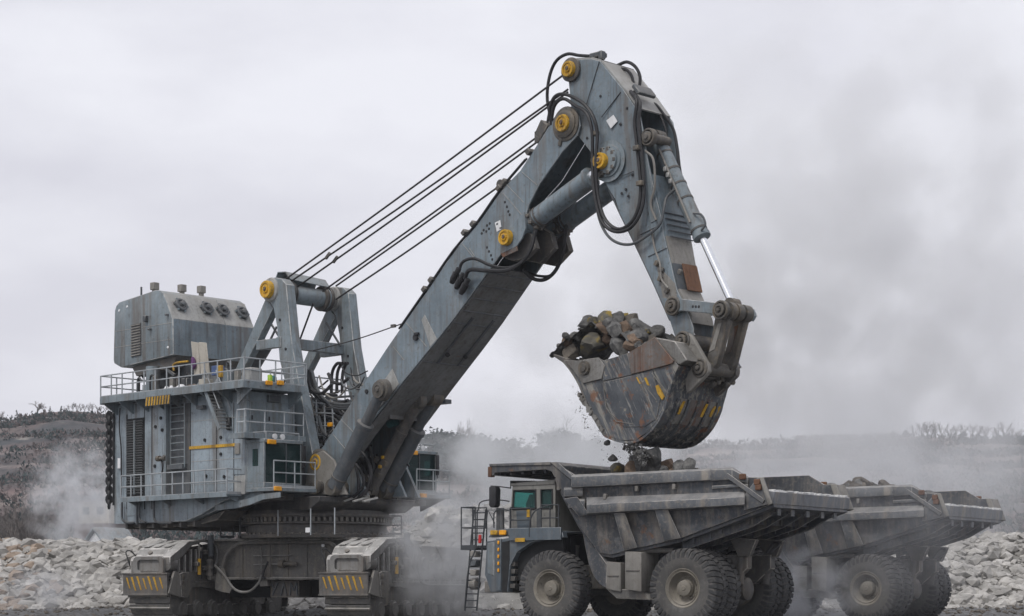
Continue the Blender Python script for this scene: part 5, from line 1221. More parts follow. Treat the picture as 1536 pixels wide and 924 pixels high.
# ---- chassis
ch_t = MB()
for s_ in (1, -1): ch_t.prism([(-1.7, s_ * 0.95 - 0.2, 2.3), (-1.7, s_ * 0.95 - 0.2, 2.85), (2.0, s_ * 0.95 - 0.2, 2.75), (5, s_ * 0.95 - 0.2, 2.5), (9.0, s_ * 0.95 - 0.2, 2.4), (9.0, s_ * 0.95 - 0.2, 1.5), (2.0, s_ * 0.95 - 0.2, 1.5), (-1.0, s_ * 0.95 - 0.2, 1.7)], (0, 0.4, 0))
ch_t.span(2.5, 3.0, -1.2, 1.2, 1.6, 2.3).span(8.4, 9.1, -2.3, 2.3, 1.35, 2.0)
chas = ch_t.build('chassis', M['steel_dk'], TK, 0.03)
MB().lathe((0, -2.0, RT), (0, 1, 0), [(0, 0.35), (1.0, 0.45), (1.2, 0.75), (2.8, 0.75), (3.0, 0.45), (4.0, 0.35)], 24).build('rear_axle', M['track'], chas)
for s_ in (1, -1):
    MB().cyl((-1.3, s_ * 1.05, 1.7), (-1.5, s_ * 1.1, 3.3), 0.16, n=14).build('suspension_strut', M['steel_dk'], chas)
    MB().cyl((XW, s_ * 1.5, 1.2), (XW - 0.15, s_ * 1.4, 3.3), 0.24, n=14).build('suspension_strut', M['track'], chas)
    MB().cyl((2.6, s_ * 1.25, 2.2), (0.6, s_ * 1.35, 3.9), 0.17, n=14).build('tipping_ram', M['grey_dk'], chas)
MB().cyl((XW, -2.1, RT), (XW, 2.1, RT), 0.3, n=16).build('front_axle', M['track'], chas)
MB().lathe((-0.9, 0.0, 1.5), (-1, 0, 0), [(0, 0.45), (0.2, 0.45), (0.3, 0.3), (0.32, 0.15)], 24).build('final_drive_cover', M['steel_dk'], chas)
MB().tube([V(-2.3, 0.4, 2.9), V(-2.5, 0.1, 3.2), V(-2.1, -0.3, 3.3), V(-1.8, -0.2, 2.9)], 0.05).build('hose', M['hose'], chas)
# engine bay and front
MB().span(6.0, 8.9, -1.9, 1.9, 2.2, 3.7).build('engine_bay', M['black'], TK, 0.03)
# ---- dump body
def bw(z): return 2.72 + 0.48 * min(1, max(0, (z - 2.9) / 1.6))
def TB(px, py, dy=0.0):
    y = 3.1
    for _ in range(5): p = T.Y(px, py, y); y = bw(p.z) + dy
    return T.Y(px, py, y)
def mirt(p): return V(p.x, -p.y, p.z)
so = [(836, 697), (861, 712), (1098, 701), (1122, 716), (1144, 716), (1158, 756), (1084, 784), (1016, 809), (956, 822), (916, 832), (898, 829), (870, 790), (846, 746), (833, 716)]
SB = [TB(*q) for q in so]
body = MB().loft(SB, [p + V(0, -0.12, 0) for p in SB]).loft([mirt(p) for p in SB], [mirt(p) + V(0, 0.12, 0) for p in SB]).build('dump_body', M['tbody'], TK, 0.012)
def bstrip(idx, name, mat, th=0.12, fl=1):
    A = [V(SB[i].x, SB[i].y - 0.1, SB[i].z) for i in idx]
    return MB().strip(A, [mirt(p) for p in A], th, fl).build(name, mat, body)
bstrip([5, 6, 7, 8, 9, 10], 'floor_plate', M['tbody'])
bstrip([10, 11, 12, 13], 'front_wall', M['tbody'])
cy = 3.2
cp = [(734, 697), (837, 693), (842, 698), (838, 712), (832, 716), (827, 707), (818, 704), (742, 709), (741, 713), (734, 713)]
CPN = [T.Y(*q, cy) for q in cp]
can = MB().loft(CPN, [V(p.x, -cy, p.z) for p in CPN]).build('canopy', M['tbody'], TK, 0.015)
MB().prism([T.Y(*q, cy + 0.01) for q in ((826, 693.5), (837, 693), (863, 716), (857, 719), (833, 699))], (0, 0.06, 0)).build('canopy_strip', M['tbody_lt'], can, 0.01)
MB().prism([T.Y(*q, cy + 0.01) for q in ((735, 696), (826, 693), (827, 697), (735, 699))], (0, 0.05, 0)).build('canopy_strip', M['tbody_lt'], can)
MB().box(T.Y(737, 708, cy - 0.1), (0.2, 0.25, 0.42)).build('corner_bracket', M['rust'], can, 0.02)
for k in range(5): 
    p = T.Y(745 + k * 17, 708 - k, cy); MB().bar(V(p.x, -cy + 0.2, p.z - 0.05), V(p.x, cy - 0.2, p.z - 0.05), 0.1, 0.16).build('canopy_rib', M['tbody'], can)
c_in = T.Y(838, 700, cy)
MB().span(c_in.x - 0.05, c_in.x + 0.1, -cy, cy, T.Y(838, 735, cy).z, c_in.z + 0.05).build('headboard', M['tbody'], body)
# side rails: section (outset, row) lofted between two ends
def rail_loft(ends, name, mat):
    rings = []
    for px, sec in ends: rings.append([TB(px, py, dy) for dy, py in sec])
    mb = MB()
    for a, b in zip(rings, rings[1:]): mb.loft(a, b)
    return mb.build(name, mat, body, 0.01)
rail_loft([(857, ((0, 712.5), (0.22, 715.5), (0.22, 731), (0, 733))), (1066, ((0, 702.5), (0.22, 705), (0.22, 720), (0, 722)))], 'top_rail', M['tbody_lt'])
rail_loft([(1066.2, ((0, 702.5), (0.22, 705), (0.22, 721), (0, 722))), (1098, ((0, 701), (0.16, 704), (0.16, 719), (0, 721))), (1122, ((0, 715), (0.12, 717), (0.12, 724), (0, 726)))], 'top_rail', M['tbody_lt'])
rail_loft([(880, ((0, 746), (0.30, 757), (0.30, 770), (0, 773))), (1117, ((0, 737), (0.30, 745.5), (0.30, 757), (0, 760)))], 'mid_rail', M['tbody_lt'])
rail_loft([(846, ((0, 731), (0.09, 734), (0.09, 744), (0, 746))), (874, ((0, 731), (0.09, 733), (0.09, 743), (0, 745)))], 'front_rail', M['tbody_lt'])
rail_loft([(853, ((0, 748), (0.09, 751), (0.09, 761), (0, 763))), (877, ((0, 748), (0.09, 751), (0.09, 761), (0, 763)))], 'front_rail', M['tbody_lt'])
rail_loft([(1068, ((0, 728), (0.08, 729), (0.08, 733), (0, 734))), (1122, ((0, 725), (0.08, 726), (0.08, 730), (0, 731)))], 'tail_rail', M['tbody_lt'])
for s_, pts in ((0.2, ((921, 770), (937, 769), (956, 821), (936, 826))), (0.2, ((982, 764), (1001, 763), (1021, 807), (996, 812)))):
    A_ = [TB(*q, s_) for q in pts]; B_ = [TB(*q, -0.01) for q in pts]
    MB().loft(A_, B_).build('body_rib', M['tbody_lt'], body, 0.015)
for s_, pts in ((0.12, ((846, 748), (866, 745), (884, 772), (868, 774))),):
    MB().loft([TB(*q, s_) for q in pts], [TB(*q, -0.01) for q in pts]).build('body_rib', M['tbody'], body, 0.015)
for q in ((955.5, 733), (1011.5, 730), (908, 745)): MB().box(TB(q[0], q[1], 0.08), (0.14, 0.16, 0.22)).build('side_hook', M['tank'], body, 0.02)
# tail posts, braces and lip
tx = TB(1158, 756).x
for s_ in (1, -1):
    P = [TB(*q, 0.14) for q in ((1117, 742), (1136, 717), (1144, 716), (1158, 755), (1116, 765))]
    Q = [TB(*q, -0.02) for q in ((1117, 742), (1136, 717), (1144, 716), (1158, 755), (1116, 765))]
    if s_ < 0: P = [mirt(p) for p in P]; Q = [mirt(p) for p in Q]
    MB().loft(P, Q).build('tail_gusset', M['tbody_lt'], body, 0.01)
    P = [TB(*q, 0.24) for q in ((1139, 716), (1145, 716), (1159, 755), (1152, 758))]; Q = [TB(*q, -0.25) for q in ((1139, 716), (1145, 716), (1159, 755), (1152, 758))]
    if s_ < 0: P = [mirt(p) for p in P]; Q = [mirt(p) for p in Q]
    MB().loft(P, Q).build('tail_post', M['tank'], body, 0.015)
    for q in ((1136, 723), (1138, 731), (1114, 715)):
        p = TB(q[0], q[1], 0.16); p = p if s_ > 0 else mirt(p); MB().box(p, (0.26, 0.14, 0.22)).build('rusted_pocket', M['rust'], body, 0.03)
    a, b = TB(1090, 712, 0.15), TB(1146, 752, 0.15)
    if s_ < 0: a, b = mirt(a), mirt(b)
    MB().bar(a, b, 0.1, 0.16).build('tail_brace', M['tbody_lt'], body, 0.01)
lipz = T.Y(1158, 754, 3.2).z
MB().prism([(tx - 0.03, 3.2, lipz - 0.05), (tx - 0.10, 3.2, lipz + 0.42), (tx + 0.15, 3.2, lipz + 0.46), (tx + 0.5, 3.2, lipz + 0.1)], (0, -6.4, 0)).build('tail_lip', M['tlip'], body, 0.02)
mb = MB()
random.seed(4)
for k in range(40):
    yy = -3.0 + 6.0 * k / 39; mb.box((tx + 0.05 + random.uniform(-0.05, 0.1), yy, lipz + 0.46), (random.uniform(0.15, 0.3), random.uniform(0.08, 0.24), random.uniform(0.02, 0.10)))
mb.build('settled_dust', M['white_dust'], body, 0.02)
# beams below the sloping floor
a, b = V(SB[7].x, 0, SB[7].z), V(SB[5].x, 0, SB[5].z)
for y in (2.35, 1.25, 0.0, -1.25, -2.35):
    d0, d1 = 0.55, 0.5
    MB().prism([V(a.x, y, a.z - 0.02), V(b.x + 0.25, y, b.z - 0.06), V(b.x + 0.25, y, b.z - 0.3), V(b.x + 1.2, y, b.z - 0.3 - d1), V(a.x, y, a.z - d0 * 0.8)], (0, 0.14, 0)).build('floor_beam', M['tbody'], body, 0.01)
    for t in ((0.3, 0.72, 0.97) if y in (2.35, 0.0) else (0.5, 0.97)):
        p = a.lerp(b, t); MB().bar(V(p.x, y + 0.07, p.z - 0.04), V(p.x, y + 0.07, p.z - 0.36), 0.26, 0.05, up=(1, 0, 0)).build('gusset', M['tbody_lt'], body)
for t in (0.12, 0.4, 0.68): 
    p = a.lerp(b, t); MB().bar(V(p.x, -2.6, p.z - 0.18), V(p.x, 2.6, p.z - 0.18), 0.16, 0.24).build('cross_member', M['tbody'], body)
for y in (1.1, -1.1): MB().prism([V(-2.2, y, 3.4), V(-1.0, y, 3.5), V(-1.4, y, 2.75), V(-1.9, y, 2.75)], (0, 0.25, 0)).build('body_hinge', M['steel_dk'], body, 0.03)
# dished mudguard between front wheel and tanks
mg = [(872, 790), (877, 818), (883, 846), (890, 864), (899, 876), (909, 882), (910, 846), (900, 832)]
MB().prism([T.Y(*q, 2.7) for q in mg], (0, -0.9, 0)).build('mud_flap', M['tbody'], TK, 0.02)
# tanks
def tank(px0, px1, py0, py1, y0, y1, name):
    p, q = T.Y(px0, py1, y0), T.Y(px1, py0, y0)
    o = MB().prism([V(p.x, y0, p.z), V(q.x, y0, p.z - 0.1), V(q.x, y0, q.z), V(p.x, y0, q.z + 0.05)], (0, y1 - y0, 0)).build(name, M['tank'], TK, 0.04, 2)
    MB().span(q.x + 0.08, p.x - 0.08, y0, y0 + 0.03, (p.z + q.z) / 2 - 0.02, (p.z + q.z) / 2 + 0.02).build('strap', M['steel_dk'], o)
    return o
tank(909, 931, 844, 884, 2.7, 1.5, 'fuel_tank')
tank(937, 962, 828, 884, 2.9, 1.6, 'hydraulic_tank')
MB().prism([T.Y(*q, 2.6) for q in ((910, 884), (963, 884), (975, 900), (925, 898))], (0, -0.8, 0)).build('tank_guard', M['track'], TK, 0.02)
MB().cyl(T.Y(962, 826, 2.5), T.Y(1010, 826, 2.2), 0.1, n=10).build('pipe', M['track'], chas)
# ---- front deck, fender, bumper
dkz = T.Y(800, 797, 3.0).z
xd0, xd1 = T.Y(842, 797, 3.0).x, T.Y(764, 797, 3.0).x
deck_t = MB().span(xd0, xd1, -2.9, 3.0, dkz - 0.08, dkz).span(xd0, xd1, 2.94, 3.06, dkz - 0.36, dkz + 0.14).build('front_deck', M['tblue'], TK, 0.015)
fd = [(730, 812), (766, 806), (800, 803), (843, 797), (845, 806), (822, 808), (795, 814), (775, 828), (765, 848), (762, 888), (736, 888), (727, 862)]
MB().prism([T.Y(*q, 2.95) for q in fd], (0, -0.35, 0)).build('fender', M['tblue'], TK, 0.02)
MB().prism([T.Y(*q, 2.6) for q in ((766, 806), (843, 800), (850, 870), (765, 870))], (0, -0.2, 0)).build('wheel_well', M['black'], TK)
MB().prism([T.Y(*q, 2.97) for q in ((753, 813), (764, 811), (764, 840), (760, 888), (753, 888))], (0, -0.1, 0)).build('fender_recess_shade', M['black'], TK)  # flat black panel, the shade of a recess put into its colour
MB().prism([T.Y(*q, 2.97) for q in ((731, 815), (741, 813), (741, 864), (731, 860))], (0, -0.1, 0)).build('fender_panel', M['grey'], TK, 0.02)
MB().prism([T.Y(*q, 3.02) for q in ((744, 808), (751, 808), (751, 886), (744, 886))], (0, -0.12, 0)).build('fender_post', M['tblue'], TK, 0.01)
for k in range(5): MB().box(T.Y(747.5, 814 + k * 10.4, 3.05), (0.09, 0.06, 0.15)).build('marker_lamp', M['orange'], TK, 0.02)
MB().prism([T.Y(*q, 2.8) for q in ((726, 871), (752, 871), (752, 889), (726, 889))], (0, -5.6, 0)).build('bumper', M['track'], TK, 0.04)
for k in range(4): 
    p0, p1 = T.Y(753, 846 + k * 11, 2.7), T.Y(775, 846 + k * 11, 2.7); MB().bar(p0, p1, 0.3, 0.18).build('step', M['steel_dk'], TK, 0.01)
lam = T.Y(748, 799, 3.0)
for q, m in ((741, 'yellow'), (754, 'orange')): MB().box(T.Y(q, 799, 3.0), (0.36, 0.1, 0.2)).build('turn_lamp', M[m], TK, 0.03)
MB().box(T.Y(780, 810, 3.08), (0.48, 0.05, 0.16)).build('number_plate', M['yellow'], TK, 0.01)
MB().prism([T.Y(*q, 2.9) for q in ((732, 806), (766, 803), (768, 792), (740, 796))], (0, -0.5, 0)).build('lamp_shelf', M['tblue'], TK, 0.01)
# ---- cab
cy0, cy1 = 2.72, 0.75
def cq(px, py, y=cy0): return T.Y(px, py, y)
ca = cq(764, 800); cbk = cq(833, 800); zr = cq(800, 728).z
zb = dkz
xw = cq(766, 764).x; xt = cq(768, 730).x
cabt = MB().prism([V(cbk.x, cy0, zb), V(cbk.x, cy0, zr), V(cbk.x + 0.12, cy0, zr), V(cbk.x + 0.12, cy0, zb)], (0, cy1 - cy0, 0)).build('cab', M['tcab'], TK, 0.02)
MB().prism([V(cbk.x, cy0 + 0.04, zr), V(xt + 0.05, cy0 + 0.04, zr), V(xt + 0.05, cy0 + 0.04, zr + 0.12), V(cbk.x, cy0 + 0.04, zr + 0.2)], (0, cy1 - cy0 - 0.08, 0)).build('cab_roof', M['tcab'], cabt, 0.03, 2)
zw = cq(800, 763).z; zt = cq(800, 735).z
for yy, d in ((cy0, -0.08), (cy1, 0.08)):
    s_ = MB()
    s_.prism([V(cbk.x, yy, zb), V(xw + 0.05, yy, zb), V(xw, yy, zw), V(cbk.x, yy, zw)], (0, d, 0))
    s_.prism([V(cbk.x, yy, zt), V(xt, yy, zt), V(xt - 0.02, yy, zr), V(cbk.x, yy, zr)], (0, d, 0))
    x1_, x2_ = cq(812, 750).x, cq(804, 750).x
    s_.prism([V(x1_, yy, zw), V(x2_, yy, zw), V(x2_, yy, zt), V(x1_, yy, zt)], (0, d, 0))
    s_.prism([V(xw, yy, zw), V(xt, yy, zt), V(xt - 0.12, yy, zt), V(xw - 0.12, yy, zw)], (0, d, 0))
    s_.prism([V(cbk.x, yy, zw), V(cbk.x + 0.14, yy, zw), V(cbk.x + 0.14, yy, zt), V(cbk.x, yy, zt)], (0, d, 0))
    s_.build('cab_side', M['tcab'], cabt, 0.01)
    MB().prism([V(x2_, yy + d * 0.5, zw), V(xw - 0.1, yy + d * 0.5, zw), V(xt - 0.1, yy + d * 0.5, zt), V(x2_, yy + d * 0.5, zt)], (0, 0.015, 0)).build('door_window', M['glass'], cabt)
    MB().prism([V(cbk.x + 0.1, yy + d * 0.5, zw), V(x1_, yy + d * 0.5, zw), V(x1_, yy + d * 0.5, zt), V(cbk.x + 0.1, yy + d * 0.5, zt)], (0, 0.015, 0)).build('rear_side_window', M['glass'], cabt)
    if yy == cy1: MB().prism([V(cbk.x + 0.1, yy + 0.09, zb), V(xw - 0.75, yy + 0.09, zb), V(xw - 0.75, yy + 0.09, zw + 0.12), V(x2_ + 0.45, yy + 0.09, zw + 0.12), V(x2_ + 0.3, yy + 0.09, zt), V(x2_ - 0.3, yy + 0.09, zt), V(x2_ - 0.35, yy + 0.09, zw), V(cbk.x + 0.1, yy + 0.09, zw)], (0, 0.02, 0)).build('dark_backing', M['black'], cabt)  # black sheet added on the far wall, painting the dark of the interior
    if yy == cy0:
        for pts in ([V(x2_, yy, zw), V(xw - 0.1, yy, zw), V(xt - 0.1, yy, zt), V(x2_, yy, zt)], [V(cbk.x + 0.14, yy, zw), V(x1_, yy, zw), V(x1_, yy, zt), V(cbk.x + 0.14, yy, zt)]):
            MB().tube([p + V(0, 0.02, 0) for p in pts + pts[:1]], 0.035, 6, 1).build('window_seal', M['hose'], cabt)
MB().prism([V(xw, cy0 - 0.08, zw), V(xt, cy0 - 0.08, zt), V(xt, cy1 + 0.08, zt), V(xw, cy1 + 0.08, zw)], (-0.02, 0, 0)).build('windscreen', M['glass'], cabt)
MB().prism([V(xw + 0.05, cy0 - 0.08, zb), V(xw, cy0 - 0.08, zw), V(xw, cy1 + 0.08, zw), V(xw + 0.05, cy1 + 0.08, zb)], (-0.06, 0, 0)).build('cab_front', M['tcab'], cabt)
MB().span(cbk.x + 0.7, cbk.x + 1.2, 1.45, 2.0, zb + 0.5, zb + 0.65).span(cbk.x + 0.6, cbk.x + 0.75, 1.48, 1.97, zb + 0.6, zb + 1.7).span(cbk.x + 0.62, cbk.x + 0.74, 1.6, 1.85, zb + 1.68, zb + 1.95).span(xw - 0.9, xw - 0.8, 2.2, 2.3, zb + 0.9, zr).build('seat', M['hose'], cabt, 0.05)
x1_, x2_ = cq(812, 750).x, cq(804, 750).x
MB().prism([V(xw - 0.42, 2.3, zb), V(xw - 0.45, 2.3, zw + 0.25), V(xw - 0.62, 2.3, zw + 0.62), V(xw - 0.78, 2.3, zw + 0.6), V(xw - 0.8, 2.3, zw + 0.15), V(x2_ + 0.1, 2.3, zw + 0.05), V(x2_ + 0.1, 2.3, zb)], (0, -0.3, 0)).build('driver_seat', M['hose'], cabt, 0.04)
MB().span(x1_ - 0.32, x1_ + 0.05, 2.2, 2.5, zb, zt).span(x2_ - 0.05, x2_ + 0.12, 2.2, 2.4, zb, zt).build('window_blocker', M['black'], cabt)  # black panels added behind the glass so parts of the windows read dark
MB().span(cbk.x + 0.1, xt - 0.1, cy1 + 0.1, cy0 - 0.1, zt - 0.05, zt + 0.02).build('headliner', M['black'], cabt)
MB().span(xw - 0.35, xw - 0.08, 0.9, 2.6, zb, zw + 0.05).build('dashboard', M['hose'], cabt, 0.04)
MB().lathe(V(xw - 0.55, 1.72, zw + 0.1), (-0.5, 0, 0.8), [(0, 0.2), (0.02, 0.24), (0.05, 0.24), (0.05, 0.2)], 18).build('steering_wheel', M['hose'], cabt)
dr = MB().prism([cq(805, 800, 2.75), cq(812, 800, 2.75), cq(812, 764, 2.75), cq(805, 764, 2.75)], (0, -0.02, 0)).build('door_edge', M['grey_dk'], cabt)
MB().prism([cq(776, 797, 2.75), cq(795, 797, 2.75), cq(795, 766, 2.75), cq(774, 766, 2.75)], (0, -0.02, 0)).build('door_panel', M['tblue'], cabt, 0.01)
MB().box(cq(793, 770, 2.78), (0.18, 0.03, 0.3)).build('door_badge', M['yellow'], cabt)
rk = [cq(766, 722, 2.7), cq(800, 722, 2.7), V(cq(800, 722).x, 1.0, cq(800, 722).z), V(cq(766, 722).x, 1.0, cq(800, 722).z)]
MB().tube(rk + rk[:1], 0.03, 6, 1).build('roof_rack', M['hose'], TK)
for p in rk: put('post', post_mesh(0.025, 0.3, M['rail_dk']), M['rail_dk'], cabt, TR((p.x, p.y, p.z - 0.3)))
for q in (770, 779, 790): MB().box(cq(q, 724, 2.2), (0.12, 0.3, 0.14)).build('work_lamp', M['hose'], cabt, 0.02)
# mirror
MB().prism([T.Y(*q, 3.0) for q in ((733, 731), (737, 728), (742, 729), (744, 734), (743, 758), (741, 761), (735, 761), (733, 758))], (0, -0.35, 0)).build('mirror', M['hose'], TK, 0.04, 2)
MB().tube([T.Y(736, 729, 2.9), T.Y(750, 730, 2.8), T.Y(765, 732, 2.75)], 0.025, 6, 2).build('mirror_arm', M['hose'], TK)
MB().tube([T.Y(718, 766, 2.8), T.Y(720, 754, 2.8), T.Y(733, 750, 2.8), T.Y(750, 750, 2.8), T.Y(764, 752, 2.75)], 0.025, 6, 3).build('mirror_arm', M['hose'], TK)
# railings, ladder, platform
zc = dkz
railing_t([V(xd1, 2.95, zc), V(T.Y(796, 797, 2.95).x, 2.95, zc)], 0.95, 0.9)
railing_t([V(T.Y(812, 797, 3.0).x, 3.0, zc), V(T.Y(838, 797, 3.0).x, 3.0, zc)], 1.05, 0.45)
MB().tube([T.Y(794, 805, 3.05), T.Y(795, 782, 3.05), T.Y(802, 767, 3.05), T.Y(816, 760, 3.05), T.Y(822, 759, 3.05)], 0.03, 6, 4).build('grab_rail', M['rail_dk'], TK)
railing_t([V(xd1, 2.9, zc), V(xd1, -2.8, zc)], 1.0, 1.1)
MB().tube([T.Y(741, 792, 2.9), T.Y(741, 770, 2.9), T.Y(750, 764, 2.9), T.Y(764, 766, 2.9)], 0.03, 6, 2).build('grab_rail', M['rail_dk'], TK)
MB().tube([T.Y(728, 792, 2.8), T.Y(732, 765, 2.8), T.Y(742, 785, 2.8)], 0.025, 6, 1).build('grab_rail', M['rail_dk'], TK)
for q in (748, 753): MB().cyl(T.Y(q, 795, 2.7), T.Y(q, 762, 2.7), 0.1, n=10).build('air_filter', M['grey_dk'], TK)
pz = T.Y(705, 822, 2.4).z
px0, px1 = T.Y(693, 822, 2.4).x, T.Y(714, 822, 2.4).x
MB().span(px1, px0, 1.6, 2.5, pz - 0.08, pz).build('front_platform', M['rail_dk'], TK)
railing_t([V(px1, 2.45, pz), V(px0, 2.45, pz), V(px0, 1.65, pz), V(px1, 1.65, pz)], T.Y(700, 761, 2.4).z - pz, 0.6)
lt = ladder(TK, T.Y(706, 916, 2.35), T.Y(720, 764, 2.35), V(0.5, 0.15, 0), 15, M['rail_dk'], 0.028)
MB().tube([T.Y(697, 912, 2.5), T.Y(703, 850, 2.5), T.Y(714, 820, 2.5), T.Y(716, 764, 2.5)], 0.03, 6, 3).build('ladder_rail', M['rail_dk'], TK)
MB().prism([T.Y(*q, 2.45) for q in ((717, 802), (721, 802), (721, 815), (716.5, 815))], (0, -0.1, 0)).build('fire_extinguisher', M['red'], TK, 0.03)
for k in range(3): MB().box(T.Y(713, 831 + k * 14, 2.3), (0.3, 0.4, 0.25)).build('front_box', M['grey_dk'] if k % 2 else M['tank'], TK, 0.03)
MB().lathe(T.Y(712, 876, 2.2), (1, 0, 0), [(-0.2, 0.1), (-0.15, 0.24), (0.15, 0.24), (0.2, 0.1)], 16).build('headlamp', M['tank'], TK)

tag(TK, 'nearer grey haul truck with its cab facing left, directly under the excavator bucket', 'dump truck', 'haul trucks')
TK2 = copy_tree(TK)
T2w = T.M @ Vector((-0.46, -15.05, 0))
TK2.location = T2w
TK2.rotation_euler = (0, 0, RAD(145.6))
tag(TK2, 'farther dusty haul truck heaped with rock, half hidden behind the nearer truck', 'dump truck', 'haul trucks')
T2 = Frame(T2w.x, T2w.y, 145.6)

# ================================================================== GROUND, HILLS, RUBBLE
def smooth(a, b, x):
    t = min(1, max(0, (x - a) / (b - a))); return t * t * (3 - 2 * t)
m, N, L, B = principled('gravel_ground')
tc = N.new('ShaderNodeTexCoord').outputs['Object']
c = mixc(N, L, ramp(N, L, nz(N, L, tc, 0.12, 6, 0.6), 0.35, 0.65), (0.10, 0.10, 0.102), (0.20, 0.20, 0.198))
c = mixc(N, L, ramp(N, L, nz(N, L, tc, 3.5, 6, 0.7), 0.4, 0.65), c, (0.05, 0.05, 0.05))
L.new(c, B.inputs['Base Color']); B.inputs['Roughness'].default_value = 0.92
b = N.new('ShaderNodeBump'); b.inputs['Strength'].default_value = 0.8; b.inputs['Distance'].default_value = 0.06
L.new(nz(N, L, tc, 5, 8, 0.7), b.inputs['Height']); L.new(b.outputs[0], B.inputs['Normal'])
M['ground'] = m
gx = [-3000, -600, -200] + [-80 + 4 * i for i in range(41)] + [200, 600, 3000]
gy = [-200, 0, 20, 40] + [50 + 3 * i for i in range(34)] + [200, 400, 1500, 4000]
vs = []; 
for y in gy:
    for x in gx:
        z = 0.10 * noise.noise((x * 0.11, y * 0.11, 0)) - 0.08 if (abs(x) < 85 and 45 < y < 155) else -0.08
        vs.append((x, y, z))
fs = [(j * len(gx) + i, j * len(gx) + i + 1, (j + 1) * len(gx) + i + 1, (j + 1) * len(gx) + i) for j in range(len(gy) - 1) for i in range(len(gx) - 1)]
tag(MB().add(vs, fs).build('ground', M['ground']), 'grey gravel quarry floor', kind='structure')

# ---- rock shapes
def rock_mesh(name, seed, mat, sub=2, squash=(1, 1, 1), cuts=7):
    rnd = random.Random(seed)
    bm = bmesh.new(); bmesh.ops.create_icosphere(bm, subdivisions=sub, radius=1.0)
    pl = []
    for k in range(cuts):
        n = Vector((rnd.gauss(0, 1), rnd.gauss(0, 1), rnd.gauss(0, 1))).normalized(); pl.append((n, rnd.uniform(0.45, 0.78)))
    for v in bm.verts:
        for n, d in pl:
            t = v.co.dot(n)
            if t > d: v.co -= n * (t - d)
        v.co *= 1 + 0.07 * noise.noise(v.co * 2.1 + Vector((seed, 0, 0))) + 0.05 * noise.noise(v.co * 5.5 + Vector((0, seed, 0)))
        v.co = Vector([a * b for a, b in zip(v.co, squash)])
    me = bpy.data.meshes.new(name); bm.to_mesh(me); bm.free()
    me.materials.append(mat)
    return me
rocks = {k: [rock_mesh('rock', 10 * i + j, M[k], 3, (1, 0.8 + 0.1 * j, 0.78), 13) for j in range(4)] for i, k in enumerate(('rock_g', 'rock_y', 'rock_o', 'rock_b'))}
def rock(loc, s, kind='rock_g', label=None, group=None, var=None, name='rock'):
    me = random.choice(rocks[kind]) if var is None else rocks[kind][var]
    o = bpy.data.objects.new(name, me); COL.objects.link(o)
    o.location = loc; o.rotation_euler = (random.random() * 0.8, random.random() * 0.8, random.random() * 6.28)
    s *= 1.45
    o.scale = (s * random.uniform(0.85, 1.2), s * random.uniform(0.85, 1.15), s * random.uniform(0.8, 1.1))
    return tag(o, label, 'rock', group)
def fill_mesh(name, frame, pts_fn, x0, x1, y0, y1, mat, parent_kind, label, cat, n=(26, 16)):
    vs = []
    for j in range(n[1] + 1):
        for i in range(n[0] + 1):
            x = x0 + (x1 - x0) * i / n[0]; y = y0 + (y1 - y0) * j / n[1]
            vs.append(frame.M @ Vector((x, y, pts_fn(x, y))))
    w = n[0] + 1
    fs = [(j * w + i, j * w + i + 1, (j + 1) * w + i + 1, (j + 1) * w + i) for j in range(n[1]) for i in range(n[0])]
    me = bpy.data.meshes.new(name); me.from_pydata([tuple(v) for v in vs], [], fs)
    o = put(name, me, mat); return tag(o, label, cat, kind=parent_kind)
random.seed(11)
# load in the bucket
bx = [p.x for p in BN]
c_b = E.Y(930, 545, -0.2)
HP = [E.Y(a, q, -0.2) for a, q in ((850, 544), (866, 522), (886, 502), (906, 490), (924, 482), (945, 488), (965, 494), (985, 507), (1006, 530))]
def heap(x, y):
    z = HP[0].z if x < HP[0].x else HP[-1].z
    for a, b in zip(HP, HP[1:]):
        if a.x <= x <= b.x: z = a.z + (b.z - a.z) * (x - a.x) / (b.x - a.x)
    return z - 0.2 * (max(0, abs(y + 0.2) - 0.3) / 1.4) ** 1.5 - 0.12 + 0.22 * noise.noise((x * 1.9, y * 1.9, 3)) + 0.1 * noise.noise((x * 5, y * 5, 8))
fill_mesh('broken_rock', E, heap, HP[0].x + 0.35, E.Y(1005, 530, 0).x, -1.66, 1.66, M['rock_g'], 'stuff', 'fine broken rock filling the raised bucket between the big rocks', 'rubble', (60, 36))
def er(px, py, y): return E.M @ E.Y(px, py, y)
BR = [((920, 486), -0.3, 0.52, 'rock_g', 'big dark rock topmost on the heap in the raised bucket', 0),
      ((892, 516), -1.45, 0.6, 'rock_y', 'flat angular rock with yellow stain at the front of the bucket load', 1),
      ((947, 490), 0.0, 0.5, 'rock_b', 'wide brown-grey rock right of the topmost rock in the bucket', 2),
      ((962, 498), 0.0, 0.52, 'rock_g', 'dark rock slab sloping down at the right of the bucket heap', 3),
      ((952, 521), -1.5, 0.34, 'rock_o', 'orange rock peeking over the rusty bucket side plate', 0),
      ((884, 497), -0.2, 0.36, 'rock_g', 'dark upright rock at the left shoulder of the bucket heap', 1),
      ((860, 527), -1.2, 0.34, 'rock_b', 'brown rock nearest the bucket teeth', 2),
      ((910, 508), -1.2, 0.26, 'rock_o', 'small orange-brown rock beside the yellow-stained rock in the bucket', 3),
      ((930, 505), -1.1, 0.3, 'rock_g', 'grey rock in the middle of the bucket load below the topmost rock', 0),
      ((928, 521), -1.4, 0.36, 'rock_g', 'round grey rock low in the bucket load left of the orange rock', 2)]
for (px, py), y, s_, k, lab, v_ in BR: rock(er(px, py, y), s_, k, lab, 'rocks heaped in the raised bucket', v_)
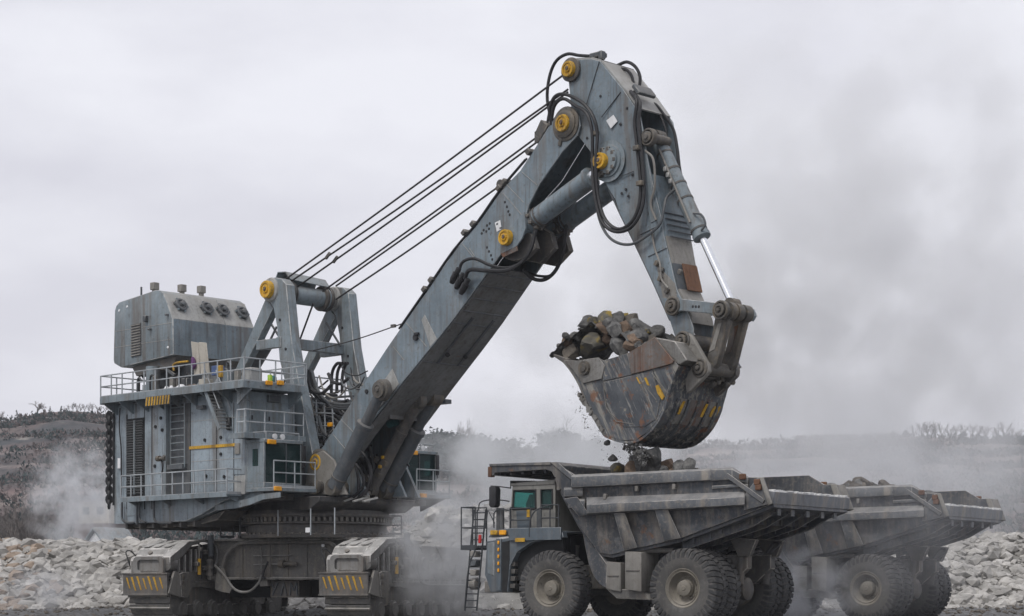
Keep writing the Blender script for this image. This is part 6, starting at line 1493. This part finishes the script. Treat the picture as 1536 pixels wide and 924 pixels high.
for k in range(190):
    x, y = random.uniform(HP[1].x + 0.1, HP[-1].x), random.uniform(-1.66, 1.0)
    rock(E.M @ V(x, y, heap(x, y) + 0.04), random.choice((0.06, 0.08, 0.1, 0.12, 0.15, 0.18, 0.24, 0.34)), random.choice(('rock_g', 'rock_g', 'rock_g', 'rock_g', 'rock_g', 'rock_g', 'rock_g', 'rock_y', 'rock_b', 'rock_b', 'rock_o')), 'small broken rock among the load heaped in the raised bucket', 'small rocks in the bucket load')
# falling rocks and grit
for px, py, s_ in ((958, 672, 0.0),): pass
rock(er(912, 665, -1.2), 0.12, 'rock_g', 'upper lone dark stone falling left of the grit stream', 'falling stones')
rock(er(919, 687, -1.2), 0.16, 'rock_g', 'lower lone dark stone falling left of the grit stream', 'falling stones')
rock(er(980, 685, -0.9), 0.42, 'rock_g', 'dark rock landing on the heap in the nearer truck', 'falling stones', 0)
gr = MB()
for k in range(620):
    t = random.random(); px = 948 + 18 * t + random.gauss(0, 4 + 9 * t * (1 - t) * 2); py = 662 + 32 * t + random.gauss(0, 2)
    p = er(px, py, -1.2 + random.gauss(0, 0.3)); s_ = random.choice((0.02, 0.03, 0.03, 0.04, 0.06, 0.1))
    gr.box(p, (s_, s_, s_), Matrix.Rotation(random.random() * 3, 3, Vector((1, 1, random.random())).normalized()))
for k in range(60):
    t_ = random.random(); p = er(862 + 46 * t_ - random.uniform(0, 10), 575 + 85 * t_ + random.uniform(0, 25), -1.5); s_ = random.uniform(0.015, 0.05)
    gr.box(p, (s_, s_, s_))
for k in range(40):
    p = er(random.uniform(905, 985), random.uniform(660, 705), -1.2); s_ = random.uniform(0.015, 0.035)
    gr.box(p, (s_, s_, s_))
tag(gr.build('falling_grit', M['rock_g']), 'dark grit pouring from the bucket into the nearer truck', 'grit', kind='stuff')
# loads in the trucks
def bed(fr, name, label, peak, base=5.35):
    def h(x, y):
        e = min(1, (3.0 - abs(y)) / 1.2) * min(1, max(0, (5.4 - x) / 1.0)) * min(1, max(0, (x + 2.6) / 2.2))
        return base - 0.9 + 0.9 * e + peak * math.exp(-((x - 2.0) / 1.7) ** 2 - (y / 1.6) ** 2) + 0.15 * noise.noise((x * 1.5, y * 1.5, 1))
    fill_mesh(name, fr, h, -3.3, 5.2, -2.95, 2.95, M['rock_b'], 'stuff', label, 'rubble', (34, 22))
    return h
h1 = bed(T, 'broken_rock', 'broken rock lying in the nearer truck bed', 0.8, 5.5)
h2 = bed(T2, 'broken_rock', 'broken rock heaped in the farther truck bed', 0.8, 5.6)
def tl(px, py, y): return T.M @ T.Y(px, py, y)
for (px, py), y, s_, k, lab in (((960, 699), 0.4, 0.55, 'rock_g', 'pale grey rock under the dark one on the nearer truck'), ((948, 704), 0.6, 0.4, 'rock_o', 'orange rock left of the heap peak in the nearer truck'),
        ((1003, 700), 0.3, 0.4, 'rock_o', 'orange-brown rock right of the heap peak in the nearer truck'), ((1030, 700), 0.5, 0.34, 'rock_g', 'dark rock at the right end of the nearer truck heap'), ((1020, 703), 0.8, 0.28, 'rock_g', 'small dark rock left of the rightmost dark rock on the nearer truck'),
        ((928, 706), 0.3, 0.32, 'rock_y', 'pale rock at the left end of the nearer truck heap'), ((984, 704), 0.6, 0.36, 'rock_g', 'grey rock in the middle of the nearer truck heap')):
    rock(tl(px, py, y), s_, k, lab, 'rocks on the nearer truck')
for k in range(26):
    x, y = random.uniform(-1.5, 4.2), random.uniform(-2.4, 2.4)
    rock(T.M @ Vector((x, y, h1(x, y) + 0.05)), random.uniform(0.12, 0.28), random.choice(('rock_g', 'rock_b', 'rock_o')), 'small broken rock lying in the nearer truck bed', 'small rocks on the nearer truck')
for k in range(60):
    x, y = random.uniform(-2.0, 4.6), random.uniform(-2.5, 2.5)
    rock(T2.M @ Vector((x, y, h2(x, y) + 0.08)), random.uniform(0.18, 0.5), random.choice(('rock_g', 'rock_b', 'rock_b')), 'broken rock heaped in the farther truck bed', 'rocks on the farther truck')

# ---- rubble bank behind the machines
def bank_h(x, y):
    cx = 0.0
    px = CX + F * x / y
    top = 4.15
    if 555 < px < 1000: top = 4.15 + 2.2 * smooth(555, 680, px) * (1 - smooth(800, 1000, px))
    if px > 1100: top = 4.15 + 0.3 * smooth(1100, 1400, px)
    t = (y - 104) / 12.0
    z = top * smooth(0, 1, t) if y < 116 else top * (1 - 0.75 * smooth(122, 150, y))
    return z + 0.35 * noise.noise((x * 0.25, y * 0.25, 0)) * min(1, max(0, t) * 2) + 0.15 * noise.noise((x * 0.9, y * 0.9, 5)) - 0.1
nx_, ny_ = 130, 30
vs = [(-62 + 124 * i / nx_, 101 + 52 * j / ny_, 0) for j in range(ny_ + 1) for i in range(nx_ + 1)]
vs = [(x, y, bank_h(x, y)) for x, y, _ in vs]
fs = [(j * (nx_ + 1) + i, j * (nx_ + 1) + i + 1, (j + 1) * (nx_ + 1) + i + 1, (j + 1) * (nx_ + 1) + i) for j in range(ny_) for i in range(nx_)]
M['bankm'] = mat_rock('rubble_ground', (0.22, 0.215, 0.20), (0.42, 0.41, 0.385), 0.9, bump=0.8)
bank = MB().add(vs, fs).build('rubble_bank', M['bankm'])
tag(bank, 'long bank of pale quarry rubble behind the machines', kind='structure')
stone_me = [rock_mesh('stone', 100 + k, M['stone'], 1, (1, 0.75 + 0.1 * (k % 3), 0.6), 5) for k in range(6)]
stone_bm = [rock_mesh('stone', 120 + k, M['stone_b'], 1, (1, 0.8, 0.6), 5) for k in range(3)]
random.seed(21)
cand = []
for k in range(11000):
    px = random.choice((random.uniform(-30, 240), random.uniform(-30, 240), random.uniform(1395, 1570), random.uniform(240, 1400), random.uniform(420, 500)))
    y = 103.5 + 13.5 * random.random() ** 0.9
    x = (px - CX) * y / F
    s_ = random.choice((0.07, 0.08, 0.10, 0.12, 0.14, 0.17, 0.21, 0.27, 0.38, 0.62)) * random.uniform(0.8, 1.25)
    vis = (px < 190 or px > 1425 or 440 < px < 482)
    cand.append((s_ if vis else s_ * 0.01, px, x, y, s_))
cand.sort(reverse=True)
loose = MB(); loose_b = MB()
base_v = [[v.co.copy() for v in me.vertices] for me in stone_me]
base_f = [[tuple(p.vertices) for p in me.polygons] for me in stone_me]
for i, (k_, px, x, y, s_) in enumerate(cand):
    z = bank_h(x, y) + s_ * 0.12
    rot = Matrix.Rotation(random.random() * 6.28, 4, 'Z') @ Matrix.Rotation(random.uniform(-0.6, 0.6), 4, 'X')
    brown = px < 60 + random.gauss(0, 25) and random.random() < 0.4
    if i < 300:
        o = put('stone', random.choice(stone_bm if brown else stone_me), None, bank, TR((x, y, z)) @ rot @ Matrix.Diagonal((s_ * random.uniform(0.85, 1.3), s_, s_ * random.uniform(0.7, 1.1), 1)))
    else:
        q = random.randrange(6)
        (loose_b if brown else loose).add([V(x, y, z) + (rot.to_3x3() @ (v * s_)) for v in base_v[q]], base_f[q])
tag(loose.build('loose_stones', M['stone'], bank, smooth=0), kind='stuff')
tag(loose_b.build('loose_stones', M['stone_b'], bank, smooth=0), kind='stuff')
def berm_h(x, y): return 0.72 * smooth(96.5, 101, y) * (1 - 0.5 * smooth(102.5, 105, y)) * (0.75 + 0.5 * noise.noise((x * 0.12, y * 0.1, 7))) + 0.16 * noise.noise((x * 0.5, y * 0.5, 1)) + 0.07 * noise.noise((x * 1.7, y * 1.7, 2)) - 0.1
vs = [(-62 + 124 * i / 300, 96 + 9.5 * j / 24, 0) for j in range(25) for i in range(301)]
vs = [(x, y, berm_h(x, y)) for x, y, _ in vs]
tag(MB().add(vs, [(j * 301 + i, j * 301 + i + 1, (j + 1) * 301 + i + 1, (j + 1) * 301 + i) for j in range(24) for i in range(300)]).build('gravel_berm', M['ground']), 'low dark berm of crushed gravel in front of the rubble bank', kind='structure')
# gravel scattered on the quarry floor
gv = MB()
for k in range(4200):
    y = random.choice((random.uniform(78, 104), random.uniform(97.5, 103.5))); x = (random.uniform(-40, 1576) - CX) * y / F; s_ = random.choice((0.03, 0.04, 0.05, 0.07, 0.10, 0.16))
    q = random.randrange(6); rot = Matrix.Rotation(random.random() * 6.28, 3, 'Z')
    gv.add([V(x, y, (berm_h(x, y) if y > 96 else -0.03) + s_ * 0.2) + rot @ (v * s_) for v in base_v[q]], base_f[q])
tag(gv.build('floor_gravel', M['rock_b'], smooth=0), 'dusty loose gravel strewn over the quarry floor', 'gravel', kind='stuff')

# ---- hills ------------------------------------------------------------
RID = [(-400, 640), (0, 634), (30, 628), (70, 622), (120, 621), (165, 624), (250, 640), (400, 668), (600, 676), (700, 672), (760, 676), (850, 676), (960, 672), (1100, 668), (1250, 662), (1330, 655), (1420, 656), (1536, 658), (1900, 640)]
def ridge_row(px):
    for (a, b), (c, d) in zip(RID, RID[1:]):
        if px <= c: return b + (d - b) * smooth(a, c, px) if px > a else b
    return RID[-1][1]
def hill_h(x, y):
    px = CX + F * x / y
    top = CH + (HY - ridge_row(px)) * 560 / F
    t = smooth(235, 560, y) if y < 560 else 1
    t = 0.75 * t + 0.25 * min(1, max(0, (y - 235) / 325))
    z = top * t
    st = 4.6
    w = z / st; fr_ = w - math.floor(w)
    z = 0.35 * z + 0.65 * st * (math.floor(w) + smooth(0.45, 0.95, fr_))
    nzv = 2.2 * noise.noise((x * 0.02, y * 0.02, 0)) + 1.0 * noise.noise((x * 0.07, y * 0.07, 2)) + 0.4 * noise.noise((x * 0.2, y * 0.2, 4))
    if y > 560: z = top * (1 - 0.3 * smooth(560, 800, y))
    return z * 1.0 + nzv * min(1, max(0.05, t * 1.5)) * (0.4 if 500 < y < 580 else 1) - 0.3
hx0, hx1, hy0, hy1 = -260, 260, 225, 800
nx_, ny_ = 200, 150
vs = []
for j in range(ny_ + 1):
    y = hy0 + (hy1 - hy0) * (j / ny_)
    for i in range(nx_ + 1):
        x = (hx0 + (hx1 - hx0) * i / nx_) * (0.6 + 0.5 * y / 560)
        vs.append((x, y, hill_h(x, y)))
fs = [(j * (nx_ + 1) + i, j * (nx_ + 1) + i + 1, (j + 1) * (nx_ + 1) + i + 1, (j + 1) * (nx_ + 1) + i) for j in range(ny_) for i in range(nx_)]
m, N, L, B = principled('hillside')  # distance haze put into the hill colours, lighter and cooler
tc = N.new('ShaderNodeTexCoord').outputs['Object']
g = N.new('ShaderNodeNewGeometry'); sx = N.new('ShaderNodeSeparateXYZ'); L.new(g.outputs['True Normal'], sx.inputs[0])
scrub = mixc(N, L, ramp(N, L, nz(N, L, tc, 0.03, 6, 0.65), 0.35, 0.65), (0.060, 0.074, 0.082), (0.15, 0.118, 0.112))
soil = mixc(N, L, ramp(N, L, nz(N, L, tc, 0.05, 6, 0.6), 0.4, 0.65), (0.165, 0.122, 0.118), (0.34, 0.29, 0.265))
band = nz(N, L, tc, 1.0, 5, 0.6, (0.018, 0.018, 0.22))
flat = mul(N, L, ramp(N, L, sx.outputs[2], 0.955, 0.99), ramp(N, L, nz(N, L, tc, 0.035, 5, 0.6), 0.38, 0.6))
c = mixc(N, L, ramp(N, L, band, 0.47, 0.62), scrub, soil)
c = mixc(N, L, mul(N, L, flat, 0.75), c, (0.25, 0.21, 0.19))
c = mixc(N, L, mul(N, L, ramp(N, L, nz(N, L, tc, 0.25, 5, 0.6, (0.6, 0.6, 2.5)), 0.62, 0.70), 0.6), c, (0.38, 0.35, 0.31))
c = mixc(N, L, mul(N, L, ramp(N, L, nz(N, L, tc, 0.5, 6, 0.7), 0.5, 0.65), 0.7), c, (0.045, 0.05, 0.05))
L.new(c, B.inputs['Base Color']); B.inputs['Roughness'].default_value = 0.95; B.inputs['Specular IOR Level'].default_value = 0.1
tag(MB().add(vs, fs).build('hillside', m), 'terraced scrub-covered quarry hillside across the background', kind='structure')
# scrub
random.seed(5)
sc = MB(); sc2 = MB()
for k in range(30000):
    y = random.uniform(238, 530); px = random.uniform(-40, 1580)
    x = (px - CX) * y / F; z = hill_h(x, y)
    if noise.noise((x * 0.03, y * 0.05, 9)) < (-0.12 if y > 400 else -0.35): continue
    h = random.uniform(0.7, 1.9); w = h * random.uniform(0.6, 1.0)
    tgt = sc if random.random() < 0.6 else sc2
    for j in range(7):
        a = random.random() * 6.28; p = V(x + random.gauss(0, w * 0.45), y + random.gauss(0, w * 0.4), z + h * random.uniform(0.05, 0.9))
        r_ = w * random.uniform(0.18, 0.42); d1 = V(math.cos(a), math.sin(a), random.uniform(-0.5, 0.7)) * r_; d2 = V(-math.sin(a) * 0.4, math.cos(a) * 0.4, 1) * r_
        tgt.add([p - d1 - d2 * 0.6, p + d1 * 0.7 - d2 * 0.3, p + d1 * 0.3 + d2], [(0, 1, 2)])
tag(sc.build('scrub', M['conifer'], smooth=0), 'dark evergreen scrub covering the quarry hillside', 'scrub', kind='stuff')
tag(sc2.build('scrub', M['brush'], smooth=0), 'brown leafless scrub covering the quarry hillside', 'scrub', kind='stuff')

# ---- trees ------------------------------------------------------------
def bare_tree(seed, h=7.0, spread=0.5, levels=4):
    rnd = random.Random(seed); tk, tw_ = MB(), MB()
    def grow(p, d, L_, r, lev):
        q = p + d * L_
        mid = (p + q) / 2 + V(rnd.gauss(0, L_ * 0.05), rnd.gauss(0, L_ * 0.05), 0)
        (tk if lev < 2 else tw_).tube([p, mid, q], (r, r * 0.62), 5 if lev < 2 else 3, 2 if lev < 2 else 1)
        if lev >= levels: return
        for k in range(rnd.randint(3, 4) if lev else rnd.randint(5, 7)):
            a = rnd.random() * 6.28; s_ = spread * rnd.uniform(0.7, 1.3)
            t1 = d.orthogonal().normalized(); t2 = d.cross(t1)
            nd = (d + (t1 * math.cos(a) + t2 * math.sin(a)) * s_ + V(0, 0, 0.15)).normalized()
            st_ = p.lerp(q, rnd.uniform(0.4, 1.0))
            grow(st_, nd, L_ * rnd.uniform(0.55, 0.75), r * 0.55, lev + 1)
    grow(V(0, 0, -0.3), V(rnd.gauss(0, 0.05), rnd.gauss(0, 0.05), 1).normalized(), h * 0.4, h * 0.022, 0)
    a = tk.mesh('trunk'); b = tw_.mesh('crown', smooth=0); a.materials.append(M['bark']); b.materials.append(M['twig'])
    return a, b
def leafy_tree(seed, h, conic):
    rnd = random.Random(seed); tk, cr = MB(), MB()
    tk.tube([V(0, 0, -0.3), V(rnd.gauss(0, 0.1), 0, h * 0.5), V(0, 0, h * 0.92)], (h * 0.03, 0.02), 6, 2)
    blobs = []
    for k in range(26): 
        t = rnd.random()
        R_ = (h * 0.26 * (1 - t) + 0.1) if conic else h * 0.32 * math.sqrt(max(0.05, 1 - (2 * t - 1) ** 2))
        a = rnd.random() * 6.28; rr = R_ * math.sqrt(rnd.random())
        blobs.append((V(rr * math.cos(a), rr * math.sin(a), h * (0.2 + 0.78 * t)), h * (0.07 if conic else 0.11)))
        if k % 3 == 0: tk.tube([V(0, 0, h * (0.15 + 0.6 * t)), blobs[-1][0]], (h * 0.01, 0.01), 4, 1)
    for c_, r_ in blobs:
        for j in range(46):
            d = V(rnd.gauss(0, 1), rnd.gauss(0, 1), rnd.gauss(0, 0.7)); p = c_ + d * r_ * 0.55
            a = rnd.random() * 6.28; s_ = r_ * rnd.uniform(0.2, 0.4)
            d1 = V(math.cos(a), math.sin(a), rnd.uniform(-0.6, 0.6)) * s_; d2 = V(rnd.uniform(-0.5, 0.5), rnd.uniform(-0.5, 0.5), 1) * s_
            cr.add([p - d1, p + d1, p + d2], [(0, 1, 2)])
    a = tk.mesh('trunk'); b = cr.mesh('crown', smooth=0); a.materials.append(M['bark']); b.materials.append(M['conifer'])
    return a, b
bare = [bare_tree(s_, 7, sp) for s_, sp in ((1, 0.55), (2, 0.45), (3, 0.7), (4, 0.5))]
ever = [leafy_tree(11, 6, True), leafy_tree(12, 6, True)]
bush = [leafy_tree(21, 6, False), leafy_tree(22, 6, False), leafy_tree(23, 6, False)]
def tree(kind, v, px, py_top, y, label, group, wide=1.0, name=None):
    x = (px - CX) * y / F; z = hill_h(x, y)
    h = max(2.2, CH + (HY - py_top + (5 if kind == 'bare' and y > 400 else 0)) * y / F - z)
    me_t, me_c = {'bare': bare, 'ever': ever, 'bush': bush}[kind][v]
    hh = max(v_.co.z for v_ in me_c.vertices)
    r = empty({'bare': 'bare_tree', 'ever': 'conifer_tree', 'bush': 'evergreen_tree'}[kind], TR((x, y, z)) @ Matrix.Rotation(random.random() * 6.28, 4, 'Z') @ Matrix.Diagonal((h / hh * wide, h / hh * wide, h / hh, 1)))
    put('trunk', me_t, None, r); put('crown', me_c, None, r)
    return tag(r, label, 'tree', group)
ORD = ['first', 'second', 'third', 'fourth', 'fifth', 'sixth', 'seventh', 'eighth', 'ninth', 'tenth', 'eleventh', 'twelfth', 'thirteenth', 'fourteenth', 'fifteenth', 'sixteenth', 'seventeenth', 'eighteenth', 'nineteenth', 'twentieth', 'twenty-first', 'twenty-second', 'twenty-third', 'twenty-fourth', 'twenty-fifth', 'twenty-sixth']
random.seed(31)
tree('ever', 0, 25, 617, 548, 'lone dark conifer on the ridge at the far left', 'conifers on the left ridge')
tree('ever', 1, 75, 613, 548, 'dark conifer right of the spreading bare tree on the left ridge', 'conifers on the left ridge')
tree('ever', 0, 92, 613, 548, 'slim dark conifer at the start of the bare tree row, left ridge', 'conifers on the left ridge')
tree('bare', 2, 55, 605, 545, 'wide spreading bare tree on the left ridge between two conifers', 'bare trees on the left ridge', 1.9)
tree('bare', 3, 0, 620, 548, 'bare tree cut by the left edge of the photo on the ridge', 'bare trees on the left ridge', 1.2)
for k_, (px, pt) in enumerate(((98, 614), (104, 611), (110, 607), (116, 609), (121, 612), (127, 610), (133, 613), (139, 607), (146, 611), (152, 613), (158, 614), (164, 616), (171, 618))):
    tree('bare', random.randrange(4), px, pt, 550 + random.uniform(-6, 6), ORD[k_] + ' bare tree from the left in the row on the left ridge', 'bare trees in the left ridge row')
for k_, (px, pt) in enumerate(((4, 760), (12, 742), (22, 752), (31, 765), (39, 738), (52, 745), (66, 752))):
    tree('bare', random.randrange(4), px, pt, 270 + random.uniform(-10, 15), ORD[k_] + ' leafless bush from the left at the foot of the left hillside', 'bare trees at the hill foot')
for k_, (px, pt) in enumerate(((652, 645), (662, 640), (672, 642), (690, 652), (715, 648), (728, 650), (748, 655), (772, 654), (822, 644), (838, 640), (852, 650), (868, 655), (900, 652), (930, 655))):
    tree('bush', random.randrange(3), px, pt, 430 + random.uniform(-20, 20), ORD[k_] + ' round evergreen from the left in the belt behind truck and boom', 'evergreens behind the dust', 1.2)
tree('bare', 1, 681, 632, 440, 'thin bare tree above the evergreens right of the boom foot', 'bare trees behind the dust')
tree('bare', 0, 840, 628, 440, 'tall thin bare tree above the evergreens left of the bucket', 'bare trees behind the dust')
tree('bare', 3, 700, 648, 440, 'low bare tree among the evergreens behind the haul truck cab', 'bare trees behind the dust')
tree('bush', 0, 1358, 644, 520, 'dark round evergreen at the left end of the right ridge row', 'evergreens on the right ridge')
tree('bush', 1, 1340, 650, 520, 'dim round evergreen left of the dark one on the right ridge', 'evergreens on the right ridge')
for k_, (px, pt) in enumerate(((1300, 650), (1318, 648), (1372, 641), (1382, 636), (1393, 635), (1404, 634), (1414, 638), (1426, 643), (1434, 641), (1446, 640), (1458, 638), (1468, 637), (1480, 640), (1498, 640), (1508, 636), (1518, 642), (1530, 646))):
    tree('bare', random.randrange(4), px, pt, 530 + random.uniform(-8, 8), ORD[k_] + ' pale bare tree from the left in the row along the right ridge', 'bare trees on the right ridge')
for k, px in enumerate(sorted(random.uniform(1260, 1545) for _ in range(26))):
    tree('bush', random.randrange(3), px, 668 + random.uniform(-6, 10), 490 + random.uniform(-15, 15), ORD[k] + ' dusty evergreen from the left in the belt below the right ridge', 'evergreens below the right ridge', 1.3)

# ---- sheds half hidden by dust on the left
S1 = Frame(-40.2, 190, 18)
sh = MB().prism([(-2.2, -1.6, 0), (2.2, -1.6, 0), (2.2, -1.6, 3.4), (0, -1.6, 5.6), (-2.2, -1.6, 3.4)], (0, 4, 0)).build('shed', M['white']); sh.matrix_basis = TR((-39.6, 192, 1.6)) @ Matrix.Rotation(RAD(-35), 4, 'Z')
MB().prism([(-2.6, -2.0, 3.1), (0, -2.0, 5.8), (0, -2.0, 6.0), (-2.6, -2.0, 3.3)], (0, 4.6, 0)).prism([(2.6, -2.0, 3.1), (0, -2.0, 5.8), (0, -2.0, 6.0), (2.6, -2.0, 3.3)], (0, 4.6, 0)).build('roof', M['grey'], sh)
MB().span(-0.6, 0.6, -1.66, -1.6, 0, 2.4).build('door', M['grey_dk'], sh)
tag(sh, 'small pale gabled shed with bluish roof in the dust at left', 'shed')
sh2 = MB().span(-1.9, 1.9, -1.6, 1.6, 0, 2.5).build('site_hut', M['pale']); sh2.matrix_basis = TR((-45.0, 215, 8.7)) @ Matrix.Rotation(RAD(-20), 4, 'Z')
MB().span(-2.1, 2.1, -1.8, 1.8, 2.5, 2.65).build('roof', M['tank'], sh2)
for x in (-1.0, 0.8): MB().span(x - 0.4, x + 0.4, -1.65, -1.6, 1.0, 1.8).build('window', M['glass_dk'], sh2)
MB().span(-2.2, 2.2, -2.0, 2.0, -9, 0).build('plinth', M['brush'], sh2)
tag(sh2, 'tan flat-roofed site hut in the dust above the gabled shed', 'hut')

# ---- loose gear on the excavator deck
def gear(mb, name, mat, label, cat, group=None, bevel=0.02):
    me = mb.mesh(name, bevel); o = put(name, me, mat, None, E.M); return tag(o, label, cat, group)
b0, b1, b2, b3 = E.Y(291, 563, -4.2), E.Y(300, 562, -4.2), E.Y(297, 514, -4.2), E.Y(286, 512, -4.2)
gear(MB().prism([b0, b1, b2, b3], (0, 0.06, 0)), 'board', M['pale'], 'left pale board leaning upright on the excavator deck', 'board', 'boards on the deck')
b0, b1, b2, b3 = E.Y(301, 561, -4.25), E.Y(314, 560, -4.25), E.Y(309, 514, -4.25), E.Y(297.5, 513, -4.25)
gear(MB().prism([b0, b1, b2, b3], (0, 0.06, 0)), 'board', M['pale'], 'right stained board leaning upright on the excavator deck', 'board', 'boards on the deck')
P = [E.Y(*q, -4.4) for q in ((286, 534), (289, 538), (291, 549), (287, 555), (285, 548))]
gear(MB().prism(P, (0, 0.2, 0)), 'cloth', M['purple'], 'purple cloth hung beside the pale boards on the deck', 'cloth', None, 0.05)
gear(MB().tube([E.Y(261, 556, -4.4), E.Y(260, 548, -4.4), E.Y(266, 544, -4.4), E.Y(282, 542, -4.4)], 0.05), 'bent_pipe', M['yellow'], 'yellow bent pipe left of the purple cloth on the deck', 'pipe', None, 0)
for px, py, w, h, mt, lab in ((250, 581, 0.35, 0.5, 'white', 'left white jug on the deck behind the railing'), (257, 581, 0.32, 0.5, 'white', 'right white jug on the deck behind the railing'), (272, 580, 0.6, 0.5, 'white', 'white bucket-like drum on the deck below the boards'), (309, 570, 0.5, 0.6, 'pale', 'pale carton on the deck right of the boards'), (292, 578, 0.5, 0.4, 'rock_o', 'orange-brown crate on the deck under the boards')):
    c_ = E.Y(px, py, -4.9); c_.z = dz + 0.1 + h / 2
    gear(MB().lathe(c_ - V(0, 0, h / 2), (0, 0, 1), [(0, w * 0.45), (0.03, w * 0.5), (h * 0.7, w * 0.5), (h * 0.85, w * 0.3), (h, w * 0.2)], 14) if mt == 'white' else MB().box(c_, (w, w, h)), {'white': 'jug', 'pale': 'carton', 'rock_o': 'crate'}[mt], M[mt], lab, {'white': 'jug', 'pale': 'carton', 'rock_o': 'crate'}[mt])
c_ = E.Y(327, 556, -4.9); gear(MB().box(c_, (0.5, 0.4, 0.45)), 'toolbox', M['blue'], 'blue toolbox on the deck right of the boards', 'box')
c_ = E.Y(331, 557, -5.3); gear(MB().box(c_, (0.22, 0.15, 0.55)), 'canister', M['yellow'], 'yellow canister in front of the blue toolbox', 'canister')
c_ = E.Y(378, 557, -5.2); c_.z = dz + 0.5; gear(MB().box(c_, (0.7, 0.7, 0.8)), 'cabinet', M['grey_lt'], 'light grey cabinet at the front corner of the deck', 'cabinet', None, 0.06)
c_ = E.X(407, 560, 1.0); gear(MB().box(V(0.9, c_.y, dz + 0.45), (0.2, 0.16, 0.7)), 'canister', M['green_hi'], 'lime green canister on the deck above the amber lamps', 'canister')
c_ = E.X(414, 556, 0.9); gear(MB().box(V(0.7, c_.y, dz + 0.45), (0.3, 0.3, 0.7)), 'pump_unit', M['teal'], 'dark teal pump unit on the deck beside the gantry leg', 'pump', None, 0.08)

# ================================================================== AIR AND DUST
hz = MB().span(-420, 420, -12, 900, -2.0, 75).build('haze', None)
m = bpy.data.materials.new('thin_haze'); m.use_nodes = True
N, L = m.node_tree.nodes, m.node_tree.links; N.clear()
o_ = N.new('ShaderNodeOutputMaterial'); pv = N.new('ShaderNodeVolumePrincipled')
pv.inputs['Color'].default_value = (0.88, 0.91, 0.97, 1); pv.inputs['Density'].default_value = 0.00018; pv.inputs['Anisotropy'].default_value = 0.1
L.new(pv.outputs[0], o_.inputs['Volume'])
hz.data.materials.append(m); tag(hz, 'thin grey dusty haze filling the quarry air', 'haze', kind='stuff')
def dust(px, py, y, sx, sy, sz, dens, seed, label, lo=0.42, hi=0.72, scale=1.6, col=(0.81, 0.82, 0.845)):
    bm = bmesh.new(); bmesh.ops.create_icosphere(bm, subdivisions=3, radius=1.0)
    me = bpy.data.meshes.new('dust_cloud'); bm.to_mesh(me); bm.free()
    o = bpy.data.objects.new('dust_cloud', me); COL.objects.link(o)
    o.location = ((px - CX) * y / F, y, CH + (HY - py) * y / F); o.scale = (sx, sy, sz)
    m = bpy.data.materials.new('dust'); m.use_nodes = True
    N, L = m.node_tree.nodes, m.node_tree.links; N.clear()
    out = N.new('ShaderNodeOutputMaterial'); pv = N.new('ShaderNodeVolumePrincipled')
    pv.inputs['Color'].default_value = col + (1,); pv.inputs['Anisotropy'].default_value = 0.15
    tc = N.new('ShaderNodeTexCoord').outputs['Object']
    ln = N.new('ShaderNodeVectorMath'); ln.operation = 'LENGTH'; L.new(tc, ln.inputs[0])
    fall = ramp(N, L, ln.outputs['Value'], 0.25, 1.0, 1.0, 0.0)
    mp = N.new('ShaderNodeMapping'); mp.inputs['Location'].default_value = (seed * 3.1, seed * 1.7, seed); mp.inputs['Scale'].default_value = (1, sy / sx, sz / sx)
    L.new(tc, mp.inputs[0])
    n = nz(N, L, mp.outputs[0], scale, 6, 0.6)
    dn = mul(N, L, mul(N, L, fall, ramp(N, L, n, lo, hi)), dens)
    L.new(dn, pv.inputs['Density']); L.new(pv.outputs[0], out.inputs['Volume'])
    me.materials.append(m)
    return tag(o, label, 'dust', kind='stuff')
PL = (0.965, 0.97, 0.98)
dust(1120, 520, 150, 26, 9, 24, 0.30, 1, 'tall grey dust cloud billowing up behind the bucket', 0.43, 0.62, 3.8, PL)
dust(1340, 400, 160, 26, 9, 28, 0.20, 5, 'upper dust plume drifting out over the right half of the sky', 0.43, 0.62, 4.2, PL)
dust(1270, 725, 125, 18, 6, 7.4, 0.30, 2, 'low dust cloud rising behind the haul trucks', 0.38, 0.64, 3.4, (0.88, 0.89, 0.91))
dust(790, 735, 118, 12, 5, 6.2, 0.55, 3, 'dust cloud hanging between boom foot and truck cab', 0.42, 0.60, 3.8, (0.88, 0.895, 0.91))
dust(676, 830, 88.0, 3.5, 2.4, 3.7, 1.15, 4, 'dust drifting past the right-hand crawler below the far cab', 0.40, 0.62, 2.8, (0.86, 0.87, 0.885))
dust(1195, 890, 83.5, 3.0, 2.2, 2.3, 0.75, 6, 'dust kicked up between the two haul trucks', 0.42, 0.62, 3.0)
dust(1340, 800, 81.5, 6.5, 3.0, 4.2, 0.10, 8, 'thin dust veil over the farther haul truck', 0.38, 0.66, 2.8)
dust(118, 750, 150, 4.6, 3, 5.2, 0.9, 7, 'small dust puff in front of the left hillside', 0.42, 0.62, 3.2, (0.88, 0.89, 0.91))
dust(60, 885, 100, 3.6, 2, 1.6, 0.5, 9, 'low dust drifting over the left rubble bank', 0.42, 0.62, 2.8)
